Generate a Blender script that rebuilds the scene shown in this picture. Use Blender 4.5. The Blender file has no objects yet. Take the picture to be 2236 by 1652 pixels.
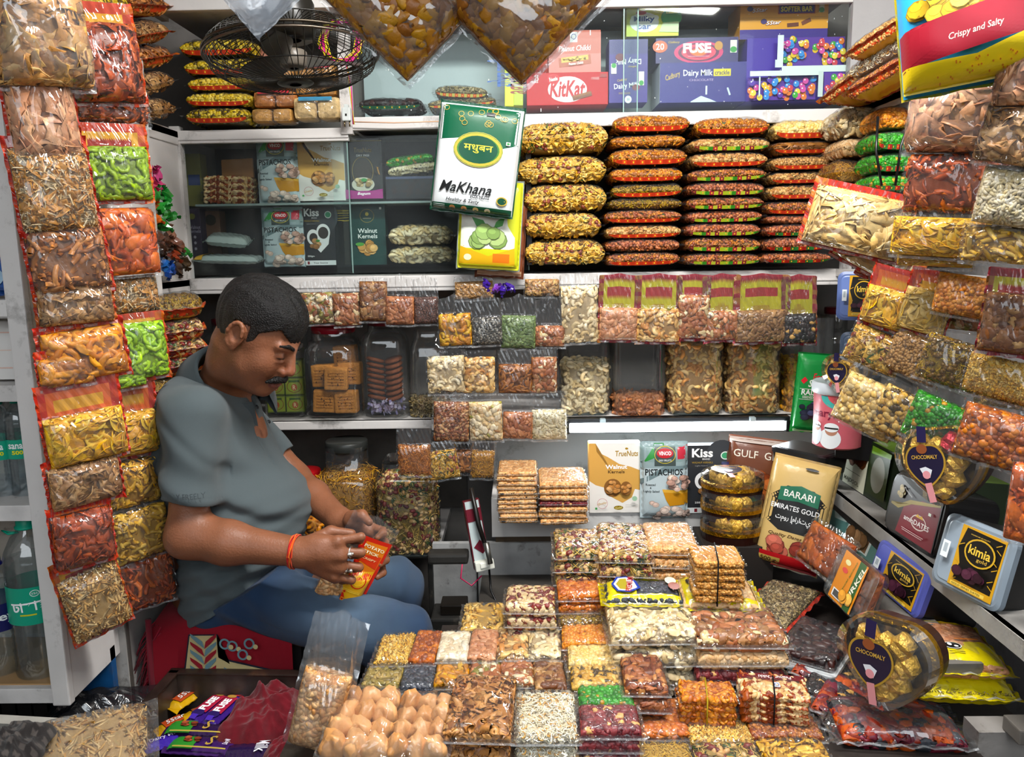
# Snack and dry-fruit stall with a shopkeeper filling a packet.  Units: metres.
import bpy, math, random
import numpy as np
from mathutils import Vector, Matrix, Euler
S = bpy.context.scene
C = S.collection
PI = math.pi
rnd = random.Random(7)
R = math.radians

# ------------------------------------------------------------ camera
FPX, IW, IH = 1750.0, 2236, 1652
PITCH, YAW, ROLL = math.atan(289/1750), math.atan(27/1750), R(0.9)
CAMZ = 1.5
cam_d = bpy.data.cameras.new('camera'); cam = bpy.data.objects.new('camera', cam_d); C.objects.link(cam)
cam_d.sensor_width = 36.0; cam_d.lens = FPX/IW*36.0; cam_d.clip_start = 0.05
cam_d.dof.use_dof = False
cam.location = (0, 0, CAMZ)
RM = (Matrix.Rotation(YAW, 3, 'Z') @ Matrix.Rotation(PI/2-PITCH, 3, 'X') @ Matrix.Rotation(-ROLL, 3, 'Z'))
cam.rotation_euler = RM.to_euler()
S.camera = cam
CAM = Vector((0, 0, CAMZ))
CAMZAX = RM @ Vector((0, 0, -1))

# ------------------------------------------------------------ exposure, world, lights
S.view_settings.view_transform = 'Standard'; S.view_settings.look = 'None'
S.view_settings.gamma = 1.0; S.view_settings.use_curve_mapping = False
S.view_settings.exposure = 0.0
S.render.film_transparent = False
cy = S.cycles
cy.max_bounces = 6; cy.diffuse_bounces = 2; cy.glossy_bounces = 2; cy.transmission_bounces = 3
cy.transparent_max_bounces = 16; cy.caustics_reflective = False; cy.caustics_refractive = False
cy.use_adaptive_sampling = True; cy.adaptive_threshold = 0.075; cy.sample_clamp_indirect = 4.0
cy.use_denoising = True; cy.blur_glossy = 0.5; cy.adaptive_min_samples = 12; cy.time_limit = 1050; cy.denoising_use_gpu = False
try: cy.denoiser = 'OPENIMAGEDENOISE'
except Exception: pass
w = bpy.data.worlds.new('street_daylight'); S.world = w; w.use_nodes = True
nt = w.node_tree; bg = nt.nodes['Background']; bg.inputs[1].default_value = 0.48
tc = nt.nodes.new('ShaderNodeTexCoord'); sp = nt.nodes.new('ShaderNodeSeparateXYZ'); cr = nt.nodes.new('ShaderNodeValToRGB')
nt.links.new(tc.outputs['Generated'], sp.inputs[0]); nt.links.new(sp.outputs[2], cr.inputs[0]); nt.links.new(cr.outputs[0], bg.inputs[0])
cr.color_ramp.elements[0].position = 0.0; cr.color_ramp.elements[0].color = (0.20, 0.19, 0.18, 1)
cr.color_ramp.elements[1].position = 0.35; cr.color_ramp.elements[1].color = (0.80, 0.90, 1.0, 1)

def area(name, loc, target, sx, sy, power, col=(1, 1, 1)):
    d = bpy.data.lights.new(name, 'AREA'); d.shape = 'RECTANGLE'; d.size = sx; d.size_y = sy; d.energy = power; d.color = col
    o = bpy.data.objects.new(name, d); C.objects.link(o); o.location = loc
    o.rotation_euler = (Vector(target)-Vector(loc)).to_track_quat('-Z', 'Y').to_euler(); return o
area('overhead_counter_fill', (0.30, 1.18, 2.50), (0.42, 1.52, 0.5), 1.2, 0.06, 58, (1.0, 0.985, 0.95))  # unseen area light, added overhead to brighten the counter
area('street_sky_light', (0.1, -1.6, 2.6), (0.1, 1.8, 1.0), 3.4, 1.6, 52.0, (0.90, 0.96, 1.0))

# ------------------------------------------------------------ pixel (2236x1652 frame) to place
def ray(px, py):
    return (RM @ Vector(((px-IW/2)/FPX, -(py-IH/2)/FPX, -1.0)))
def PY(px, py, y):
    d = ray(px, py); return CAM + d*(y/d.y)
def PX(px, py, x):
    d = ray(px, py); return CAM + d*(x/d.x)
def PZ(px, py, z):
    d = ray(px, py); return CAM + d*((z-CAMZ)/d.z)
def depth(p): return (Vector(p)-CAM).dot(CAMZAX)

# ------------------------------------------------------------ colours and materials
def lin(c):
    if isinstance(c, str):
        c = c.lstrip('#'); c = [int(c[i:i+2], 16)/255 for i in (0, 2, 4)]
        return tuple(x/12.92 if x <= .04045 else ((x+.055)/1.055)**2.4 for x in c)
    return tuple(c)
MATS = {}
def newmat(name):
    m = bpy.data.materials.new(name); m.use_nodes = True; nt = m.node_tree
    for n in list(nt.nodes): nt.nodes.remove(n)
    out = nt.nodes.new('ShaderNodeOutputMaterial'); return m, nt, out
def N(nt, t, **kw):
    n = nt.nodes.new(t)
    for k, v in kw.items():
        if k in n.inputs.keys(): n.inputs[k].default_value = v
        else: setattr(n, k, v)
    return n
def attr_mat(name, rough=.4, metal=0, spec=.5, mott=0, mscale=60, bump=0, bscale=200, coat=0, sheen=0, sss=0, grime=0, fixed=None, trans=0, gcol='#4a443c', gscale=6, stretch=None):
    """Principled surface; base colour comes from the mesh attribute Col (or a fixed colour) with optional mottling, dirt and bump."""
    m, nt, out = newmat(name); L = nt.links.new
    p = N(nt, 'ShaderNodeBsdfPrincipled'); p.inputs['Roughness'].default_value = rough; p.inputs['Metallic'].default_value = metal
    p.inputs['Specular IOR Level'].default_value = spec; p.inputs['Coat Weight'].default_value = coat; p.inputs['Coat Roughness'].default_value = .12
    p.inputs['Sheen Weight'].default_value = sheen
    if sss:
        p.inputs['Subsurface Weight'].default_value = sss; p.inputs['Subsurface Scale'].default_value = .01
        p.inputs['Subsurface Radius'].default_value = (1, .4, .2)
    tc = N(nt, 'ShaderNodeTexCoord')
    if fixed is None:
        a = N(nt, 'ShaderNodeAttribute', attribute_name='Col'); col = a.outputs['Color']
    else:
        a = N(nt, 'ShaderNodeRGB'); a.outputs[0].default_value = (*lin(fixed), 1); col = a.outputs[0]
    if mott:
        n = N(nt, 'ShaderNodeTexNoise', Scale=mscale, Detail=3.0)
        src = tc.outputs['Object']
        if stretch:
            mp = N(nt, 'ShaderNodeMapping'); mp.inputs['Scale'].default_value = stretch; L(src, mp.inputs[0]); src = mp.outputs[0]
        L(src, n.inputs['Vector'])
        r = N(nt, 'ShaderNodeMapRange'); r.inputs[1].default_value = .3; r.inputs[2].default_value = .7
        r.inputs[3].default_value = 1-mott; r.inputs[4].default_value = 1+mott*.6
        L(n.outputs[0], r.inputs[0])
        mx = N(nt, 'ShaderNodeVectorMath', operation='SCALE'); L(col, mx.inputs[0]); L(r.outputs[0], mx.inputs['Scale']); col = mx.outputs[0]
    if grime:
        n = N(nt, 'ShaderNodeTexNoise', Scale=gscale, Detail=9.0, Roughness=.72); L(tc.outputs['Object'], n.inputs['Vector'])
        r = N(nt, 'ShaderNodeMapRange'); r.inputs[1].default_value = .57; r.inputs[2].default_value = .72; r.inputs[3].default_value = 0; r.inputs[4].default_value = grime
        L(n.outputs[0], r.inputs[0])
        mx = N(nt, 'ShaderNodeMix', data_type='RGBA'); L(r.outputs[0], mx.inputs[0]); L(col, mx.inputs[6]); mx.inputs[7].default_value = (*lin(gcol), 1); col = mx.outputs[2]
    L(col, p.inputs['Base Color'])
    if bump:
        n = N(nt, 'ShaderNodeTexNoise', Scale=bscale, Detail=4.0); L(tc.outputs['Object'], n.inputs['Vector'])
        b = N(nt, 'ShaderNodeBump', Strength=bump, Distance=.004); L(n.outputs[0], b.inputs['Height']); L(b.outputs[0], p.inputs['Normal'])
    L(p.outputs[0], out.inputs[0]); MATS[name] = m; return m
attr_mat('food', .42, mott=.16, mscale=90, bump=.25, bscale=160)
attr_mat('food_dry', .7, mott=.22, mscale=120, bump=.5, bscale=260, spec=.25)
attr_mat('print', .36, coat=.08, spec=.4)
attr_mat('goldwrap', .34, metal=.55, bump=.9, bscale=160, spec=.8)
attr_mat('card', .5, spec=.4)
attr_mat('crinkle', .22, coat=.5, bump=.6, bscale=45)
attr_mat('foil', .22, metal=.95, bump=1.0, bscale=120)
attr_mat('matte', .8, spec=.2)
attr_mat('plastic', .34, spec=.35)
attr_mat('metal', .35, metal=.9, mott=.3, mscale=25)
attr_mat('paint', .48, spec=.4, mott=.05, mscale=8, grime=.75, bump=.25, bscale=26)
attr_mat('paint_dirty', .55, spec=.35, mott=.18, mscale=14, grime=1.0, gscale=11, bump=.35, bscale=30)
attr_mat('wall', .7, spec=.25, mott=.22, mscale=7, grime=.7, gscale=4, bump=.2, bscale=30)
attr_mat('skin', .46, spec=.4, mott=.10, mscale=26, bump=.22, bscale=210, sss=.06)
attr_mat('cloth', .85, spec=.15, mott=.07, mscale=900, bump=.3, bscale=1400, sheen=.12)
attr_mat('denim', .8, spec=.15, mott=.16, mscale=14, bump=.5, bscale=1500, sheen=.1)
attr_mat('rag', .95, spec=.05, mott=.2, mscale=60, bump=.5, bscale=900, sheen=.2)
attr_mat('hair', .5, spec=.3, mott=.45, mscale=130, bump=.9, bscale=320, stretch=(1, 1, .12))

def film_mat(name, haze=.05, tint=(1, 1, 1), fres=.10, rough=.06, bump=.8, scale=22, stretch=(1, 1, 1), haze_col=(.85, .9, .95), fm=.42):
    m, nt, out = newmat(name); L = nt.links.new
    tr = N(nt, 'ShaderNodeBsdfTransparent'); tr.inputs[0].default_value = (*tint, 1)
    gl = N(nt, 'ShaderNodeBsdfGlossy'); gl.inputs['Roughness'].default_value = rough
    di = N(nt, 'ShaderNodeBsdfDiffuse'); di.inputs[0].default_value = (*haze_col, 1)
    tc = N(nt, 'ShaderNodeTexCoord'); mp = N(nt, 'ShaderNodeMapping'); mp.inputs['Scale'].default_value = stretch
    oi = N(nt, 'ShaderNodeObjectInfo'); sc = N(nt, 'ShaderNodeMath', operation='MULTIPLY'); sc.inputs[1].default_value = 37.0
    L(oi.outputs['Random'], sc.inputs[0]); cb = N(nt, 'ShaderNodeCombineXYZ'); L(sc.outputs[0], cb.inputs[0]); L(sc.outputs[0], cb.inputs[1])
    L(cb.outputs[0], mp.inputs['Location']); L(tc.outputs['Object'], mp.inputs[0])
    n = N(nt, 'ShaderNodeTexNoise', Scale=scale, Detail=2.5, Distortion=.9); L(mp.outputs[0], n.inputs['Vector'])
    b = N(nt, 'ShaderNodeBump', Strength=bump, Distance=.012); L(n.outputs[0], b.inputs['Height'])
    L(b.outputs[0], gl.inputs['Normal'])
    lw = N(nt, 'ShaderNodeLayerWeight'); lw.inputs[0].default_value = .32; L(b.outputs[0], lw.inputs['Normal'])
    mr = N(nt, 'ShaderNodeMapRange'); mr.inputs[3].default_value = fres; mr.inputs[4].default_value = min(.9, fres+fm)
    L(lw.outputs['Fresnel'], mr.inputs[0])
    m1 = N(nt, 'ShaderNodeMixShader'); m1.inputs[0].default_value = haze; L(tr.outputs[0], m1.inputs[1]); L(di.outputs[0], m1.inputs[2])
    m2 = N(nt, 'ShaderNodeMixShader'); L(mr.outputs[0], m2.inputs[0]); L(m1.outputs[0], m2.inputs[1]); L(gl.outputs[0], m2.inputs[2])
    L(m2.outputs[0], out.inputs[0]); MATS[name] = m; return m
film_mat('film', .03, fres=.045, bump=1.0, scale=26)
film_mat('film_crisp', .025, fres=.06, bump=1.0, scale=15, stretch=(1.6, .55, 1))
film_mat('film_loose', .06, fres=.13, rough=.08, bump=1.0, scale=17, stretch=(1, .6, 1))
film_mat('pane', .010, fres=.006, fm=.09, rough=.03, bump=.02, scale=3, tint=(.93, .97, .96))
film_mat('jar', .02, fres=.09, rough=.03, bump=.10, scale=14, tint=(.96, .97, .96))
film_mat('lid_clear', .10, fres=.08, rough=.08, bump=.15, scale=12, haze_col=(.6, .75, .9))
film_mat('bottle', .03, fres=.12, rough=.03, bump=.10, scale=14, tint=(.93, .97, .99))
film_mat('black_film', .85, fres=.18, rough=.2, bump=1.0, scale=30, haze_col=(.012, .012, .014))
attr_mat('rust', .45, metal=.55, mott=.45, mscale=18, grime=.8, gcol='#6a4a34', gscale=7)
attr_mat('samosa', .4, mott=.16, mscale=30, bump=.5, bscale=60, sss=.05)
film_mat('seal', .22, fres=.12, rough=.1, bump=.8, scale=60)
film_mat('water', .0, fres=.02, rough=.02, bump=.02, scale=5, tint=(.93, .97, .98))
film_mat('bag_white', .42, fres=.12, rough=.15, bump=.8, scale=14, haze_col=(.7, .76, .85))
def emit_mat(name, col, st):
    m, nt, out = newmat(name); e = N(nt, 'ShaderNodeEmission'); e.inputs[0].default_value = (*col, 1); e.inputs[1].default_value = st
    nt.links.new(e.outputs[0], out.inputs[0]); MATS[name] = m
emit_mat('tube_glow', (.90, .97, 1.0), 14.0)

# ------------------------------------------------------------ mesh builder (triangles, colour per vertex, material per triangle)
class MB:
    def __init__(s): s.V, s.F, s.Cc, s.M, s.Sm, s.n, s.mats = [], [], [], [], [], 0, []
    def mi(s, mat):
        if mat not in s.mats: s.mats.append(mat)
        return s.mats.index(mat)
    def add(s, V, F, col=(1, 1, 1), mat='plastic', smooth=False, X=None):
        V = np.asarray(V, float).reshape(-1, 3); F = np.asarray(F, np.int64).reshape(-1, 3)
        if X is not None:
            A = np.array(X); V = V@A[:3, :3].T+A[:3, 3]
        col = np.asarray(lin(col) if not isinstance(col, np.ndarray) else col, float)
        if col.ndim == 1: col = np.repeat(col[None, :3], len(V), 0)
        s.V.append(V); s.F.append(F+s.n); s.Cc.append(col); s.n += len(V)
        s.M.append(np.full(len(F), s.mi(mat), np.int32)); s.Sm.append(np.full(len(F), bool(smooth)))
        return s
    def box(s, c, d, col=(1, 1, 1), mat='plastic', X=None, bev=0.0):
        if bev > 0:
            V, F = BEVBOX(d[0], d[1], d[2], bev); V = V+np.array(c)
            return s.add(V, F, col, mat, False, X)
        x, y, z = d[0]/2, d[1]/2, d[2]/2
        q = [(-x,-y,-z),(x,-y,-z),(x,y,-z),(-x,y,-z),(-x,-y,z),(x,-y,z),(x,y,z),(-x,y,z)]
        f = [(0,3,2,1),(4,5,6,7),(0,1,5,4),(1,2,6,5),(2,3,7,6),(3,0,4,7)]
        V = [np.array(q[i])+np.array(c) for k in f for i in k]
        F = [t for k in range(6) for t in ((4*k,4*k+1,4*k+2),(4*k,4*k+2,4*k+3))]
        return s.add(V, F, col, mat, False, X)
    def tube(s, pts, r, col=(1, 1, 1), mat='plastic', seg=8, smooth=True, X=None, cap=True):
        P = np.array([tuple(p) for p in pts], float); n = len(P); r = np.broadcast_to(np.asarray(r, float), (n,))
        T = np.gradient(P, axis=0); T /= np.linalg.norm(T, axis=1)[:, None]+1e-12
        up = np.array([0, 0, 1.0]) if abs(T[0][2]) < .9 else np.array([1.0, 0, 0])
        u = np.cross(T[0], up); u /= np.linalg.norm(u); V = []
        for i in range(n):
            u = u-T[i]*u.dot(T[i]); u /= np.linalg.norm(u)+1e-12; v = np.cross(T[i], u)
            for k in range(seg):
                a = 2*PI*k/seg; V.append(P[i]+r[i]*(math.cos(a)*u+math.sin(a)*v))
        F = []
        for i in range(n-1):
            for k in range(seg):
                a, b = i*seg+k, i*seg+(k+1) % seg; F += [(a, a+seg, b), (b, a+seg, b+seg)]
        if cap:
            V += [P[0], P[-1]]; o = n*seg
            for k in range(seg): F += [(o, k, (k+1) % seg), (o+1, (n-1)*seg+(k+1) % seg, (n-1)*seg+k)]
        return s.add(V, F, col, mat, smooth, X)
    def lathe(s, prof, col=(1, 1, 1), mat='plastic', seg=28, sq=0.0, X=None, smooth=True, aspect=1.0):
        """prof: (radius, z) list. sq>0 pushes the section towards a rounded square."""
        V, F = [], []
        for (r, z) in prof:
            for k in range(seg):
                a = 2*PI*k/seg; c, d = math.cos(a), math.sin(a)
                g = 1.0
                if sq > 0: e = 2+sq*8; g = 1/((abs(c)**e+abs(d)**e)**(1/e))
                V.append((r*g*c, r*g*d*aspect, z))
        n = len(prof)
        for i in range(n-1):
            for k in range(seg):
                a, b = i*seg+k, i*seg+(k+1) % seg; F += [(a, b, a+seg), (b, b+seg, a+seg)]
        return s.add(V, F, col, mat, smooth, X)
    def build(s, name, parent=None, X=None, auto=False):
        if not s.V: return None
        V = np.concatenate(s.V); F = np.concatenate(s.F); Cc = np.concatenate(s.Cc); M = np.concatenate(s.M); Sm = np.concatenate(s.Sm)
        me = mesh_np(name, V, F, Cc, [MATS[m] for m in s.mats], M, Sm)
        o = bpy.data.objects.new(name, me); C.objects.link(o)
        if parent is not None: o.parent = parent
        if X is not None: o.matrix_local = X
        return o
def mesh_np(name, V, F, Cc, mats, M=None, Sm=None):
    me = bpy.data.meshes.new(name); nv, nf = len(V), len(F)
    me.vertices.add(nv); me.vertices.foreach_set('co', np.ascontiguousarray(V, np.float32).ravel())
    me.loops.add(nf*3); me.loops.foreach_set('vertex_index', np.ascontiguousarray(F, np.int32).ravel())
    me.polygons.add(nf); me.polygons.foreach_set('loop_start', np.arange(0, nf*3, 3, dtype=np.int32))
    for m in mats: me.materials.append(m)
    if M is not None: me.polygons.foreach_set('material_index', M)
    me.polygons.foreach_set('use_smooth', np.ones(nf, bool) if Sm is None else Sm)
    if Cc is not None:
        a = me.color_attributes.new('Col', 'BYTE_COLOR', 'POINT'); cc = np.ones((nv, 4), np.float32); cc[:, :3] = np.clip(Cc, 0, 1)
        a.data.foreach_set('color', cc.ravel())
    me.update(); return me
_bb = {}
def BEVBOX(x, y, z, b):
    k = (round(x, 4), round(y, 4), round(z, 4), round(b, 4))
    if k in _bb: return _bb[k]
    import bmesh
    bm = bmesh.new(); bmesh.ops.create_cube(bm, size=1)
    for v in bm.verts: v.co = Vector((v.co.x*x, v.co.y*y, v.co.z*z))
    bmesh.ops.bevel(bm, geom=bm.edges[:], offset=b, segments=2, affect='EDGES', profile=.6)
    bmesh.ops.triangulate(bm, faces=bm.faces[:]); bm.verts.ensure_lookup_table()
    V, F = [], []
    for f in bm.faces:
        i = len(V); V += [tuple(v.co) for v in f.verts]; F.append((i, i+1, i+2))
    bm.free(); _bb[k] = (np.array(V), np.array(F)); return _bb[k]

def thing(name, label, cat, X=None, group=None, kind=None):
    o = bpy.data.objects.new(name, None); C.objects.link(o); o.empty_display_size = .02
    if X is not None: o.matrix_world = X
    o['label'] = label; o['category'] = cat
    if group: o['group'] = group
    if kind: o['kind'] = kind
    return o
def tag(o, label, cat, group=None, kind=None):
    o['label'] = label; o['category'] = cat
    if group: o['group'] = group
    if kind: o['kind'] = kind
    return o
def struct(o, label=None):
    o['kind'] = 'structure'
    if label: o['label'] = label
    return o
def TR(loc, rx=0, ry=0, rz=0):
    """place: rotations in degrees, applied x, then y, then z"""
    return Matrix.Translation(loc) @ Matrix.Rotation(R(rz), 4, 'Z') @ Matrix.Rotation(R(ry), 4, 'Y') @ Matrix.Rotation(R(rx), 4, 'X')
def upright(loc, yaw=0, roll=0, lean=0):
    """local X = width, Y = up, Z = towards the viewer; yaw turns about world Z (positive: front turns to +X), roll about the front normal (positive: counter-clockwise), lean tips the top away"""
    return Matrix.Translation(loc) @ Matrix.Rotation(R(yaw), 4, 'Z') @ Matrix.Rotation(R(90-lean), 4, 'X') @ Matrix.Rotation(R(roll), 4, 'Z')
# ------------------------------------------------------------ pieces of food, unit size, long axis X, flat normal Z
def _grid_f(n, m, wrap=False):
    F = []
    for i in range(n-1):
        for k in range(m if wrap else m-1):
            a, b = i*m+k, i*m+(k+1) % m; F += [(a, a+m, b), (b, a+m, b+m)]
    return F
def t_ell(n=5, m=7, point=0.0):
    V = [(-.5, 0, 0)]
    for i in range(1, n):
        a = PI*i/n; r = math.sin(a)**(1+point)
        V += [(-.5*math.cos(a)+(point*.08*r), .5*r*math.cos(2*PI*k/m), .5*r*math.sin(2*PI*k/m)) for k in range(m)]
    V.append((.5, 0, 0)); F = [(0, 1+(k+1) % m, 1+k) for k in range(m)]
    for i in range(n-2):
        for k in range(m):
            a, b = 1+i*m+k, 1+i*m+(k+1) % m; F += [(a, b, a+m), (b, b+m, a+m)]
    o = 1+(n-2)*m; e = len(V)-1
    F += [(e, o+k, o+(k+1) % m) for k in range(m)]
    return np.array(V), np.array(F)
def t_bent(nseg, m, rad, bend, taper=.35, ry=1.0, wav=0.0):
    """arc of total angle bend in the XY plane, length 1"""
    V = []; 
    for i in range(nseg+1):
        s = i/nseg; a = (s-.5)*bend
        if abs(bend) > 1e-3: cx_, cy_ = math.sin(a)/bend, (math.cos(a)-math.cos(bend/2))/bend
        else: cx_, cy_ = s-.5, 0
        cx_ *= 1; n_ = (math.sin(a), math.cos(a))
        r = rad*(1-(abs(2*s-1)**3)*(1-taper)); oz = wav*math.sin(s*9)
        for k in range(m):
            b = 2*PI*k/m; V.append((cx_+n_[0]*r*math.cos(b), cy_+n_[1]*r*math.cos(b), oz+r*ry*math.sin(b)))
    F = [(a, b, c) for (a, c, b) in [(x[0], x[1], x[2]) for x in _grid_f(nseg+1, m, True)]]
    o = nseg*m
    F += [(0, k, k+1) for k in range(1, m-1)]+[(o, o+k+1, o+k) for k in range(1, m-1)]
    return np.array(V), np.array(F)
def t_chip(nr=2, m=11, cup=.12, th=.05, wob=.0, seed=1, hole=0, saddle=0.0):
    rr = random.Random(seed); V = []; ph = rr.random()*6
    out = [1+wob*(rr.random()-.5)*2 for _ in range(m)]
    for side in (1, -1):
        V.append((0, 0, -cup*.3+side*th/2))
        for i in range(1, nr+1):
            for k in range(m):
                a = 2*PI*k/m; r = .5*i/nr*out[k]
                V.append((r*math.cos(a), r*math.sin(a), cup*((r*2)**2-.3)*(1 if not saddle else math.cos(2*a)*saddle)+side*th/2*(1 if i < nr else .6)+wob*.12*math.sin(3*a+ph)*i/nr))
    F = []; h = 1+nr*m
    for s, o in ((0, 0), (1, h)):
        f = [(o, o+1+k, o+1+(k+1) % m) for k in range(m)]
        for i in range(nr-1):
            for k in range(m):
                a, b = o+1+i*m+k, o+1+i*m+(k+1) % m; f += [(a, a+m, b), (b, a+m, b+m)]
        F += f if s == 0 else [(a, c, b) for a, b, c in f]
    e = 1+(nr-1)*m
    for k in range(m):
        a, b = e+k, e+(k+1) % m; F += [(a, a+h, b), (b, a+h, b+h)]
    return np.array(V), np.array(F)
def t_ring(R0=.36, r=.13, n=11, m=6, flat=1.0, wob=0.0):
    V = []
    for i in range(n):
        a = 2*PI*i/n; rr_ = r*(1+(wob if i % 2 else -wob))
        for k in range(m):
            b = 2*PI*k/m; V.append(((R0+rr_*math.cos(b))*math.cos(a), (R0+rr_*math.cos(b))*math.sin(a), rr_*flat*math.sin(b)))
    F = []
    for i in range(n):
        for k in range(m):
            a, b, c, d = i*m+k, i*m+(k+1) % m, ((i+1) % n)*m+k, ((i+1) % n)*m+(k+1) % m; F += [(a, c, b), (b, c, d)]
    return np.array(V), np.array(F)
def t_chunk(seed=1, rough=.35, flat=.75):
    V, F = t_ell(6, 9); rr = random.Random(seed); V = V.copy()
    for i in range(len(V)):
        x, y, z = V[i]; g = 1+rough*(math.sin(9*x+seed)*math.sin(11*y+2*seed)+.6*(rr.random()-.5)); V[i] = (x*g, y*g*.9, z*g*flat)
    return V, F
def t_ribbon(n=9, wdt=.16, bend=1.4, tw=.8):
    V = []
    for i in range(n):
        s = i/(n-1)-.5; a = s*bend; c = Vector((math.sin(a)/bend*1.0, (math.cos(a)-1)/bend, .05*math.sin(s*8)))
        t = tw*s
        for k in (-1, 1):
            for q in (-.028, .028):
                V.append((c.x+q*math.sin(a), c.y+k*wdt/2*math.cos(t)*math.cos(a)+q, c.z+k*wdt/2*math.sin(t)+q))
    idx = [0, 1, 3, 2]; F = []
    for i in range(n-1):
        for k in range(4):
            a, b = i*4+idx[k], i*4+idx[(k+1) % 4]; F += [(a, b, a+4), (b, b+4, a+4)]
    return np.array(V), np.array(F)
def t_cube():
    V, F = BEVBOX(1, 1, 1, .12); return V, F
TM = {'ell': t_ell(), 'sph': t_ell(5, 7), 'ball': t_chunk(2, .14, .92), 'small': t_ell(4, 5), 'almond': t_ell(6, 8, .45), 'cash': t_bent(7, 7, .17, 3.3, .55, .95), 'stick': t_bent(3, 4, .05, .35, .8),
      'sev': t_bent(4, 4, .035, 1.9, .9, 1, .03), 'fat': t_bent(4, 6, .12, .6, .7), 'tubey': t_bent(5, 6, .13, 1.2, .8), 'curl': t_bent(6, 5, .07, 3.0, .8),
      'chip': t_chip(2, 12, .10, .05), 'chip2': t_chip(2, 10, .3, .05, .25, 5), 'flake': t_chip(2, 8, .35, .05, .45, 9), 'flake2': t_chip(2, 9, .5, .05, .4, 3, 0, .8), 'big': t_chip(3, 14, .4, .04, .3, 7, 0, .6),
      'disc': t_chip(1, 9, .05, .2), 'ring': t_ring(), 'ringc': t_ring(.34, .13, 14, 6, 1, .22), 'chunk': t_chunk(1), 'chunk2': t_chunk(4, .5), 'rib': t_ribbon(), 'cube': t_cube(), 'rib2': t_ribbon(8, .3, 2.2, 1.6)}
CASH = ['#eedab2', '#e6cea0', '#f2e2bf', '#e0c490']; PEA = ['#d9a873', '#cf9a62', '#e2b785', '#c98f58']; ALM = ['#b07048', '#a0623c', '#bf8058', '#965634']
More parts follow.
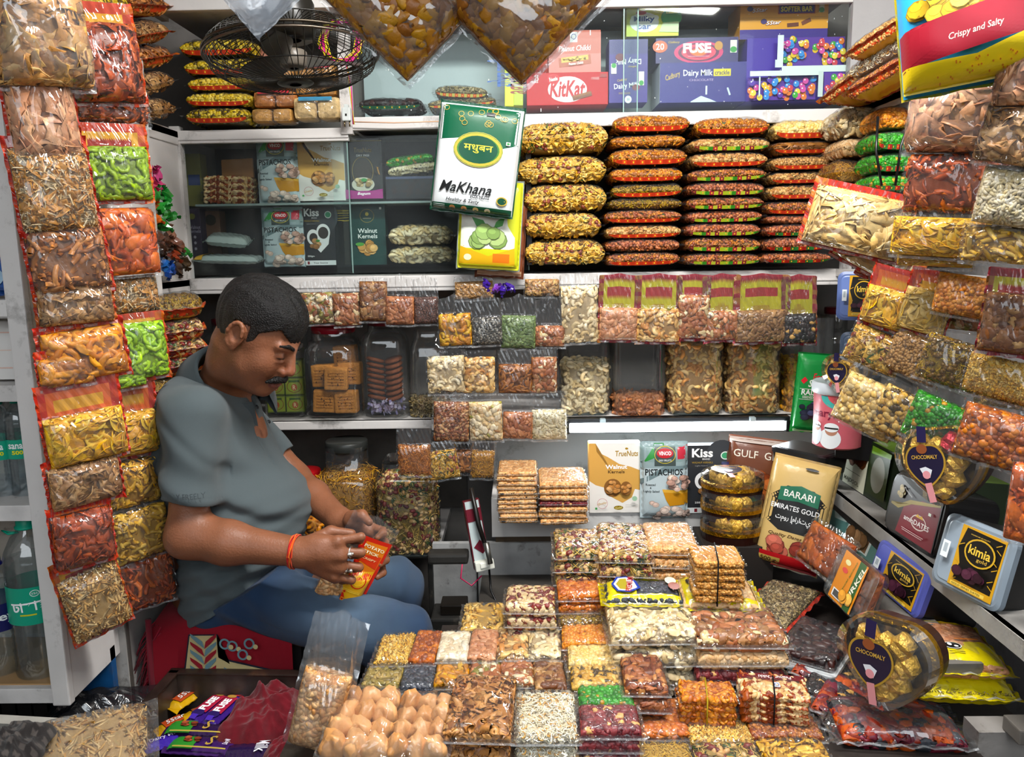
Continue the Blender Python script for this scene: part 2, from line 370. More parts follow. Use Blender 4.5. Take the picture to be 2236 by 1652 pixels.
K = {
 'cashew': dict(p=[('cash', (.034, .034, .034), 1, CASH)], sp=.62, core='#8a6a3c'),
 'cashew_roast': dict(p=[('cash', (.034, .034, .034), 1, ['#e0b876', '#d8a765', '#e9c890', '#c98a4b'])], sp=.62, core='#7d5528'),
 'cashew_masala': dict(p=[('cash', (.034, .036, .036), 1, ['#d9a022', '#c98717', '#b97a1a', '#dcae3c'])], sp=.62, core='#5e3c0c'),
 'almond': dict(p=[('almond', (.030, .016, .011), 1, ALM)], sp=.5, core='#4f2512'),
 'almond_pale': dict(p=[('almond', (.030, .018, .012), 1, ['#c98e68', '#bd7f5a', '#d29c78'])], sp=.5, core='#6f3d22'),
 'pista': dict(p=[('almond', (.026, .018, .016), 5, ['#e3cfa8', '#d9c092', '#ead9b8', '#cdae80']), ('almond', (.024, .012, .012), 1, ['#a9a04c', '#a87a4a'])], sp=.56, core='#7a5a38'),
 'pista_pale': dict(p=[('almond', (.028, .020, .017), 1, ['#ecdfc6', '#e4d2b4', '#f0e6d2', '#dcc7a6'])], sp=.56, core='#8a7050'),
 'peanut': dict(p=[('ell', (.018, .011, .011), 1, PEA)], sp=.5, core='#7f5228'),
 'peanut_big': dict(p=[('ell', (.026, .015, .015), 1, ['#e0b98a', '#d8ab78', '#e8c79c'])], sp=.5, core='#8a5c34'),
 'peanut_red': dict(p=[('ell', (.020, .013, .013), 14, ['#7a2a2e', '#682226', '#8c3a3c', '#5a1c22']), ('ell', (.020, .014, .014), 1, ['#e0b070'])], sp=.52, core='#3a1014'),
 'walnut': dict(p=[('chunk', (.030, .026, .020), 2, ['#7d4c28', '#8f5f36', '#6a3c1e', '#a5794a']), ('chunk2', (.024, .02, .016), 1, ['#c69a62', '#8a5a32'])], sp=.62, core='#3a2010'),
 'walnut_chips': dict(p=[('chunk2', (.018, .012, .009), 1, ['#8a4f2e', '#7a4023', '#a06a42', '#c79a6c'])], sp=.55, core='#4a2412'),
 'raisin_dark': dict(p=[('chunk', (.018, .014, .012), 1, ['#3b3f48', '#2e323a', '#4a4e58'])], sp=.6, core='#17181c'),
 'raisin_black': dict(p=[('chunk', (.022, .016, .013), 6, ['#1d1414', '#2a1a18', '#14100f']), ('ell', (.02, .013, .012), 1, ['#d8a860'])], sp=.6, core='#0c0808'),
 'raisin_green': dict(p=[('chunk', (.024, .013, .010), 1, ['#a08a4a', '#8a7a3a', '#b59a5c', '#7d6a38'])], sp=.55, core='#4f4220'),
 'mixnut': dict(p=[('cash', (.034, .034, .034), 3, CASH), ('almond', (.030, .016, .011), 3, ALM), ('chunk', (.022, .014, .010), 4, ['#8a8438', '#9a8f4a', '#6e5a2a']), ('ell', (.016, .012, .008), 1, ['#e8dcc0'])], sp=.6, core='#4a3014'),
 'mixnut2': dict(p=[('cash', (.034, .034, .034), 3, CASH), ('almond', (.030, .016, .011), 6, ALM), ('chunk', (.026, .02, .014), 1, ['#8a5a30'])], sp=.58, core='#4a2614'),
 'trail': dict(p=[('almond', (.034, .02, .014), 5, ALM), ('cash', (.036, .036, .036), 3, CASH), ('chunk', (.034, .028, .02), 4, ['#8a5a36', '#7a4a28', '#a07248'])], sp=.55, core='#4a2a18'),
 'fig_trail': dict(p=[('almond', (.026, .012, .008), 6, ['#8f6a44', '#7d5836', '#a37c50'])], sp=.5, core='#43301c'),
 'chickpea': dict(p=[('sph', (.0125, .0125, .0125), 1, ['#ecca82', '#e6bf70', '#f0d698'])], sp=.86, core='#a87c34'),
 'chickpea_big': dict(p=[('sph', (.017, .017, .017), 1, ['#e3c382', '#d9b46c', '#ead09a'])], sp=.86, core='#80602c'),
 'chana_dark': dict(p=[('sph', (.015, .015, .014), 5, ['#d8ac5a', '#e2bc70', '#c99a48']), ('chunk', (.013, .012, .012), 4, ['#4a381c', '#5f4a28'])], sp=.8, core='#3a2a12'),
 'chana_yellow_dark': dict(p=[('sph', (.0125, .0125, .012), 5, ['#cbb03c', '#d9c050', '#bfa030']), ('sph', (.011, .011, .011), 3, ['#4c3c14', '#5d4c1c'])], sp=.82, core='#30260c'),
 'chana_yellow': dict(p=[('sph', (.0115, .0115, .011), 1, ['#d9bc48', '#e0c860', '#cbab38'])], sp=.84, core='#6f561c'),
 'moth': dict(p=[('small', (.010, .009, .009), 1, ['#b78a52', '#a67a44', '#c99c64'])], sp=.8, core='#5e4020'),
 'greenpea': dict(p=[('sph', (.0125, .0125, .0125), 12, ['#2f8a22', '#3f9c2c', '#28741c']), ('sph', (.012, .012, .012), 1, ['#b98a30'])], sp=.84, core='#144010'),
 'orangepea': dict(p=[('sph', (.017, .017, .017), 1, ['#b8641c', '#c9782c', '#a0541a', '#8a4418'])], sp=.82, core='#4a1e0a'),
 'orangechana': dict(p=[('sph', (.012, .012, .012), 1, ['#d88a34', '#cf7c28', '#e09a48'])], sp=.84, core='#7a3e10'),
 'chilli_chana': dict(p=[('chunk', (.019, .016, .014), 1, ['#c9702c', '#b8601e', '#d68440'])], sp=.74, core='#5a2a0c'),
 'poha': dict(p=[('flake', (.014, .010, .010), 1, ['#eec566', '#e8b850', '#f2d184', '#dfa840'])], sp=.62, core='#a87420'),
 'masala_mix': dict(p=[('sev', (.022, .022, .03), 5, ['#c98f3a', '#b57a2c', '#d8a552']), ('small', (.009, .009, .009), 5, ['#a8662c', '#8f5524', '#bf7a3a']), ('ell', (.014, .010, .009), 2, ['#9a5a3a', '#7f4028']), ('chip', (.018, .012, .012), .25, ['#34481c'])], sp=.50, core='#5e3816'),
 'masala_red': dict(p=[('small', (.010, .009, .009), 5, ['#a86034', '#8f4c28', '#b8744a']), ('ell', (.014, .010, .010), 4, ['#9a5538', '#84442c', '#b5704c']), ('sev', (.022, .022, .02), 1.5, ['#c48a4a'])], sp=.56, core='#562a16'),
 'masala_orange': dict(p=[('fat', (.030, .024, .024), 2, ['#d8821e', '#cf9030', '#e09a3a']), ('small', (.010, .010, .010), 5, ['#b87228', '#c98838', '#a05c20']), ('chunk', (.018, .014, .012), 2, ['#8a5020', '#a86a2c']), ('chip', (.02, .013, .012), .3, ['#3c5a22'])], sp=.52, core='#5f3410'),
 'masala_pale': dict(p=[('fat', (.026, .020, .020), 2, ['#d6ac66', '#c99a54', '#dfba78']), ('ell', (.014, .011, .010), 4, ['#b88a54', '#a67444', '#c9a068']), ('sev', (.024, .024, .02), 3, ['#cfa050'])], sp=.52, core='#664522'),
 'masala_yellow': dict(p=[('sev', (.020, .020, .02), 6, ['#cfa81e', '#c29a18', '#dcb830']), ('small', (.010, .010, .010), 2, ['#6a4c18', '#7d5c1e']), ('sev', (.02, .02, .02), 1, ['#8a7a18'])], sp=.46, core='#7a5c10'),
 'sev': dict(p=[('sev', (.020, .020, .02), 1, ['#cf9424', '#c28a22', '#dca63c', '#b87c1c'])], sp=.40, core='#7d4f10'),
 'sev_fine': dict(p=[('sev', (.022, .022, .015), 1, ['#d9b04c', '#cfa23e', '#e3be62'])], sp=.38, core='#a07424'),
 'sev_orange': dict(p=[('sev', (.018, .018, .02), 1, ['#c87a28', '#d68a38', '#b86c20'])], sp=.40, core='#743c10'),
 'sevmix': dict(p=[('sev', (.036, .034, .02), 8, ['#d9b868', '#cfab56', '#e3c880', '#c49a48']), ('ell', (.016, .011, .011), 2, ['#e0bd8a', '#d6a870']), ('ell', (.017, .012, .012), 1.3, ['#6a2420', '#7d2e28']), ('chip2', (.022, .015, .015), .7, ['#33451c', '#425624'])], sp=.42, core='#5e4a1c'),
 'nutmix': dict(p=[('stick', (.030, .030, .03), 5, ['#dcb876', '#e6c78c', '#cfa660']), ('almond', (.020, .015, .009), 3, ['#e3c9a0', '#d8b88a']), ('ell', (.016, .012, .011), 2.4, ['#6a2420', '#7d2e28']), ('small', (.01, .01, .01), 1, ['#8a7028'])], sp=.45, core='#6a4a20'),
 'cornflake': dict(p=[('flake', (.034, .030, .022), 6, ['#dcae50', '#e3ba62', '#cf9d3c', '#e8c878']), ('flake2', (.030, .026, .020), 4, ['#d9a644', '#e0b458']), ('ell', (.014, .011, .011), 1.3, ['#8a4632', '#7a3a28']), ('chip2', (.022, .015, .015), .5, ['#39541e', '#2f4718'])], sp=.50, core='#8a6020'),
 'potato_stick': dict(p=[('stick', (.046, .05, .05), 1, ['#e3be82', '#d8ad6c', '#ebcd98', '#cf9c58'])], sp=.22, core='#b08a50'),
 'rice_stick': dict(p=[('stick', (.034, .034, .034), 4, ['#dfc69a', '#e8d6b4', '#d3b382']), ('flake', (.034, .03, .02), .5, ['#c9904c'])], sp=.24, core='#b89868'),
 'rice_pale': dict(p=[('curl', (.016, .016, .018), 6, ['#f6ecd2', '#f0e2c0', '#faf3e0']), ('curl', (.016, .016, .018), 1, ['#dfa95c'])], sp=.46, core='#c9ae80'),
 'puffed': dict(p=[('ell', (.012, .006, .006), 1, ['#e0d2ae', '#d6c496', '#e8dcc0'])], sp=.52, core='#a8966a'),
 'banana': dict(p=[('chip', (.042, .040, .040), 1, ['#e0a928', '#e8b838', '#d99c1e', '#ecc350'])], sp=.50, core='#8a5a10'),
 'banana_pale': dict(p=[('chip', (.044, .042, .042), 1, ['#e8c470', '#efd088', '#dcb458'])], sp=.50, core='#96703a'),
 'chips': dict(p=[('big', (.070, .062, .05), 1, ['#d3a464', '#c9945a', '#dcb47a', '#bd8850'])], sp=.5, core='#7a5028'),
 'papad_pink': dict(p=[('big', (.085, .075, .05), 1, ['#d39a74', '#c98c68', '#dba882'])], sp=.46, core='#96644a'),
 'papad_pale': dict(p=[('big', (.085, .075, .05), 1, ['#e8c98c', '#dfba78', '#efd6a2'])], sp=.46, core='#a87e46'),
 'mushroom': dict(p=[('big', (.044, .034, .034), 1, ['#b58a5a', '#a07448', '#c9a070', '#8a6038'])], sp=.5, core='#4a3018'),
 'rust_chips': dict(p=[('rib2', (.075, .05, .05), 1, ['#ad4c22', '#9a3f1c', '#bf5c2c']), ('big', (.05, .04, .04), 1, ['#a84a22'])], sp=.5, core='#54200c'),
 'rust_sticks': dict(p=[('rib', (.060, .05, .05), 1, ['#bf5a26', '#ad4c1e', '#cc6c34'])], sp=.36, core='#5e260c'),
 'orange_chips': dict(p=[('rib2', (.085, .06, .06), 1, ['#d0602a', '#dc7434', '#b84e1e']), ('chunk', (.05, .04, .03), 1, ['#d9702c', '#c25c22'])], sp=.5, core='#702a0c'),
 'bhujia_brown': dict(p=[('tubey', (.045, .04, .04), 1, ['#b27340', '#a06434', '#c4854e', '#8f5428'])], sp=.48, core='#54300f'),
 'ring_orange': dict(p=[('ring', (.046, .046, .046), 1, ['#d98a2c', '#cf7c20', '#e39a40'])], sp=.62, core='#5e300c'),
 'ring_green': dict(p=[('ringc', (.036, .036, .036), 1, ['#8fae1e', '#9cbc2c', '#7d9a14'])], sp=.6, core='#4a6008'),
 'ring_lime': dict(p=[('ringc', (.036, .036, .036), 1, ['#a6d22c', '#b4de3c', '#92bf1e'])], sp=.6, core='#5a7d10'),
 'murukku': dict(p=[('tubey', (.040, .036, .036), 1, ['#dcb04c', '#e3bc60', '#cf9f3c'])], sp=.48, core='#8a6018'),
 'mur_stick': dict(p=[('fat', (.060, .045, .045), 1, ['#e0b45c', '#d8a648', '#e9c478'])], sp=.44, core='#8f651e'),
 'fat_yellow': dict(p=[('fat', (.036, .034, .034), 1, ['#dcb04c', '#d3a23c', '#e6c168'])], sp=.48, core='#80560f'),
 'jalebi': dict(p=[('rib2', (.052, .034, .034), 1, ['#e0ac3c', '#d69c2c', '#eabc56'])], sp=.45, core='#8a5c10'),
 'pumpkin': dict(p=[('almond', (.019, .012, .004), 1, ['#6a7f4c', '#5c7240', '#7d915c'])], sp=.5, core='#2c3a1c'),
 'melon': dict(p=[('almond', (.022, .010, .005), 1, ['#d3c7a4', '#c4b690', '#e0d6ba'])], sp=.48, core='#7d6f4c'),
 'chia': dict(p=[('small', (.0075, .0055, .005), 3, ['#3c3a34', '#54504a', '#2c2a26']), ('small', (.0075, .0055, .005), 1, ['#9a958a'])], sp=.66, core='#24221e'),
 'flax': dict(p=[('small', (.0075, .005, .004), 1, ['#5c3a30', '#6e483c', '#4a2c24'])], sp=.66, core='#301c16'),
 'slice_brown': dict(p=[('chunk', (.04, .03, .01), 1, ['#8a5a2c', '#7a4a20', '#a06c38'])], sp=.5, core='#40240c'),
 'roll_cut': dict(p=[('rib2', (.06, .06, .05), 2, ['#b8804a', '#a6703e', '#c8945c']), ('fat', (.06, .07, .07), 2, ['#c9925a', '#b57d48', '#9a6238'])], sp=.3, core='#4f2c10'),
 'candied': dict(p=[('chunk', (.04, .03, .024), 4, ['#a8441c', '#bf5824', '#8a2c1c']), ('chunk', (.036, .03, .02), 2, ['#5a1424', '#701c30']), ('chunk', (.03, .026, .02), 2, ['#22242a', '#3c3f46'])], sp=.6, core='#280c0c'),
 'dates': dict(p=[('chunk', (.042, .024, .022), 1, ['#2a100c', '#3a1812', '#1e0a08'])], sp=.55, core='#100504'),
 'apricot': dict(p=[('chunk', (.046, .040, .020), 1, ['#c4682c', '#b85c24', '#a04c1c'])], sp=.56, core='#5e2408'),
 'figs': dict(p=[('chunk', (.040, .036, .022), 1, ['#b58a58', '#a67a4a', '#c49a68'])], sp=.6, core='#54381c'),
 'chikki_grain': dict(p=[('small', (.010, .008, .006), 1, ['#c98f4c', '#b87d3a', '#d8a664'])], sp=.6, core='#8a5420'),
 'chikki_nut': dict(p=[('ell', (.018, .014, .008), 3, ['#e0bd8c', '#d3a870', '#eacb9e']), ('chunk', (.02, .016, .008), 1.2, ['#8a3c1c', '#9a4c24'])], sp=.52, core='#6e3212'),
 'chikki_amber': dict(p=[('ell', (.016, .012, .006), 1, ['#c97a2c', '#d98e3c', '#a85a1c'])], sp=.6, core='#8f420c'),
 'datebar': dict(p=[('chunk', (.040, .016, .010), 3, ['#8a4a2c', '#a0603c', '#6a3018']), ('almond', (.024, .014, .01), 1, ['#c98a54'])], sp=.5, core='#3c160c'),
 'figroll': dict(p=[('disc', (.034, .034, .034), 1, ['#8f5524', '#a86a30', '#6e3c14'])], sp=.42, core='#3c1e08'),
}
K['sack'] = dict(p=[('chunk', (.03, .03, .02), 1, ['#a8701c', '#8a5414', '#b8842c'])], sp=.5, core='#7a4a14')
K['sev_jar'] = dict(p=[('sev', (.040, .040, .03), 1, ['#d39a34', '#c48a2c', '#e0ac48', '#b87a20'])], sp=.26, core='#9a661a')
CREAM_MIX = dict(p=[('flake', (.02, .016, .012), 1, ['#c8b48a', '#a08a5a', '#5a4a2a'])], sp=.5, core='#3a2e18')
K['leftover'] = CREAM_MIX

# ------------------------------------------------------------ surfaces that pieces are strewn over
PQ = [4.0, .42]
def pil(u, v, p=None, q=None):
    p = p or PQ[0]; q = q or PQ[1]
    return (np.clip(1-np.abs(u)**p, 0, 1)*np.clip(1-np.abs(v)**p, 0, 1))**q
def surf_pillow(W, H, T, seed=0, lump=.10, flat=0.0, n=22):
    g = np.linspace(-1, 1, n+1); g = np.sign(g)*(1-(1-np.abs(g))**1.35); U, Vv = np.meshgrid(g, g, indexing='ij'); r = np.random.RandomState(seed)
    f = pil(U, Vv); ph = r.rand(6)*6
    lz = 1+lump*(np.sin(3.1*U+ph[0])*np.sin(2.7*Vv+ph[1])+.6*np.sin(5.5*U+ph[2]+2*Vv)*np.sin(4.9*Vv+ph[3]))
    pts, F = [], []
    for s in (1, -1):
        z = s*T/2*f*(lz if s > 0 else (1-flat)); V = np.stack([U*W/2, Vv*H/2, z], -1).reshape(-1, 3); o = 0 if s > 0 else len(V)
        m = n+1; a = (np.arange(n)[:, None]*m+np.arange(n)[None]).ravel()+o
        q = np.concatenate([np.stack([a, a+m, a+1], 1), np.stack([a+1, a+m, a+m+1], 1)])
        if s < 0: q = q[:, [0, 2, 1]]
        pts.append(V); F.append(q)
    return np.concatenate(pts), np.concatenate(F)
def surf_jar(W, H, T, seed=0, **k):
    """rounded square prism: X width W, Y depth T, Z height H with bumpy open top"""
    prof = [(0, 0), (W*.40, 0), (W*.5, H*.06), (W*.5, H*.5), (W*.5, H*.93), (W*.36, H*.985), (0, H*1.0)]
    m = MB(); m.lathe([(r, z) for r, z in prof], seg=28, sq=.5, aspect=T/W); return m.V[0], m.F[0]
def surf_cyl(W, H, T, seed=0, **k):
    m = MB(); m.lathe([(0, 0), (W*.42, 0), (W*.5, H*.05), (W*.5, H*.93), (W*.4, H*.98), (0, H)], seg=24, aspect=T/W); return m.V[0], m.F[0]
def surf_slab(W, H, T, seed=0, **k):
    V, F = BEVBOX(W, H, T, min(.006, T*.35)); return V, F
def surf_brick(*a, **k): return surf_pillow(*a, **k)
SURF = {'pillow': surf_pillow, 'brick': surf_brick, 'jar': surf_jar, 'cyl': surf_cyl, 'slab': surf_slab}
_fill = {}
PBS = ('pillow', 'brick', 'slab')
FLATP = ('flake', 'flake2', 'big', 'chip', 'chip2', 'rib2')
def fill_mesh(kind, shape, W, H, T, seed=0, cut=-.30, maxn=1700):
    if K[kind]['p'][0][0] in ('stick', 'sev', 'fat'): maxn = 2600
    """one mesh of all the pieces showing at the surface of a packet's contents; cached by size class"""
    q = lambda x: round(math.log(max(x, .004))/math.log(1.22))
    key = (kind, shape, q(W), q(H), q(T), seed % 2)
    if key in _fill: return _fill[key]
    k = K[kind]; r = np.random.RandomState(seed+len(_fill)*7+3)
    V, F = SURF[shape](W, H, T, seed, lump=.06) if shape in ('pillow', 'brick') else SURF[shape](W, H, T, seed)
    a, b, c = V[F[:, 0]], V[F[:, 1]], V[F[:, 2]]; n = np.cross(b-a, c-a); ar = np.linalg.norm(n, axis=1)/2+1e-12; nn = n/(2*ar[:, None])
    keep = np.ones(len(F), bool)
    cen = (a+b+c)/3
    if shape in ('pillow', 'brick', 'slab'): keep = cen[:, 2] > cut*T
    else: keep = (cen[:, 1] < T*.30) & (nn[:, 2] > -.9)
    ps = k['p']; size = sum(p[1][0]*p[2] for p in ps)/sum(p[2] for p in ps); rad = k['sp']*size*(.50 if ps[0][0] in FLATP+('stick', 'sev', 'rib', 'tubey', 'fat', 'curl', 'cash') else .60)
    area_ = ar[keep].sum(); target = int(min(maxn, area_/(rad*rad*.78))); 
    if target >= maxn: rad = math.sqrt(area_/(maxn*.78))
    idx = np.where(keep)[0]; M = target*5
    pick = r.choice(idx, M, p=ar[idx]/ar[idx].sum()); s1, s2 = np.sqrt(r.rand(M)), r.rand(M)
    P = a[pick]*(1-s1)[:, None]+b[pick]*(s1*(1-s2))[:, None]+c[pick]*(s1*s2)[:, None]; NN = nn[pick]
    cell = {}; out = []
    cc = np.floor(P/rad).astype(int); r2 = (rad*.86)**2
    for i in range(M):
        x, y, z = cc[i]; ok = True; p = P[i]
        for dx in (-1, 0, 1):
            for dy in (-1, 0, 1):
                for dz in (-1, 0, 1):
                    for j in cell.get((x+dx, y+dy, z+dz), ()):
                        d = P[j]-p
                        if d[0]*d[0]+d[1]*d[1]+d[2]*d[2] < r2: ok = False; break
                    if not ok: break
                if not ok: break
            if not ok: break
        if ok:
            cell.setdefault((x, y, z), []).append(i); out.append(i)
            if len(out) >= target*1.15: break
    P, NN = P[out], NN[out]; m = len(P); up = np.array([0, 0, 1.0])
    wt = np.array([p[2] for p in ps], float); ty = r.choice(len(ps), m, p=wt/wt.sum())
    Vs, Fs, Cs, off = [], [], [], 0
    for t, p in enumerate(ps):
        sel = np.where(ty == t)[0]
        if not len(sel): continue
        TV, TF = TM[p[0]]; ns = len(sel); sz = np.array(p[1])*(.82+.36*r.rand(ns, 1))
        Z = NN[sel]+r.randn(ns, 3)*(.24 if p[0] in FLATP else .34); Z /= np.linalg.norm(Z, axis=1)[:, None]
        X = r.randn(ns, 3); X -= Z*(X*Z).sum(1)[:, None]; X /= np.linalg.norm(X, axis=1)[:, None]; Y = np.cross(Z, X)
        th = p[1][2]
        pos = P[sel]-NN[sel]*(th*(.12+.45*r.rand(ns, 1)) if p[0] not in FLATP else .004+.30*th*r.rand(ns, 1))
        L = TV[None]*sz[:, None, :]
        Wd = L[..., 0:1]*X[:, None]+L[..., 1:2]*Y[:, None]+L[..., 2:3]*Z[:, None]+pos[:, None]
        cols = np.array([lin(c) for c in p[3]]); cc_ = cols[r.randint(len(cols), size=ns)]; g_ = cc_.mean(1, keepdims=True); cc_ = np.clip(g_+(cc_-g_)*1.1, .004, 1)*(.86+.28*r.rand(ns, 1))
        Vs.append(Wd.reshape(-1, 3)); Fs.append((TF[None]+(np.arange(ns)*len(TV))[:, None, None]+off).reshape(-1, 3)); Cs.append(np.repeat(cc_, len(TV), 0)); off += ns*len(TV)
    inn = min(.007, T*.2)
    Vc = V*np.array([1-2*inn/W, 1-2*inn/(H if shape in ('pillow', 'brick', 'slab') else T), 1-2*inn/(T if shape in ('pillow', 'brick', 'slab') else H)])
    Vs.append(Vc); Fs.append(F+off); Cs.append(np.repeat((np.array([lin(k['core'])])*.4+.42*np.mean([lin(c) for c in ps[0][3]], 0)[None]), len(V), 0))
    VA = np.concatenate(Vs)
    if shape in ('pillow', 'brick'):
        nb = len(V); B = VA[:-nb]; B[:, 0] = np.clip(B[:, 0], -W/2*.995, W/2*.995); B[:, 1] = np.clip(B[:, 1], -H/2*.995, H/2*.995)
        lim = T/2*1.05*pil(B[:, 0]/(W/2), B[:, 1]/(H/2))+.002; B[:, 2] = np.clip(B[:, 2], -lim, lim); Vs = [VA]
    me = mesh_np(kind+'_pieces', np.concatenate(Vs), np.concatenate(Fs), np.concatenate(Cs), [MATS[k.get('mat', 'food')]])
    _fill[key] = (me, W, H, T); return _fill[key]
def filling(kind, parent, shape, W, H, T, X=None, seed=0, name=None):
    me, w0, h0, t0 = fill_mesh(kind, shape, W, H, T, seed)
    o = bpy.data.objects.new(name or FN.get(kind, 'snack_filling'), me); C.objects.link(o); o.parent = parent
    sc = Matrix.Diagonal((W/w0, H/h0, T/t0, 1)) if shape in ('pillow', 'brick', 'slab') else Matrix.Diagonal((W/w0, T/t0, H/h0, 1))
    o.matrix_local = (X or Matrix.Identity(4)) @ sc; o['kind'] = 'stuff'; return o
FN = {k: n for n, ks in {'cashew_nuts': 'cashew cashew_roast cashew_masala', 'almonds': 'almond almond_pale', 'pistachios': 'pista pista_pale', 'peanuts': 'peanut peanut_big peanut_red', 'walnut_kernels': 'walnut walnut_chips',
      'raisins': 'raisin_dark raisin_black raisin_green', 'mixed_nuts': 'mixnut mixnut2 trail fig_trail', 'roasted_chickpeas': 'chickpea chickpea_big chana_dark chana_yellow chana_yellow_dark orangechana chilli_chana moth', 'green_peas': 'greenpea',
      'coated_nuts': 'orangepea', 'flattened_rice': 'poha puffed rice_pale', 'savoury_mix': 'masala_mix masala_red masala_orange masala_pale masala_yellow sevmix nutmix leftover', 'chickpea_noodles': 'sev sev_fine sev_orange', 'cornflake_mix': 'cornflake',
      'potato_sticks': 'potato_stick rice_stick', 'banana_chips': 'banana banana_pale', 'fried_chips': 'chips papad_pink papad_pale mushroom rust_chips orange_chips', 'fried_strips': 'rust_sticks bhujia_brown roll_cut slice_brown', 'snack_rings': 'ring_orange ring_green ring_lime',
      'fried_sticks': 'murukku mur_stick fat_yellow jalebi', 'seeds': 'pumpkin melon chia flax', 'dried_fruit': 'candied dates apricot figs datebar figroll', 'brittle': 'chikki_grain chikki_nut chikki_amber'}.items() for k in ks.split()}

# ------------------------------------------------------------ the packet itself
RED, YEL, ORG = '#c23a14', '#dca01c', '#d9601a'
def sheet(W, H, T, side, mx, my0, my1, seed=0, gather=0.0, lump=.10, n=(26, 30), grow=.004, flat=0.0, empty=0.0):
    """one film face of a packet: contents W x H x T centred on the origin, margins mx and my0/my1, pleats towards the top when gathered"""
    nx, ny = n; gx = np.concatenate([[-1-2*mx/W], np.linspace(-1, 1, nx-1), [1+2*mx/W]]); gy = np.concatenate([[-1-2*my0/H], np.linspace(-1, 1, ny-9), np.linspace(1, 1+2*my1/H, 9)[1:]])
    U, Vv = np.meshgrid(gx, gy, indexing='ij'); r = np.random.RandomState(seed); ph = r.rand(8)*6
    lz = 1+lump*(np.sin(3.1*U+ph[0])*np.sin(2.7*Vv+ph[1])+.6*np.sin(5.5*U+ph[2]+2*Vv)*np.sin(4.9*Vv+ph[3]))
    f = pil(U, Vv); z = side*(T/2*f*(lz if side > 0 else (1-flat))+grow*(f > 0)*np.minimum(1, f*3))
    x = U*W/2; y = Vv*H/2; up = np.clip((y-H*.32)/(my1+H*.18+1e-6), 0, 1)
    if my1 > .02:
        air = side*max(T*.16, .004)*np.exp(-((y-H/2)/(my1*.9+1e-6))**2)*np.clip(1-np.abs(U)**4, 0, 1); z = np.where(y > H*.42, np.where(side*z > side*air, z, air), z)
    if gather:
        g_ = np.exp(-(U/.30)**2)*gather*my1*.35*up**2; y = y+g_-gather*.35*my1*up*np.abs(U)**1.5*.5; x = x*(1-.16*gather*up**1.6)
        z = z+side*.0016*up+.006*up*np.sin(U*15+ph[4])*gather+.004*up*np.sin(U*29+ph[5])*gather
    edge = np.maximum(np.clip((np.abs(U)-1)*W/2/(mx+1e-6), 0, 1), np.clip((np.abs(Vv)-1)*H/2/(.02), 0, 1)*(Vv < 0))
    z = z+edge*(.0035*np.sin(Vv*14+ph[6])+.0025*np.sin(U*19+ph[7]))+.0009*np.sin(U*23+ph[1]+Vv*9)*(1-edge)
    y = y+edge*.003*np.sin(U*9+ph[3])
    V = np.stack([x, y, z], -1).reshape(-1, 3); m = len(gy); a = (np.arange(len(gx)-1)[:, None]*m+np.arange(m-1)[None]).ravel()
    q = np.concatenate([np.stack([a, a+m, a+1], 1), np.stack([a+1, a+m, a+m+1], 1)])
    if side < 0: q = q[:, [0, 2, 1]]
    return V, q, U, Vv, (len(gx), m)
def printed(W, H, T, mx, my0, my1, seed, scheme, gather, flat, cut=None):
    """opaque printed back face: red border blocks round a yellow field, as its colour by cell"""
    V, q, U, Vv, (nx, ny) = sheet(W, H, T, -1, mx, my0, my1, seed, gather, grow=.0025, flat=flat, n=(34, 42))
    x = U.ravel(); y = Vv.ravel()*H/2; cx_ = x[q].mean(1); cy_ = y[q].mean(1); edge = np.abs(cx_) > .80
    yt = (cy_+H/2)/(H+my1)
    A, B, Dk = [np.array(lin(c)) for c in scheme]
    blk = ((np.floor(cy_/.016) % 2) == 0)
    blx = ((np.floor(cx_*W/2/.016) % 2) == 0)
    col = np.repeat(A[None], len(q), 0)
    rim = edge | (yt > .90) | (yt < .05)
    col[rim] = B; col[rim & (blk if True else blx) & edge] = (B*.75+A*.25)
    ban = (yt > .66) & (yt < .80) & (np.abs(cx_) < .62); col[ban] = Dk
    mid = (((cx_/.42)**2+((yt-.45)/.11)**2) < 1); col[mid] = A*.6+B*.4
    return V, q, col
PRINT = (YEL, RED, '#9c2010'); PRINT_R = (ORG, '#b8200c', YEL); PRINT_G = ('#b8b020', '#8c1a2c', '#a03030')
FILMS = ['film', 'film_crisp', 'film_loose']
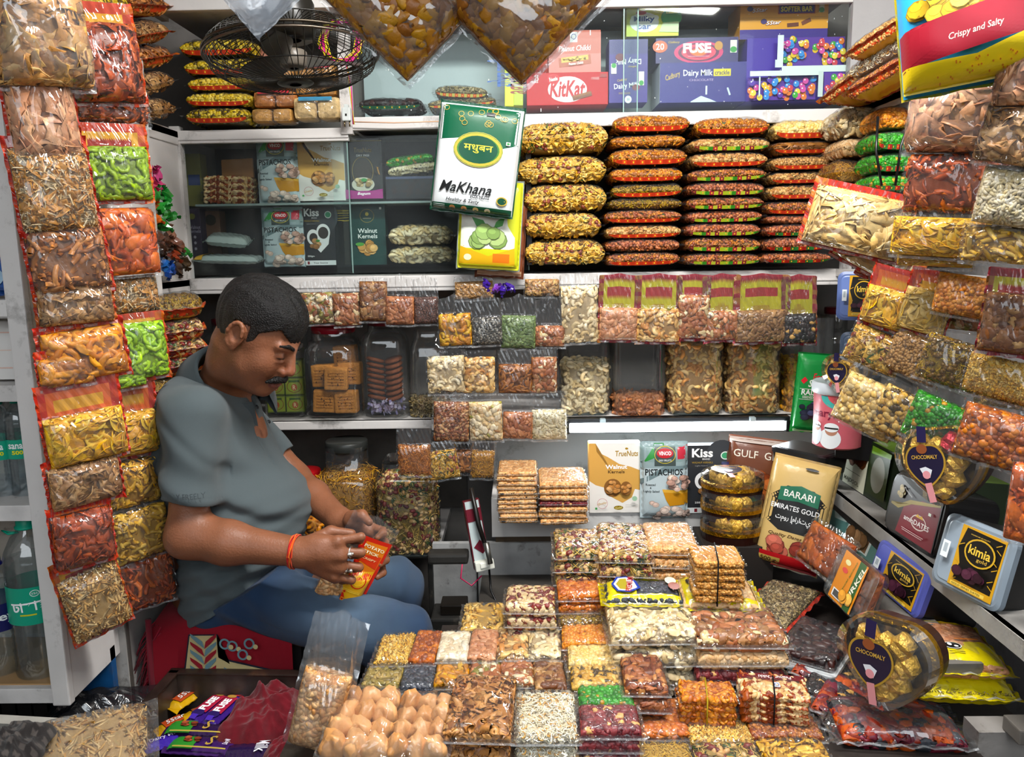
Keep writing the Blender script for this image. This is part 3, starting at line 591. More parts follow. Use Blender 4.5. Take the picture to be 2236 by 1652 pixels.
def packet(label, kind, X, W, H, T, name='snack_packet', cat='packet', group=None, my0=.010, my1=.012, mx=.008, gather=0.0, back=None, seed=None, film='film', flat=.45, fx=None, shape='pillow', band=None, cont=True, twist=None):
    """a filled clear packet: contents, wrapper, optional printed back. X places the centre of the contents."""
    seed = rnd.randrange(10000) if seed is None else seed
    PQ[:] = [9.0, .34] if shape == 'brick' else [4.0, .42]
    t = thing(name, label, cat, X, group)
    if cont: filling(kind, t, shape, W, H, T, seed=seed)
    V, q, U, Vv, _ = sheet(W, H, T, 1, mx, my0, my1, seed, gather, flat=0)
    m = MB(); m.add(V, q, (1, 1, 1), film, True)
    if back is None:
        V2, q2, *_ = sheet(W, H, T, -1, mx, my0, my1, seed, gather, flat=flat); m.add(V2, q2, (1, 1, 1), film, True)
    if my0 >= .007 or shape == 'brick':
        n_ = 14; xs = np.linspace(-W/2-mx*.6, W/2+mx*.6, n_); y0 = -H/2-my0*.95; z_ = .0035*np.sin(xs*140+seed)*(shape != 'brick')-(T*.10 if shape == 'brick' else 0); Vs = np.concatenate([np.stack([xs, np.full(n_, y0), z_+.0008], 1), np.stack([xs, np.full(n_, y0+.0055), z_+.0016], 1)])
        m.add(Vs, [f for i in range(n_-1) for f in ((i, i+1, n_+i), (i+1, n_+i+1, n_+i))], (1, 1, 1), 'seal', True)
    m.build('clear_wrapper', t)
    if back is not None:
        V2, q2, col = printed(W, H, T, mx, my0, my1, seed, back, gather, flat)
        b = MB(); b.add(V2[q2].reshape(-1, 3), np.arange(len(q2)*3).reshape(-1, 3), np.repeat(col, 3, 0), 'print', True); b.build('printed_back', t)
    PQ[:] = [4.0, .42]; return t
def px2m(p, n=1.0): return n*depth(p)/FPX
def hang(label, kind, x0, x1, yt, yb, Y, frac=.6, T=.035, yaw=0, roll=0, lean=0, **kw):
    """a hanging packet filling the frame box x0..x1, yt..yb (pixels) at distance Y; frac of its height holds food"""
    c = PY((x0+x1)/2, (yt+yb)/2, Y); s = px2m(c); va = math.degrees(-math.atan2(c.x, c.y)); W = (x1-x0)*s/max(.4, math.cos(R(yaw-va))); Ht = (yb-yt)*s
    H = Ht*frac-.008; my1 = Ht*(1-frac)
    X = upright(c, yaw, roll, lean) @ Matrix.Translation((0, -Ht/2+.008+H/2, 0))
    kw.setdefault('gather', .0); kw.setdefault('film', 'film_crisp' if frac < .85 else 'film')
    return packet(label, kind, X, W*.92, H, T, my1=my1, my0=.008, mx=W*.04, **kw)
def lay(label, kind, x0, x1, yf, yn, z, T=.03, rz=None, tip=0, **kw):
    """a packet lying flat, its top face spanning x0..x1 (near edge, pixels) and from row yn (near) to yf (far) at height z"""
    a, b = PZ(x0, yn, z), PZ(x1, yn, z); W = (b-a).length; mid = (x0+x1)/2; f = PZ(mid+(1145-mid)*(yn-yf)/max(1., yn-537)*0, yf, z); c0 = (a+b)/2
    H = abs(f.y-c0.y); ang = 0 if rz is None else rz
    c = Vector((c0.x, c0.y+H/2, z-T/2))
    X = TR(c, tip, 0, ang)
    return packet(label, kind, X, W*.96, H*.95, T, **kw), (c, W, H, ang)
ORD = 'topmost,second,third,fourth,fifth,sixth,seventh,eighth,ninth,tenth,eleventh,twelfth,thirteenth'.split(',')

LN = dict(cashew='white cashew nuts', cashew_roast='golden roasted cashews', cashew_masala='yellow masala cashews', almond='brown almonds', almond_pale='light brown almonds', pista='pistachios in shell', pista_pale='pale pistachios', peanut='skinless peanuts', peanut_big='large pale peanuts',
 peanut_red='dark red peanuts', walnut='walnut kernels', walnut_chips='broken walnut pieces', raisin_dark='bluish black raisins', raisin_black='black raisins', raisin_green='green raisins', mixnut='mixed cashews and raisins', mixnut2='mixed almonds and cashews', trail='almonds, cashews and walnuts', fig_trail='brown slivered seeds',
 chickpea='roasted yellow chickpeas', chickpea_big='big pale chickpeas', chana_dark='dark skinned roasted chickpeas', chana_yellow_dark='yellow and black peas', chana_yellow='plain yellow peas', moth='small brown lentils', greenpea='bright green peas', orangepea='glossy orange coated nuts', orangechana='small orange chickpeas', chilli_chana='chilli coated chickpeas',
 poha='golden flattened rice', masala_mix='brown savoury mix', masala_red='reddish peanut mix', masala_orange='orange savoury mix', masala_pale='pale savoury mix', masala_yellow='yellow savoury shreds', sev='golden chickpea noodles', sev_fine='fine pale yellow noodles', sev_orange='orange fried noodles', sevmix='noodles with red peanuts', nutmix='nuts with potato shreds',
 cornflake='cornflake mix', potato_stick='pale potato sticks', rice_stick='thin rice sticks', rice_pale='white puffed rice curls', puffed='pale puffed rice', banana='round yellow banana chips', banana_pale='pale banana chips', chips='thick brown crisps', papad_pink='pinkish thin crisps', papad_pale='pale yellow papad crisps', mushroom='brown dried slices',
 rust_chips='rust red curled chips', rust_sticks='rust red fried strips', orange_chips='bright orange chips', bhujia_brown='brown fried twists', ring_orange='orange fried rings', ring_green='green ridged rings', ring_lime='lime green ridged rings', murukku='yellow fried twists', mur_stick='long golden fingers', fat_yellow='stubby yellow fingers', jalebi='yellow ribbon chips',
 pumpkin='green pumpkin seeds', melon='pale melon seeds', chia='grey chia seeds', flax='brown flax seeds', slice_brown='brown sliced strips', roll_cut='sliced brown rolls', candied='candied red and orange fruit', dates='shiny black dates', apricot='dried orange apricots', figs='dried figs', datebar='date and almond brittle', figroll='rolled fig slices', leftover='leftover crumbs', chikki_grain='sesame brittle', chikki_nut='peanut brittle', chikki_amber='amber peanut brittle')

def hangw(label, kind, x0, x1, yt, yb, wx, frac=.6, T=.035, yaw=50, roll=0, lean=0, **kw):
    """hanging packet whose outer edge touches the side plane X = wx and whose inner edge reaches column x1 of the frame"""
    ym = (yt+yb)/2; left = wx < 0
    E = PX(x0 if left else x1, ym, wx); q = ray(x1 if left else x0, ym); ax = Vector((math.cos(R(yaw)), math.sin(R(yaw)), 0))*(1 if left else -1)
    t = (E.x*q.y-E.y*q.x)/(ax.y*q.x-ax.x*q.y) if abs(ax.y*q.x-ax.x*q.y) > 1e-6 else .1
    W = min(.36, max(.05, abs(t))); c = E+ax*(W/2); c.z = 0; c.z = CAMZ; d0 = ray((x0+x1)/2, ym); s_ = c.y/d0.y; cc = CAM+d0*s_; c.z = cc.z
    Ht = (yb-yt)*px2m(c); H = Ht*frac-.008; my1 = Ht*(1-frac)
    X = upright(c, yaw, roll, lean) @ Matrix.Translation((0, -Ht/2+.008+H/2, 0)); kw.setdefault('film', 'film_crisp')
    return packet(label, kind, X, W*.92, H, T, my1=my1, my0=.008, mx=W*.04, **kw)
# ------------------------------------------------------------ shell of the stall and its built-in shelving
XL, XR, YS, YB = -.975, .925, 2.35, 2.66        # side planes, front plane of the back shelving, back wall
ZT, ZA, ZB, ZC = 2.16, 1.85, 1.42, .985
WH, WH2 = '#d6d2cf', '#c9c5c2'
def slab(name, c, d, col, mat, label=None, cat=None, st=False, bev=.0, group=None):
    m = MB(); m.box((0, 0, 0), d, col, mat, bev=bev); o = m.build(name); o.location = c
    if st: struct(o, label)
    else: tag(o, label, cat, group)
    return o
slab('wall_back', (0, YB+.02, 1.3), (3.4, .04, 2.7), '#7d7874', 'wall', st=True)
slab('wall_left', (-1.42, 1.35, 1.3), (.04, 2.7, 2.7), '#8f8a86', 'wall', st=True)
slab('wall_right', (1.32, 1.35, 1.3), (.04, 2.7, 2.7), '#a5a2a2', 'wall', st=True)
slab('ceiling', (0, 1.5, 2.6), (3.4, 2.5, .04), '#bdb9b5', 'wall', st=True)
slab('floor', (0, 1.0, -.02), (3.4, 3.5, .04), '#4c4744', 'wall_dark' if 'wall_dark' in MATS else 'wall', st=True)
# long boards
def board(name, lab, x0, x1, y0, y1, ztop, th, col=WH, mat='paint', lipe=None, roll=0, group='painted wooden shelf boards'):
    m = MB(); m.box(((x0+x1)/2, (y0+y1)/2, ztop-.01), (x1-x0, y1-y0, .02), col, mat)
    m.box(((x0+x1)/2, y0+.008, ztop-th/2), (x1-x0, .02, th), col, mat, bev=.003)
    if lipe: m.box(((x0+x1)/2, y0-.002, ztop-th+lipe), (x1-x0, .006, .003), WH2, mat)
    return tag(m.build(name), lab, 'shelf', group)
board('wooden_shelf', 'white painted shelf above the ceiling fan, topmost on the back wall', XL, -.49, YS-.12, YB, ZT, .035)
board('wooden_shelf', 'white painted top shelf over the pane with the chocolate boxes', -.49, XR, YS, YB, ZT+.03, .045)
board('wooden_shelf', 'white painted shelf under the yellow pea packets and bread biscuits', XL, -.49, YS, YB, ZA-.012, .036, lipe=.01)
board('wooden_shelf', 'white painted shelf carrying the chocolate and chikki boxes', -.49, XR, YS, YB, ZA+.016, .036)
board('wooden_shelf', 'long white shelf below the glass cabinet and snack packet stacks', XL, XR, YS, YB, ZB, .045, lipe=.014)
board('wooden_shelf', 'thick white shelf carrying the biscuit jars', XL, -.28, YS+.02, YB, ZC, .026)
board('wooden_shelf', 'white shelf carrying the big square cashew jars', -.28, XR, YS+.0, YB, ZC+.006, .034)
board('wooden_shelf', 'low white shelf carrying the two big glass jars of noodles', XL, -.26, YS-.06, YB, .612, .035)
def post(lab, x, y, z0, z1, wx=.02, wy=.03, col=WH, name='trim_post'):
    m = MB(); m.box((x, y, (z0+z1)/2), (wx, wy, z1-z0), col, 'paint_dirty'); o = m.build(name); struct(o, lab); return o
post('upright', XL-.01, YS+.012, ZB, ZA, .028); post('upright', -.492, YS+.008, ZA-.03, ZT+.02, .032); post('upright', XR+.012, YS+.012, ZB, ZT+.1, .024, .03, '#b9b5b4')
# left side: panel, shelf boards running towards the street, recess
m = MB(); m.box((XL-.014, 2.06, (ZA+ZB)/2-.03), (.020, .58, ZA-ZB+.03), WH, 'paint'); struct(m.build('trim_side_panel'), 'white panel')
for z, th, lab in ((ZA-.012, .04, 'white side shelf carrying the diagonal stack of snack packets'), (ZB, .05, 'white side shelf with the wrapped toffees on its end')):
    m = MB(); m.box((XL-.14, 2.0, z-.01), (.28, .70, .02), WH, 'paint'); m.box((XL-.01, 2.0, z-th/2), (.02, .70, th), WH, 'paint', bev=.003); tag(m.build('side_shelf'), lab, 'shelf', 'painted wooden shelf boards')
m = MB(); m.box((XL-.14, 2.0, ZT+.0), (.28, .70, .02), WH, 'paint'); m.box((XL-.01, 2.0, ZT-.012), (.02, .70, .035), WH, 'paint'); tag(m.build('side_shelf'), 'white side shelf board high up by the corner', 'shelf', 'painted wooden shelf boards')
m = MB(); m.box((XL-.29, 2.0, 1.3), (.02, .72, 2.5), '#8f8b88', 'wall'); struct(m.build('wall_recess_back'))
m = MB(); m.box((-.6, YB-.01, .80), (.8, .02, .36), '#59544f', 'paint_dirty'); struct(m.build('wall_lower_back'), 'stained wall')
# right side panels and shelf
for z, th, lab in ((ZA+.012, .035, 'white side shelf under the slanting packets by the chips bag'),):
    m = MB(); m.box((XR+.15, 1.95, z-.01), (.30, .80, .02), WH, 'paint'); m.box((XR+.01, 1.95, z-th/2), (.02, .80, th), WH, 'paint', bev=.003); tag(m.build('side_shelf'), lab, 'shelf', 'painted wooden shelf boards')
m = MB(); m.box((XR+.31, 1.9, 1.3), (.02, .9, 2.5), '#8f8c8c', 'wall'); struct(m.build('wall_recess_right'))
m = MB(); m.box((XR+.05, 2.36, 2.1), (.12, .03, .5), '#a9a6a6', 'paint'); struct(m.build('trim_corner_panel'))
m = MB(); m.box((XR+.03, 1.75, ZB-.01), (.10, 1.2, .02), WH, 'paint_dirty'); tag(m.build('side_shelf'), 'narrow white side shelf hidden behind the hanging packets', 'shelf', 'painted wooden shelf boards')

# glass cabinet front between shelf B and shelf A
gt = thing('glass_cabinet', 'glass fronted wall cabinet with two sliding panes and nut boxes inside', 'cabinet')
m = MB(); m.box((-.485, YB-.03, (ZA+ZB)/2), (.98, .02, ZA-ZB-.04), '#59595c', 'paint'); m.box((.02, 2.5, (ZA+ZB)/2), (.015, .3, ZA-ZB-.05), '#56565a', 'paint'); m.build('back_panel', gt)
m = MB(); m.box((-.48, YS+.13, 1.632), (.96, .17, .006), '#8a9a98', 'plastic'); m.build('glass_shelf', gt)
for x0, x1, y in ((XL+.01, -.495, YS+.012), (-.545, .02, YS+.020)):
    m = MB(); m.box(((x0+x1)/2, y, (ZA+ZB)/2-.012), (x1-x0, .004, ZA-ZB-.042), (1, 1, 1), 'pane'); m.box((x1-.002, y, (ZA+ZB)/2-.012), (.003, .005, ZA-ZB-.042), '#7f9c96', 'plastic'); m.build('glass_pane', gt)
gt = thing('glass_case', 'glass fronted upper case in front of the chocolate boxes', 'cabinet')
m = MB(); m.box((.21, YB-.03, 2.0), (1.4, .02, .30), '#b9c4c8', 'paint'); m.build('back_panel', gt)
for x0, x1, y in ((-.47, .33, YS+.02), (.29, XR-.005, YS+.012)):
    m = MB(); m.box(((x0+x1)/2, y, 2.01), (x1-x0, .004, .285), (1, 1, 1), 'pane'); m.box((x0 if x0 > 0 else x1, y, 2.01), (.003, .005, .285), '#8fb0a8', 'plastic')
    r = random.Random(int(x0*100)+900)
    for i in range(46):
        x = x0+.03+r.random()*(x1-x0-.05); z = 1.875+r.random()**1.6*.25; s = .0008+.0022*r.random()**3
        m.box((x, y-.0028, z), (s, .0006, s*(1+4*r.random()**4)), '#dfe6e4', 'matte')
    m.build('glass_pane', gt)

# tube light under shelf C
t = thing('tube_light', 'glowing white tube light in a black batten under the cashew jars', 'lamp')
a, b = PY(1243, 934, 2.325), PY(1714, 933, 2.325); zc = (a.z+b.z)/2+.004; L_ = b.x-a.x; cx_ = (a.x+b.x)/2
m = MB(); m.box((0, .012, .004), (L_+.03, .026, .045), '#16181b', 'plastic', bev=.004); m.build('batten', t, Matrix.Translation((cx_, 2.325, zc)))
m = MB(); m.box((0, -.004, 0), (L_, .014, .028), (1, 1, 1), 'tube_glow', bev=.005); m.build('diffuser', t, Matrix.Translation((cx_, 2.325, zc)))
for s in (-1, 1):
    m = MB(); m.box((0, -.003, 0), (.012, .018, .036), '#101214', 'plastic', bev=.003); m.build('end_cap', t, Matrix.Translation((cx_+s*(L_/2+.006), 2.325, zc)))
for s in (-.22, .22):
    m = MB(); m.box((0, 0, 0), (.016, .02, .012), '#9fb0b8', 'plastic', bev=.002); m.build('clip', t, Matrix.Translation((cx_+s, 2.318, zc+.022)))
area('tube_light_glow', (cx_, 2.300, zc), (cx_, 1.6, zc-.25), L_, .03, 3.6, (.88, .96, 1.0))

# ledge with the leaning board below the tube
m = MB(); m.box((.41, 2.42, .768), (1.02, .36, .02), WH, 'paint'); m.box((.41, 2.245, .72), (1.02, .02, .115), '#d9d8d6', 'paint'); m.box((.41, 2.50, .86), (1.02, .02, .17), '#b9bdbe', 'paint')
m.box((.41, 2.47, .935), (1.02, .09, .014), '#c9cdcd', 'paint'); tag(m.build('display_ledge'), 'white painted display ledge behind the counter, holding boxes and peanut packets', 'ledge')
slab('under_ledge_board', (.41, 2.27, .650), (1.0, .06, .02), '#4a3c2c', 'paint_dirty', 'rough dark timber bearer under the white display ledge', 'board')
m = MB(); m.box((.1, 2.24, .45), (.75, .02, .39), '#a9a9a8', 'paint_dirty'); m.box((-.145, 2.224, .45), (.004, .01, .39), '#2a2826', 'paint'); struct(m.build('trim_lower_panel'), 'grey lower panel')
slab('wall_lower_right', (.62, 2.60, .78), (.7, .02, .42), '#8f979b', 'wall', st=True)

# the counter (bulk hidden by the packets)
m = MB(); m.box((.42, 1.52, .545), (1.10, 1.36, .03), '#3a3632', 'paint_dirty'); m.box((.42, .86, .27), (1.10, .03, .54), '#5c5650', 'paint_dirty'); tag(m.build('counter'), 'dark worn counter carrying the flat packets of nuts and snacks', 'counter')
# right hand stepped ledges
m = MB(); m.box((.93, 1.675, .835), (.22, 1.11, .02), '#8d8a86', 'paint_dirty'); m.box((.825, 1.675, .828), (.014, 1.11, .034), '#a09d98', 'paint_dirty'); m.box((.77, 1.75, .722), (.13, .75, .02), '#6f6b66', 'paint_dirty')
m.box((.835, 1.90, .74), (.012, .66, .15), '#3a3836', 'paint_dirty'); tag(m.build('stepped_ledge'), 'worn grey stepped wooden ledge under the date boxes', 'ledge')
m = MB(); m.box((.92, 1.33, .42), (.25, .05, .44), '#8f8a86', 'paint_dirty'); m.box((.92, 1.29, .655), (.16, .05, .028), '#6a655f', 'paint_dirty', bev=.003); tag(m.build('side_cupboard'), 'grubby grey cupboard end below the yellow packets', 'cupboard')

# left hand bottle cabinet facing the street
XD = -.93
t = thing('bottle_cabinet', 'white painted street-side cabinet with bottles, packets hung on its inner side', 'cabinet')
m = MB()
m.box((XD-.012, 1.60, 1.28), (.024, .22, 1.36), WH, 'paint'); m.build('side_panel', t)
m = MB(); m.box((XD-.014, 1.925, 1.30), (.02, .30, 1.34), '#cfcac6', 'paint_dirty'); m.build('side_panel', t)
m = MB(); m.box((XD-.016, 1.492, 1.28), (.036, .02, 1.37), WH, 'paint', bev=.003); m.build('front_stile', t)
m = MB(); m.box((XD-.21, 1.74, 1.2), (.40, .02, 1.3), '#b7aea2', 'paint_dirty'); m.build('back_panel', t)
BSH = [PY(60, y, 1.50).z for y in (1497, 1100, 840, 655)]
for z in BSH:
    m = MB(); m.box((XD-.21, 1.61, z-.012), (.40, .24, .02), WH, 'paint_dirty'); m.box((XD-.21, 1.495, z-.014), (.40, .02, .032), WH, 'paint_dirty', bev=.002); m.build('shelf', t)
m = MB(); m.box((XD-.2, 1.60, BSH[0]+.003), (.36, .2, .004), '#b08a5c', 'card'); m.build('cardboard_liner', t)
m = MB(); m.box((XD-.032, 1.505, BSH[2]+.065), (.010, .03, .17), WH2, 'paint_dirty'); m.box((XD-.21, 1.505, BSH[2]+.135), (.36, .03, .012), WH2, 'paint_dirty'); m.build('inner_frame', t)
m = MB(); m.box((XD-.0, 1.86, .45), (.03, .34, .50), '#aaa6a2', 'paint_dirty'); m.box((XD+.0, 1.70, .45), (.035, .012, .5), '#55504c', 'paint'); struct(m.build('trim_lower_left'), 'grubby lower panel')
m = MB(); m.box((XD-.10, 1.66, .46), (.20, .02, .34), '#0f4f86', 'paint'); struct(m.build('trim_blue_panel'), 'blue panel')
m = MB()
for i in range(8): m.box((XD-.38+i*.035, 1.60, .45), (.03, .012, .36), '#1c1c1e', 'metal')
struct(m.build('trim_dark_shutter'), 'dark corrugated shutter')
# ------------------------------------------------------------ snack packets stacked on the shelves
def band_strip(t, W, H, T, cols, seed=0):
    """printed band round the near lower edge of a packet"""
    r = random.Random(seed); m = MB(); n = 16; x = -W/2*.97
    for i in range(n):
        w_ = W*.97/n*(1 if i < n-1 else 1); c = cols[i % len(cols)]; x0, x1 = -W/2*.97+i*W*.97/n, -W/2*.97+(i+1)*W*.97/n
        def pt(xx, s): 
            u = xx/(W/2); f = float(pil(np.array(u), np.array(-.965))); return (xx, -H/2*(.99 if s else .955)-.0035, -T/2*(.32 if s else 1.0)*min(1, f*1.6)-.001)
        V = [pt(x0, 0), pt(x1, 0), pt(x1, 1), pt(x0, 1)]
        m.add(V, [(0, 1, 2), (0, 2, 3)], c, 'print')
        if i % 2 == 0:
            q = [tuple(np.array(V[0])*.3*.5+np.array(V[1])*.35+np.array(V[2])*.35+np.array(V[3])*.15)]
            cx_ = (x0+x1)/2; a, b = np.array(V[0]), np.array(V[3]); ce = (np.array(V[0])+np.array(V[1])+np.array(V[2])+np.array(V[3]))/4; dx = np.array([w_*.16, 0, 0]); dz = (b-a)*.22; off = np.array([0, -.0008, 0])
            m.add([ce-dx-dz+off, ce+dx-dz+off, ce+dx+dz+off, ce-dx+dz+off], [(0, 1, 2), (0, 2, 3)], '#e6a82a', 'print')
    m.build('printed_band', t)
BR = ['#b8300f', '#a8280c', '#c43c14', '#a8280c']; BG = ['#7a1a2c', '#9aa81c', '#8cb02c', '#2f7a1c', '#9c2030', '#a8b02c']; BX = ['#b02010', '#8c1a10', '#1f5c24', '#2a6a2c']
def stack(desc, rows, Y, dep, group, jit=.004, back=PRINT):
    """rows: (kind, x0, x1, ytop, ybot, band) from the top; labels say the place in the stack"""
    n = len(rows)
    for i, (kind, x0, x1, y0, y1, bd) in enumerate(rows):
        a, b = PY(x0, (y0+y1)/2, Y), PY(x1, (y0+y1)/2, Y); T = PY(x0, y0, Y).z-PY(x0, y1, Y).z; W = b.x-a.x
        c = Vector(((a.x+b.x)/2, Y+dep/2+rnd.uniform(-1, 1)*jit, (a.z+b.z)/2))
        t = packet('%s, %s of %s' % (LN[kind], ('%s from the top' % ORD[i] if 0 < i < n-1 else 'topmost' if i == 0 else 'bottom one'), desc), kind, TR(c, 0, rnd.uniform(-1, 1), rnd.uniform(-1.5, 1.5)), W*.93, dep, T*1.0, group=group, mx=.014, flat=.25, my0=.003, film='film_crisp', back=None)
        if bd: band_strip(t, W*.9, dep, T, bd, i)
stack('the wide stack of big cornflake bags', [('cornflake', 1122, 1335, 262, 340, None), ('cornflake', 1118, 1332, 338, 404, None), ('cornflake', 1138, 1332, 400, 468, None), ('cornflake', 1140, 1318, 462, 524, None), ('cornflake', 1140, 1328, 522, 584, None)], 2.30, .22, 'big cornflake bags')
M_ = 'masala_mix'
stack('the stack beside the cornflake bags', [('masala_orange', 1332, 1512, 248, 292, BR), ('masala_orange', 1328, 1503, 293, 323, None), ('masala_orange', 1326, 1506, 322, 365, BR), ('masala_orange', 1328, 1498, 364, 400, BR), ('masala_yellow', 1332, 1498, 398, 434, BR), ('masala_yellow', 1324, 1496, 431, 459, None), (M_, 1316, 1496, 457, 490, BR), ('masala_pale', 1318, 1494, 490, 523, BR), ('masala_red', 1318, 1492, 521, 552, None), (M_, 1320, 1492, 550, 583, BR)], 2.31, .20, 'packets in the second stack')
stack('the stack with green printed bottoms', [('masala_orange', 1515, 1688, 254, 298, BR), ('masala_pale', 1504, 1688, 298, 332, BG), ('masala_pale', 1504, 1682, 330, 368, BR), (M_, 1502, 1680, 366, 398, BG), ('masala_red', 1498, 1676, 396, 430, BG), (M_, 1496, 1674, 428, 460, BG), ('masala_red', 1496, 1672, 458, 488, BG), ('masala_red', 1494, 1668, 487, 518, BG), (M_, 1494, 1668, 517, 553, BG), (M_, 1492, 1668, 552, 581, BG)], 2.31, .20, 'packets in the third stack')
stack('the stack under the topmost chickpea bag', [('chickpea', 1688, 1842, 258, 308, BR), ('slice_brown', 1686, 1838, 306, 338, BR), ('moth', 1684, 1838, 338, 374, BR), ('masala_pale', 1680, 1838, 372, 403, BR), ('masala_pale', 1676, 1832, 402, 438, BR), (M_, 1670, 1830, 438, 471, BR), ('masala_red', 1668, 1826, 470, 489, None), ('masala_red', 1668, 1824, 488, 518, BX), ('masala_red', 1666, 1822, 517, 551, BX), ('masala_red', 1664, 1820, 550, 577, BX)], 2.31, .20, 'packets in the fourth stack')
stack('the corner pile of white cashew bag', [('cashew', 1826, 1985, 228, 305, None), ('peanut_big', 1836, 1936, 300, 346, None), ('sev', 1822, 1930, 346, 402, None), ('chickpea', 1832, 1930, 402, 450, None)], 2.18, .16, 'packets piled in the corner')
stack('the pile behind the black hook', [('orangechana', 1925, 2000, 232, 286, None), ('greenpea', 1914, 2002, 286, 332, BX), ('greenpea', 1912, 2004, 332, 380, BX), ('greenpea', 1908, 2006, 380, 420, BX)], 2.02, .14, 'green packets in the corner')
stack('the pea stack behind the fan', [('chana_yellow_dark', 385, 560, 80, 126, BR), ('chana_yellow_dark', 395, 565, 124, 168, BR), ('chana_yellow', 402, 552, 164, 201, BR), ('chana_yellow', 398, 550, 197, 236, BR), ('chana_yellow_dark', 400, 546, 232, 274, BR)], 2.32, .2, 'yellow pea packets')
# side shelf at the upper corner: packets with their ends poking out
for j, (Yc, kinds, nm) in enumerate(((1.93, ['sev_fine', 'sev_fine', 'chana_yellow_dark', 'chana_yellow_dark', 'chana_yellow'], 'nearer'), (2.15, ['mushroom', 'mushroom', 'bhujia_brown', 'mushroom', 'bhujia_brown'], 'farther'))):
    for i, k in enumerate(kinds):
        n = len(kinds)-1-i; c = Vector((XL-.055, Yc, ZA+.012+i*.063))
        t = packet('packet of %s, %s on the %s side shelf pile' % (LN[k], 'topmost' if n == 0 else 'bottom one' if i == 0 else ORD[n]+' from the top', nm), k, TR(c, 0, rnd.uniform(10, 18), -90+rnd.uniform(-9, 4)) @ Matrix.Rotation(0, 4, 'X'), .19, .20, .058, group='packets stacked on the side shelf', flat=.2, mx=.012, back=PRINT if 1 < i else None, film='film_crisp')
for i, (k, y0, y1, x0) in enumerate((('masala_yellow', 648, 700, 330), ('sevmix', 700, 748, 334), ('sevmix', 738, 784, 336), ('sevmix', 776, 818, 340), ('sev_fine', 820, 868, 335), ('sev_fine', 866, 915, 335))):
    a, b = PY(x0, y0, 2.04), PY(425, y1, 2.04); T = a.z-b.z; c = Vector(((a.x+b.x)/2-.03, 2.06, (a.z+b.z)/2))
    packet('packet of %s, %s in the recess behind the man' % (LN[k], 'topmost' if i == 0 else 'bottom one' if i == 5 else ORD[i]+' from the top'), k, TR(c, 0, -4, 24+rnd.uniform(-5, 5)), .18, .17, T*1.1, group='packets in the left recess', back=PRINT, flat=.2, film='film_crisp')
# right side shelf: packets slanting out
for i, (k, x0, x1, y0, y1, Y, lab, bk) in enumerate((('moth', 1838, 1960, 158, 205, 2.12, 'slanting packet of small brown lentils with a red band, on the side shelf', PRINT), ('masala_mix', 1900, 1990, 150, 195, 1.98, 'dark savoury packet squeezed against the chips bag', PRINT), ('rice_pale', 1908, 1985, 100, 150, 1.98, 'pale white packet with yellow edge beside the chips bag', None), ('moth', 1905, 1990, 55, 108, 1.95, 'packet of brown lentils behind the chips bag', PRINT))):
    a, b = PY(x0, y1, Y), PY(x1, y0, Y); c = (a+b)/2; t = packet(lab, k, TR(c, 0, -24 if i < 1 else -18, -60), .17, (b.x-a.x)*1.2, .045, group='packets on the side shelf by the chips bag', back=bk, flat=.2, film='film_crisp')

# ------------------------------------------------------------ hanging packets: kind, box, distance, filled share, thickness, back, where
def hrow(rows, Y, group, yaw=0, roll=0, T=.03, wx=None, **kw):
    for r_ in rows:
        k, x0, x1, yt, yb, fr, lab = r_[:7]; o = dict(kw); o.update(r_[7] if len(r_) > 7 else {})
        y_ = o.pop('Y', Y); ya = o.pop('yaw', yaw); ro = o.pop('roll', roll); t_ = o.pop('T', T)
        if wx: o.setdefault('film', 'film_crisp'); hangw(lab, k, x0, x1, yt, yb, o.pop('wx', wx), fr, t_, ya+rnd.uniform(-4, 4), ro+rnd.uniform(-2.5, 2.5), group=group, **o)
        else: hang(lab, k, x0, x1, yt, yb, y_, fr, t_, ya+rnd.uniform(-5, 5), ro+rnd.uniform(-2.5, 2.5), group=group, **o)
G = dict(gather=.62)
hrow([('masala_orange', 488, 560, 618, 715, .5, 'hanging packet of orange savoury mix half hidden by the dark hair'),
      ('mixnut', 655, 737, 612, 712, .74, 'hanging packet of cashews and raisins nearest the dark hair'),
      ('mixnut2', 725, 788, 610, 716, .72, 'hanging packet of cashews and almonds beside the walnut packet'),
      ('walnut', 783, 848, 606, 706, .92, 'hanging packet of walnut kernels above the red jar lid'),
      ('almond', 840, 907, 605, 714, .62, 'hanging packet of loose brown almonds beside the walnut packet'),
      ('flax', 902, 958, 605, 712, .6, 'hanging packet of fine brown flax seeds')], 2.31, 'packets hung above the biscuit jars', yaw=4, gather=.55)
hrow([('moth', 990, 1080, 603, 658, .8, 'small packet of chopped nuts below the walnuts pouch', dict(Y=2.32)), ('masala_pale', 1143, 1225, 604, 652, .9, 'small packet of pale savoury mix beside the purple toffees', dict(Y=2.32)),
      ('cashew_masala', 955, 1032, 648, 760, .68, 'hanging packet of yellow masala cashews'), ('chia', 1026, 1100, 648, 758, .60, 'hanging packet of grey chia seeds'),
      ('pumpkin', 1092, 1173, 648, 766, .66, 'hanging packet of green pumpkin seeds'), ('mixnut2', 1164, 1236, 650, 762, .46, 'hanging half empty packet of mixed nuts beside the pumpkin seeds')], 2.28, 'packets hung in the first middle row', gather=.5)
hrow([('cashew', 930, 1018, 762, 864, .86, 'square packet of white cashews, below the masala cashews'), ('cashew_roast', 1008, 1084, 764, 864, .86, 'square packet of golden cashews beside the white cashew packet'),
      ('figroll', 1086, 1166, 764, 864, .7, 'packet with a slanting roll of dried fig slices'), ('mixnut2', 1158, 1218, 762, 864, .84, 'packet of almonds and cashews beside the fig roll')], 2.26, 'packets hung in the second middle row')
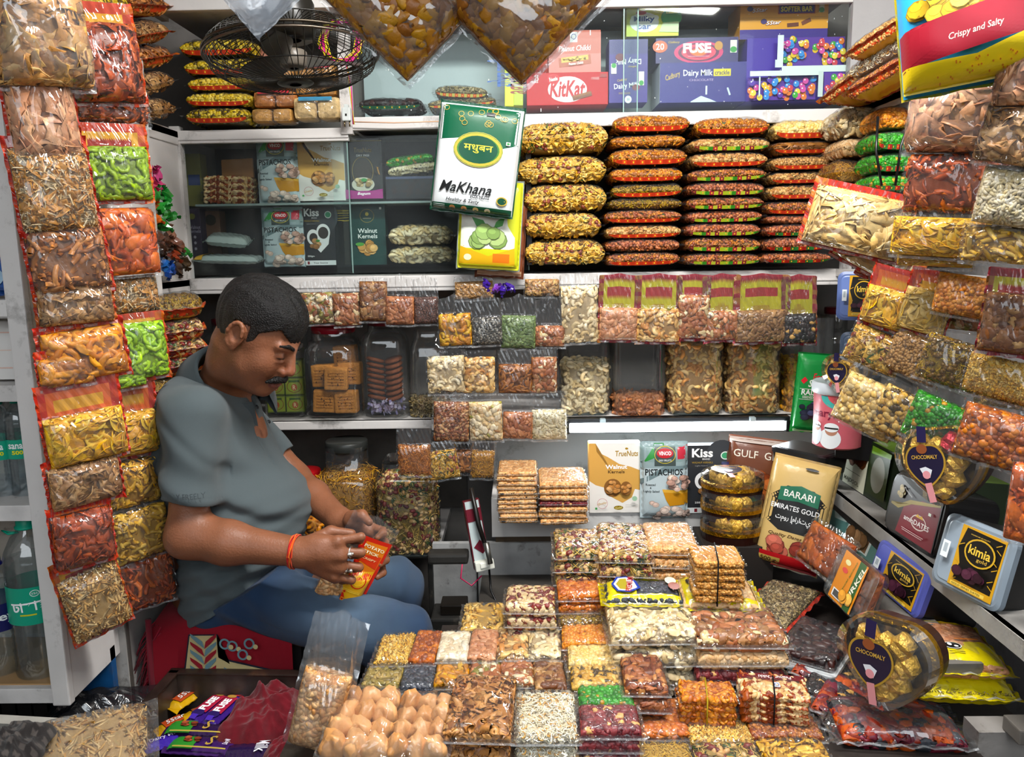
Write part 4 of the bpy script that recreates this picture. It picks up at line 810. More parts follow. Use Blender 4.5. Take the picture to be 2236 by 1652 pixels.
hrow([('walnut_chips', 944, 1028, 860, 970, .86, 'square packet of broken reddish walnut pieces'), ('pista', 1022, 1100, 860, 968, .86, 'square packet of salted pistachios in shell'),
      ('almond', 1096, 1167, 858, 964, .62, 'hanging packet of reddish brown almonds below the fig roll'), ('melon', 1158, 1240, 852, 966, .64, 'hanging packet of pale melon seeds by the tube light')], 2.25, 'packets hung in the third middle row')
hrow([('sev_orange', 866, 944, 930, 1045, .66, 'hanging packet of orange noodles above the big jars', dict(Y=2.14)), ('cornflake', 928, 1002, 962, 1052, .78, 'small hanging packet of yellow cornflakes', dict(roll=8)),
      ('bhujia_brown', 984, 1048, 960, 1040, .75, 'small packet of brown twists tucked behind the others', dict(Y=2.28)), ('sev', 1026, 1082, 960, 1050, .76, 'small hanging packet of golden noodles by the ledge', dict(roll=-6))], 2.2, 'packets hung above the big jars')
PB = dict(back=PRINT_G, gather=.12)
hrow([('cashew', 1222, 1310, 598, 754, .84, 'tall hanging packet full of white cashews', dict(gather=.4)), ('almond_pale', 1306, 1396, 600, 748, .52, 'hanging printed packet of light brown almonds', PB),
      ('cashew_roast', 1388, 1488, 600, 752, .52, 'hanging printed packet of golden cashews', PB), ('mixnut2', 1478, 1550, 600, 745, .70, 'narrow printed packet of almonds and cashews, above the full cashew jar', PB),
      ('mixnut2', 1536, 1618, 600, 748, .48, 'printed packet of mixed nuts with a full label, beside the narrow one', PB), ('fig_trail', 1604, 1722, 600, 752, .5, 'wide printed packet of brown slivered seeds', PB),
      ('raisin_black', 1708, 1782, 602, 755, .46, 'printed packet of black raisins, last on the rail', PB)], 2.28, 'packets hung above the big square jars', film='film_crisp', T=.032)

LP = dict(back=PRINT)
hrow([('rust_chips', 128, 306, 10, 228, .80, 'big bag of rust red curled chips near the ceiling', dict(T=.085, Y=1.80, **LP)), ('rust_sticks', 160, 328, 192, 276, .9, 'bag of rust red shreds squeezed above the green rings', dict(Y=1.84, T=.06)),
      ('ring_green', 162, 330, 272, 444, .72, 'bag of dark green ridged rings', LP), ('orange_chips', 186, 346, 430, 608, .86, 'bag of bright orange chips beneath the green rings', {}),
      ('rice_stick', 222, 348, 588, 692, .86, 'bag of pale straw-like sticks beneath the orange chips', {}), ('ring_lime', 206, 368, 684, 836, .86, 'bag of lime green ridged rings', LP), ('ring_lime', 204, 320, 780, 856, .8, 'lime ring bag peeking out under the brighter one', dict(Y=1.92, T=.03)),
      ('banana', 222, 346, 828, 1002, .60, 'printed bag of round banana chips touching the grey sleeve', dict(back=PRINT_R)), ('jalebi', 228, 352, 988, 1112, .88, 'bag of yellow ribbon chips beneath the banana chips', {}),
      ('murukku', 232, 374, 1098, 1228, .92, 'bag of yellow fried twists beside the bare forearm', {}), ('rust_sticks', 254, 384, 1196, 1332, .94, 'lowest bag of rust red strips above the red fringe', {})], 1.88, 'snack bags hung in the inner left column', yaw=46, roll=3, T=.05, wx=-.905)
hrow([('chips', -40, 190, -60, 196, .92, 'hazy bag of thick brown crisps in the upper corner', dict(Y=1.42, T=.13, film='film_loose')),
      ('papad_pink', 4, 168, 112, 358, .84, 'tall bag of pale crisps with a red printed edge', dict(back=PRINT_R, T=.06)), ('rice_stick', 22, 206, 300, 512, .88, 'bag of fine pale sticks with a red printed edge', dict(back=PRINT_R)),
      ('bhujia_brown', 52, 240, 478, 645, .90, 'bag of brown fried twists beside the white cabinet edge', dict(back=PRINT_R)), ('mushroom', 72, 252, 612, 716, .9, 'bag of brown dried slices above the orange rings', LP),
      ('ring_orange', 82, 280, 700, 836, .88, 'bag of glossy orange fried rings', dict(back=PRINT_R)), ('ring_orange', 76, 210, 760, 850, .8, 'second bag of orange rings showing under the front one', dict(Y=1.66, T=.03, back=PRINT_R)),
      ('banana', 84, 275, 828, 1016, .62, 'printed bag of round banana chips nearest the bottle cabinet', dict(back=PRINT_R)), ('mushroom', 96, 268, 988, 1108, .86, 'bag of wrinkled brown slices beneath the banana chips', dict(back=PRINT_R)),
      ('rust_chips', 106, 252, 1094, 1242, .88, 'bag of rust red curled chips in the outer column', dict(back=PRINT_R)), ('potato_stick', 128, 274, 1196, 1396, .78, 'lowest bag of potato sticks on the outer column', dict(back=PRINT, roll=8))], 1.60, 'snack bags hung in the outer left column', yaw=44, roll=4, T=.055, wx=-.90)

hrow([('papad_pink', 1990, 2206, 150, 340, .88, 'large soft bag of pinkish thin crisps under the chips bag', dict(T=.10, film='film_loose')), ('rust_sticks', 1978, 2192, 326, 474, .92, 'bag of rust red strips under the pinkish crisps', dict(T=.06)),
      ('banana', 1950, 2152, 460, 568, .86, 'bag of yellow banana chips under the rust red strips', dict(T=.05)), ('banana', 1962, 2120, 528, 590, .8, 'lower banana chip bag mostly covered by another', dict(T=.03, Y=1.58)),
      ('banana', 1892, 1990, 584, 722, .66, 'hanging bag of banana chips beside the black date tins', dict(Y=1.72, roll=-12, back=PRINT_R)), ('banana_pale', 1974, 2078, 590, 735, .70, 'hanging bag of paler banana chips next to the brown nuts', dict(Y=1.66, roll=-12, back=PRINT_R)),
      ('orangechana', 2046, 2168, 580, 698, .82, 'bag of small reddish brown nuts below the banana chips', dict(roll=-8)), ('mixnut', 2060, 2170, 660, 730, .8, 'shaded nut bag behind the reddish nut bag', dict(Y=1.64, T=.03)),
      ('walnut', 2150, 2262, 586, 780, .72, 'printed bag of crumbled brown walnut mix at the outer edge', dict(Y=1.42, back=PRINT_G)),
      ('cornflake', 1850, 1976, 712, 812, .90, 'bag of pale flakes above the gold chocolate box', dict(Y=1.74, roll=-20)), ('moth', 1940, 2062, 716, 834, .90, 'bag of tiny brown lentils next to the yellow shreds', dict(roll=-20, Y=1.68)),
      ('masala_yellow', 2012, 2146, 728, 852, .90, 'bag of yellow and brown savoury shreds', dict(roll=-14)), ('poha', 2112, 2270, 772, 882, .90, 'bag of golden flattened rice at the outer edge', dict(Y=1.45, roll=-8)), ('poha', 2130, 2270, 850, 900, .8, 'second flattened rice bag below the first', dict(Y=1.5, T=.03)),
      ('chickpea_big', 1832, 1970, 812, 952, .86, 'bag of big pale chickpeas beside the white tub', dict(Y=1.70, roll=-22, T=.05)), ('chana_dark', 1912, 2046, 842, 974, .86, 'bag of dark skinned chickpeas beside the green peas', dict(Y=1.64, roll=-22, T=.045)),
      ('greenpea', 1984, 2128, 852, 990, .84, 'bag of bright green peas above the heart shaped box', dict(roll=-18, T=.05)), ('orangepea', 2096, 2262, 880, 1026, .90, 'bag of glossy orange coated nuts at the outer edge', dict(Y=1.42, roll=-12, T=.06)),
      ('mushroom', 2146, 2290, 216, 368, .92, 'dark brown snack bag at the outer edge', dict(Y=1.32, roll=-16, T=.07)), ('puffed', 2140, 2290, 358, 504, .94, 'bag of pale puffed rice at the outer edge', dict(Y=1.34, roll=-8, T=.07)), ('fat_yellow', 2106, 2280, 486, 584, .92, 'bag of pale stubby sticks under the puffed rice', dict(Y=1.36, T=.06)),
      ('orange_chips', 2206, 2300, 1000, 1200, .94, 'bright orange bag hanging low at the outer edge', dict(Y=1.28, T=.04, roll=-4)), ('papad_pink', 2180, 2290, 90, 240, .92, 'bag of pinkish crisps just beyond the chips bag', dict(Y=1.30, T=.06))], 1.55, 'snack bags hung in the inner right columns', yaw=-42, roll=-4, T=.045, film='film_crisp')
hrow([('papad_pale', 1762, 1980, 408, 556, .90, 'bulging bag of pale papad crisps with red printed stripes', dict(roll=-14, T=.09)), ('papad_pale', 1828, 1990, 500, 600, .86, 'second papad crisp bag hanging below the bulging one', dict(roll=-28, T=.05, Y=1.86)), ('papad_pale', 1880, 2010, 545, 625, .8, 'third papad bag folded behind the banana chips', dict(roll=-24, T=.03, Y=1.9))], 1.80, 'papad bags on the black hook', yaw=-22, film='film_crisp', back=('#e8c04c', '#c02818', '#d8b060'))
m = MB()
for (x0, y0), (x1, y1) in (((1917, 255), (1925, 405)), ((1996, 232), (1955, 405))):
    m.tube([PY(x0, y0, 1.85), PY((x0+x1)/2-8, (y0+y1)/2, 1.83), PY(x1, y1, 1.82)], .003, '#0d0d0e', 'plastic')
tag(m.build('wire_hook'), 'black wire loop holding the papad crisp bags', 'hook')

# ------------------------------------------------------------ on the counter
m = MB()
for x0, x1, y0, y1, z in ((-.20, .14, 1.40, 1.76, .625), (.14, .42, 1.15, 2.0, .60), (.42, .80, 1.05, 2.1, .60)): m.box(((x0+x1)/2, (y0+y1)/2, (z+.555)/2), (x1-x0, y1-y0, z-.555), '#2b2522', 'paint_dirty')
tag(m.build('counter_riser'), 'dark wooden boxes raising the packets on the counter', 'box')
def pile(desc, kinds, x0, x1, yf, yn, z, T, n=1, group=None, rz=0, base=.60, film='film', shrink=.0, **kw):
    kw.setdefault('shape', 'brick')
    """top packet plus the ones under it"""
    kinds = [kinds] if isinstance(kinds, str) else kinds
    _, (c, W, H, a) = lay('%s, %s%s' % (LN[kinds[0]], 'topmost packet ' if n > 2 else 'packet ', desc), kinds[0], x0, x1, yf, yn, z, T, rz=rz, group=group, film=film, **kw)
    for i in range(1, n):
        k = kinds[min(i, len(kinds)-1)]; zz = c.z-i*T*1.03
        packet(('%s, %s packet %s' % (LN[k], ORD[i], desc)) if n > 2 else '%s, under the one %s' % (LN[k], desc), k, TR((c.x+rnd.uniform(-.003, .003), c.y-rnd.uniform(0, .004), zz), 0, rnd.uniform(-1.5, 1.5), rz+rnd.uniform(-2.5, 2.5)), W*(.96+shrink*i), H*.95, T, group=group, film=film, **kw)
    return c, W, H
g1 = 'small nut packets in the back counter row'
for k, x0, x1, yf, yn, d, n in (('poha', 812, 892, 1376, 1442, 'nearest the knee', 2), ('orangepea', 890, 952, 1372, 1440, 'beside the flattened rice', 1), ('pista_pale', 950, 1022, 1374, 1434, 'beside the orange nuts', 1), ('almond_pale', 1020, 1086, 1370, 1434, 'between pistachios and cashews', 2), ('cashew_roast', 1082, 1156, 1364, 1430, 'beside the light almonds', 1), ('cashew', 1154, 1230, 1366, 1430, 'last of the small back row', 2)):
    pile(d, k, x0, x1, yf, yn, .668, .020, n, g1, rz=rnd.uniform(-3, 2))
g2 = 'small nut packets in the front counter row'
for k, x0, x1, yf, yn, d, n in (('raisin_green', 785, 872, 1442, 1496, 'beside the open peanut bag', 1), ('raisin_dark', 868, 945, 1434, 1500, 'in front of the orange nuts', 1), ('cashew_masala', 944, 1022, 1428, 1490, 'in front of the pale pistachios', 1), ('mixnut', 1022, 1092, 1432, 1484, 'in front of the light almonds', 1), ('mixnut2', 1088, 1166, 1420, 1488, 'in front of the golden cashews', 1), ('walnut', 1164, 1238, 1434, 1498, 'last of the small front row', 1)):
    pile(d, k, x0, x1, yf, yn, .655, .022, n, g2, rz=rnd.uniform(-3, 3))
pile('behind the small packet rows', 'mur_stick', 1003, 1104, 1312, 1372, .665, .024, 2, 'counter snack packets')
pile('on the pile behind the almonds', 'nutmix', 1102, 1216, 1274, 1322, .735, .030, 4, 'noodle and nut packets', rz=-2)
g3 = 'packets in the long centre column'
for k, x0, x1, yf, yn, z, d, n in (('chilli_chana', 1216, 1322, 1256, 1296, .735, 'at the far end of the centre column', 2), ('masala_orange', 1216, 1320, 1290, 1322, .700, 'in the centre column, second from its far end', 2), ('masala_yellow', 1216, 1330, 1316, 1356, .690, 'in the centre column before the orange chickpeas', 2), ('orangechana', 1226, 1352, 1358, 1402, .680, 'in the middle of the centre column', 2), ('chickpea', 1240, 1366, 1404, 1448, .675, 'behind the dark skinned chickpeas', 2), ('chana_dark', 1246, 1380, 1446, 1496, .670, 'between yellow chickpeas and green peas', 2), ('greenpea', 1262, 1390, 1492, 1534, .668, 'behind the dark red peanut stack', 2)):
    pile(d, k, x0, x1, yf, yn, z, .028, n, g3, rz=rnd.uniform(-2, 2))
pile('on the near stack of dark red peanuts', 'peanut_red', 1266, 1406, 1534, 1594, .690, .024, 5, 'dark red peanut packets', rz=-1)
pile('on the near stack of white rice curls', 'rice_pale', 1118, 1268, 1500, 1604, .690, .030, 4, 'white rice curl packets', rz=0)
pile('on the near stack of brown rolls', 'roll_cut', 966, 1124, 1466, 1592, .715, .042, 3, 'sliced roll packets', rz=-3, mx=.012, film='film_crisp')
c_, W_, H_ = pile('large and full, behind the dark brittle', 'cashew', 1332, 1540, 1306, 1378, .745, .046, 3, 'large white cashew packets', mx=.012)
pile('large and full, beside the large cashew packet', ['trail', 'peanut_big', 'peanut_red', 'raisin_black'], 1524, 1732, 1316, 1392, .745, .036, 4, 'large nut packets beside the cashews', mx=.012, rz=-2)
pile('on the sesame side of the far noodle stacks', 'sevmix', 1212, 1324, 1150, 1204, .805, .030, 5, 'noodle packets on the first far stack', rz=0)
pile('on the broad far noodle stack', 'sevmix', 1312, 1434, 1136, 1212, .810, .032, 5, 'noodle packets on the broad far stack', rz=-4)
pile('on the far peanut stack', 'peanut', 1420, 1536, 1136, 1196, .810, .030, 5, 'peanut packets on the far stack', rz=-3)
pile('flat between the brittle bundles and the noodles', 'chilli_chana', 1398, 1512, 1520, 1602, .620, .020, 1, 'flat packets at the counter front')
pile('flat under the amber brittle bundle', 'poha', 1506, 1652, 1556, 1616, .620, .020, 1, 'flat packets at the counter front')
pile('flat under the peanut brittle bundle', 'masala_mix', 1640, 1806, 1556, 1606, .620, .020, 1, 'flat packets at the counter front')
pile('flat at the very front, next to the red peanut stack', 'sev_fine', 1398, 1530, 1612, 1690, .618, .020, 1, 'flat packets at the counter front')
pile('flat at the very front, between noodles and ribbons', 'sevmix', 1530, 1684, 1616, 1690, .618, .022, 1, 'flat packets at the counter front')
pile('flat at the very front, below the brown savoury packet', 'jalebi', 1680, 1838, 1606, 1680, .624, .028, 1, 'flat packets at the counter front')
# peanut stacks on the ledge
for desc, x0, x1, yf, yn, z, n, T, kk in (('on the tall peanut stack of the ledge', 1086, 1174, 1003, 1032, .905, 11, .0125, ['peanut']), ('on the shorter peanut stack of the ledge', 1176, 1286, 1018, 1056, .878, 7, .0160, ['peanut', 'peanut', 'peanut', 'peanut_red', 'peanut'])):
    pile(desc, kk, x0, x1, yf, yn, z, T, n, 'peanut packets stacked on the display ledge', mx=.004, my0=.003, my1=.006)
# ------------------------------------------------------------ printed artwork: flat ink shapes laid on a face (u right, v up, both 0..1)
_tx = {}
def text_np(s, bold=0.0, shear=0.0):
    k = (s, bold, shear)
    if k in _tx: return _tx[k]
    cu = bpy.data.curves.new('t', 'FONT'); cu.body = s; cu.dimensions = '2D'; cu.fill_mode = 'BOTH'; cu.offset = bold; cu.shear = shear; cu.resolution_u = 2
    o = bpy.data.objects.new('t', cu); C.objects.link(o); bpy.context.view_layer.update()
    me = o.evaluated_get(bpy.context.evaluated_depsgraph_get()).to_mesh(); me.calc_loop_triangles()
    V = np.zeros(len(me.vertices)*3, np.float32); me.vertices.foreach_get('co', V); V = V.reshape(-1, 3)[:, :2].astype(float)
    F = np.zeros(len(me.loop_triangles)*3, np.int32); me.loop_triangles.foreach_get('vertices', F); F = F.reshape(-1, 3)
    if len(F):
        a, b, c = V[F[:, 0]], V[F[:, 1]], V[F[:, 2]]; neg = ((b-a)[:, 0]*(c-a)[:, 1]-(b-a)[:, 1]*(c-a)[:, 0]) < 0; F[neg] = F[neg][:, [0, 2, 1]]
        V = V-V.min(0); hw = V.max(0)
    else: V, F, hw = np.zeros((3, 2)), np.array([[0, 1, 2]]), np.array([1., 1.])
    bpy.data.objects.remove(o); bpy.data.curves.remove(cu); _tx[k] = (V, F, hw); return _tx[k]
class Art:
    def __init__(s, mb, W, H, X=None, warp=None, mat='print', z0=.0006, dz=.00022):
        s.m, s.W, s.H, s.X, s.warp, s.mat, s.z, s.dz = mb, W, H, X, warp, mat, z0, dz
    def _put(s, P, F, col):
        V = np.zeros((len(P), 3)); V[:, 0] = (np.asarray(P)[:, 0]-.5)*s.W; V[:, 1] = (np.asarray(P)[:, 1]-.5)*s.H; F = np.asarray(F)
        if s.warp:
            for _ in range(5):
                a, b, c = V[F[:, 0]], V[F[:, 1]], V[F[:, 2]]; L = np.maximum(np.maximum(((a-b)**2).sum(1), ((b-c)**2).sum(1)), ((a-c)**2).sum(1)); big = L > .013**2
                if not big.any(): break
                f = F[big]; n = len(V); k = len(f); V = np.concatenate([V, (V[f[:, 0]]+V[f[:, 1]])/2, (V[f[:, 1]]+V[f[:, 2]])/2, (V[f[:, 2]]+V[f[:, 0]])/2]); i = np.arange(k)
                ab, bc, ca = n+i, n+k+i, n+2*k+i
                F = np.concatenate([F[~big], np.stack([f[:, 0], ab, ca], 1), np.stack([ab, f[:, 1], bc], 1), np.stack([ca, bc, f[:, 2]], 1), np.stack([ab, bc, ca], 1)])
            V[:, 2] = s.warp(V[:, 0], V[:, 1])
        V[:, 2] += s.z; s.z += s.dz
        s.m.add(V, F, col, s.mat, bool(s.warp), s.X); return s
    def poly(s, pts, col):
        n = len(pts); c = np.mean(np.array(pts), 0); P = [tuple(c)]+list(pts); return s._put(P, [(0, 1+i, 1+(i+1) % n) for i in range(n)], col)
    def rect(s, u, v, w, h, col, rot=0):
        c, d = math.cos(R(rot)), math.sin(R(rot)); k = s.H/s.W; P = []
        for x, y in ((-w/2, -h/2), (w/2, -h/2), (w/2, h/2), (-w/2, h/2)): x_, y_ = x, y*k; P.append((u+c*x_-d*y_, v+(d*x_+c*y_)/k))
        return s.poly(P, col)
    def ell(s, u, v, rx, ry, col, n=22, a0=0, a1=360):
        return s.poly([(u+rx*math.cos(R(a0+(a1-a0)*i/n)), v+ry*math.sin(R(a0+(a1-a0)*i/n))) for i in range(n+(a1-a0 < 360))], col)
    def ring(s, u, v, rx, ry, t, col, n=26):
        P = []; 
        for i in range(n): a = 2*PI*i/n; P += [(u+rx*math.cos(a), v+ry*math.sin(a)), (u+(rx-t)*math.cos(a), v+(ry-t*s.W/s.H)*math.sin(a))]
        return s._put(P, [f for i in range(n) for f in ((2*i, (2*i+2) % (2*n), 2*i+1), (2*i+1, (2*i+2) % (2*n), (2*i+3) % (2*n)))], col)
    def text(s, t, u, v, w, h=None, col='#ffffff', rot=0, bold=0.012, shear=0):
        """centred on u,v; w = width as a share of the face width, h = height as a share of the face height"""
        V, F, hw = text_np(t, bold, shear); sx = w*s.W/hw[0]; sy = sx if h is None else h*s.H/hw[1]
        P = (V-hw/2)*[sx, sy]; c, d = math.cos(R(rot)), math.sin(R(rot)); P = np.stack([P[:, 0]*c-P[:, 1]*d, P[:, 0]*d+P[:, 1]*c], 1)
        return s._put(np.stack([u+P[:, 0]/s.W, v+P[:, 1]/s.H], 1), F, col)
    def nuts(s, u, v, rx, ry, cols, n=10, r=.06, seed=3, pr=.8):
        rr = random.Random(seed)
        for i in range(n):
            a, q = rr.random()*6.28, rr.random()**.5; x, y = u+rx*q*math.cos(a), v+ry*q*math.sin(a); k = r*(.8+.4*rr.random()); c = np.array(lin(cols[i % len(cols)]))
            s.ell(x, y, k*1.08, k*1.08*pr*s.W/s.H, tuple(c*.45), 10); s.ell(x, y, k, k*pr*s.W/s.H, tuple(c), 10); s.ell(x-k*.2, y+k*.25*s.W/s.H, k*.55, k*.4*s.W/s.H, tuple(np.minimum(1, c*1.3)), 8)
        return s
def carton(label, X, W, H, D, col, art=None, side=None, top=None, name='snack_box', cat='box', group=None, mat='card', bev=.0015):
    """box with its front face centred on the origin of X"""
    t = thing(name, label, cat, X, group); m = MB(); m.box((0, 0, -D/2), (W, H, D), col, mat, bev=bev)
    if side: m.box((-W/2-.0002, 0, -D/2), (.0006, H*.985, D*.98), side, mat); m.box((W/2+.0002, 0, -D/2), (.0006, H*.985, D*.98), side, mat)
    if top: m.box((0, H/2+.0002, -D/2), (W*.985, .0006, D*.98), top, mat)
    m.build('carton', t)
    if art:
        m = MB(); a = Art(m, W, H, dz=.00016); art(a); m.build('printed_front', t)
    return t
def boxpx(label, x0, x1, y0, y1, Y, D, col, art=None, yaw=0, **kw):
    a, b = PY(x0, (y0+y1)/2, Y), PY(x1, (y0+y1)/2, Y); zt, zb = PY((x0+x1)/2, y0, Y).z, PY((x0+x1)/2, y1, Y).z
    return carton(label, upright(((a.x+b.x)/2, Y, (zt+zb)/2), yaw, kw.pop('roll', 0), kw.pop('lean', 0)), b.x-a.x, zt-zb, D, col, art, **kw)
def pouch(label, X, W, H, T, col, art=None, name='nut_pouch', cat='pouch', group=None, mat='crinkle', back=None, seed=1, mx=.006, my=.010, fmat=None):
    t = thing(name, label, cat, X, group); m = MB()
    V, q, *_ = sheet(W-2*mx, H-2*my, T, 1, mx, my, my, seed, 0, lump=.05, flat=0, n=(20, 24)); m.add(V, q, col, mat, True)
    V, q, *_ = sheet(W-2*mx, H-2*my, T, -1, mx, my, my, seed, 0, flat=.3, n=(20, 24)); m.add(V, q, back or col, mat, True); m.build('pouch_body', t)
    if art:
        w, h = W-2*mx, H-2*my
        r = np.random.RandomState(seed); ph = r.rand(8)*6
        def warp(x, y):
            u, v = np.clip(2*x/w, -1, 1), np.clip(2*y/h, -1, 1); f = pil(u, v)
            lz = 1+.05*(np.sin(3.1*u+ph[0])*np.sin(2.7*v+ph[1])+.6*np.sin(5.5*u+ph[2]+2*v)*np.sin(4.9*v+ph[3]))
            return T/2*f*lz+.004*(f > 0)*np.minimum(1, f*3)+.0012+.0012*f
        m = MB(); a = Art(m, W, H, warp=warp, mat=fmat or 'print', dz=.00018, z0=.0008); art(a); m.build('printed_front', t)
    return t
def pouchpx(label, x0, x1, y0, y1, Y, T, col, art=None, yaw=0, roll=0, lean=0, **kw):
    a, b = PY(x0, (y0+y1)/2, Y), PY(x1, (y0+y1)/2, Y); zt, zb = PY((x0+x1)/2, y0, Y).z, PY((x0+x1)/2, y1, Y).z
    va = math.degrees(-math.atan2((a.x+b.x)/2, Y)); return pouch(label, upright(((a.x+b.x)/2, Y, (zt+zb)/2), yaw, roll, lean), (b.x-a.x)/max(.5, math.cos(R(yaw-va)))*(math.cos(R(va)) if yaw else 1), zt-zb, T, col, art, **kw)

# ---- artworks
def art_kitkat(a):
    a.ell(.50, .48, .24, .40, '#ffffff').text('KitKat', .50, .50, .44, .52, '#c4101e', bold=.03, shear=.2); a.ell(.33, .80, .075, .15, '#e8303a').ell(.33, .80, .066, .13, '#c4101e').text('Nestle', .33, .80, .10, .12, '#ffffff', 12)
    a.text('25', .12, .84, .055, .16, '#ffffff').text('PER PACK', .10, .72, .09, .06, '#ffffff').rect(.68, .27, .24, .15, '#7a4020', 14).rect(.68, .31, .22, .06, '#9a5a30', 14).text('3 FINGERS', .84, .80, .10, .08, '#f0b0b0').rect(.94, .88, .08, .10, '#a02020')
def art_chikki(a):
    a.rect(.5, .30, 1, .6, '#dd7a70').rect(.5, .7, 1, .5, '#c8604e'); a.rect(.48, .84, .14, .24, '#f2f2f2').ring(.48, .85, .05, .07, .014, '#2a4a9c').text('Peanut Chikki', .50, .58, .62, .13, '#ffffff', 2, shear=.2)
    a.rect(.5, .28, .62, .22, '#b85a3c', 6).rect(.5, .33, .52, .12, '#d8b048', 6).nuts(.5, .33, .24, .03, ['#d8a838', '#8a6a20', '#e8c860'], 16, .02).text('Peanut Chikki', .52, .21, .28, .06, '#ffffff', 6, shear=.2).text('Patel', .12, .92, .12, .06, '#e83020')
def art_dm(a):
    a.rect(.5, .5, 1, 1, '#3a1f86').rect(.5, .88, 1, .22, '#2c1870').text('Cadbury', .34, .36, .26, .05, '#c9a64a', 8, shear=.3).text('Dairy Milk', .46, .26, .66, .11, '#ffffff', 4).text('CHOCOLATE', .40, .15, .30, .03, '#b89a50').ell(.70, .24, .10, .05, '#7a1030').ell(.50, .05, .09, .06, '#ffffff').text('50', .50, .05, .07, .04, '#2a2a6a')
    a.rect(.84, .38, .14, .22, '#e8e4d8').ell(.84, .31, .06, .04, '#2f9a3c').text('Dairy Milk', .50, .66, .66, .11, '#ffffff', 180).ell(.28, .72, .12, .06, '#6a1030').text('Cadbury', .62, .57, .26, .04, '#c9a64a', 180, shear=.3).rect(.12, .54, .14, .16, '#e8e4d8').ell(.12, .59, .06, .04, '#2f9a3c')
def art_fuse(a):
    a.rect(.5, .5, 1, 1, '#2f1c66')
    for r_, c in ((.30, '#d8286c'), (.25, '#6a1a4c'), (.21, '#f04060'), (.15, '#b01850'), (.10, '#f0702c')): a.ell(.52, .42, r_, r_*1.5, c)
    a.text('FUSE', .50, .58, .34, .40, '#ffffff', bold=.05).text('Cadbury', .22, .82, .14, .12, '#c9a64a', shear=.3).ell(.05, .66, .09, .24, '#f0602c').text('20', .05, .66, .10, .26, '#ffffff').ell(.76, .66, .05, .18, '#c98a30').rect(.94, .62, .08, .5, '#e8e4d8').ell(.94, .50, .04, .12, '#2f9a3c').text('delicious chocolatey feast', .52, .25, .26, .06, '#f8c0d0')
def art_crackle(a):
    a.rect(.5, .5, 1, 1, '#2c1f80').text('Dairy Milk', .44, .72, .34, .20, '#ffffff').rect(.72, .74, .20, .18, '#e8d020').text('crackle', .72, .74, .17, .12, '#2a2060').text('CHOCOLATE', .48, .56, .28, .06, '#a890c0').text('Cadbury', .15, .66, .18, .18, '#c9a64a', 18, shear=.3).poly([(.36, .02), (.48, .16), (.60, .06), (.66, 0), (.36, 0)], '#cfe0e8').rect(.54, .30, .02, .22, '#d8e4ea').rect(.80, .26, .02, .2, '#cfdce4', 20)
def art_milky(a):
    a.rect(.5, .5, 1, 1, '#d8dc1c').rect(.32, .93, .62, .13, '#48a8d8').text('Milk is 1 in our recipe', .32, .93, .54, .07, '#ffffff'); a.ell(.34, .42, .28, .30, '#f4f8f4').ell(.14, .55, .06, .08, '#f4f8f4').ell(.56, .55, .06, .08, '#f4f8f4').text('Milky', .34, .50, .40, .20, '#1c4aa0', bold=.03).text('bar', .34, .30, .26, .18, '#1c4aa0', bold=.03).ell(.28, .70, .10, .06, '#d83040')
    a.ell(.86, .55, .20, .26, '#2f9a4c').text('Learn', .86, .70, .20, .07, '#e8f060').poly([(.62, .12), (.70, .40), (1, .42), (1, .10)], '#c8e0a0')
def art_5star(a):
    a.rect(.5, .5, 1, 1, '#e69a14').rect(.5, .12, 1, .26, '#3a1f86').rect(.5, .56, .98, .008, '#b87408').rect(.64, .78, .42, .26, '#a8301c').rect(.64, .78, .40, .22, '#3a1f70').text('SOFTER BAR', .64, .78, .36, .14, '#f0d838', bold=.03)
    for u, v in ((.20, .76), (.36, .42)): a.ell(u-.09, v+.04, .035, .07, '#3a1f70').text('5Star', u+.02, v, .18, .11, '#9c2818', 4, bold=.05, shear=.25).text('5Star', u+.02, v+.005, .17, .10, '#ffffff', 4, bold=.01, shear=.25)
    a.rect(.60, .36, .13, .10, '#6a3018', 4).rect(.75, .44, .11, .10, '#7a3c20', 24).rect(.92, .80, .06, .26, '#d8d0b0').ell(.92, .74, .03, .07, '#3f9a3c')
def art_gems(a):
    a.rect(.5, .5, 1, 1, '#4424a0'); r = random.Random(5)
    def bal(u0, u1, v0, v1, n):
        a.rect((u0+u1)/2, (v0+v1)/2, u1-u0, v1-v0, '#5a2c9c')
        for i in range(n):
            u, v = r.uniform(u0+.02, u1-.02), r.uniform(v0+.03, v1-.03); c = r.choice(['#e8b820', '#d83848', '#2f8ad8', '#3fa838', '#e87828', '#d848a0', '#5a30a8', '#f0d040']); a.ell(u, v, .030, .052, c, 10); a.ell(u-.009, v+.016, .008, .013, '#f4f0f0', 6)
    bal(.34, 1, .54, 1, 52); bal(0, .70, 0, .36, 52); bal(.76, 1, .06, .40, 14); a.rect(.66, .46, .68, .10, '#dfe4e4').rect(.30, .74, .06, .50, '#dfe6e6').rect(.36, .40, .72, .08, '#dfe4e4').rect(.72, .22, .05, .40, '#d0d8d8').rect(.10, .2, .015, .3, '#d0d8d8').rect(.26, .55, .02, .12, '#d8e0e4')
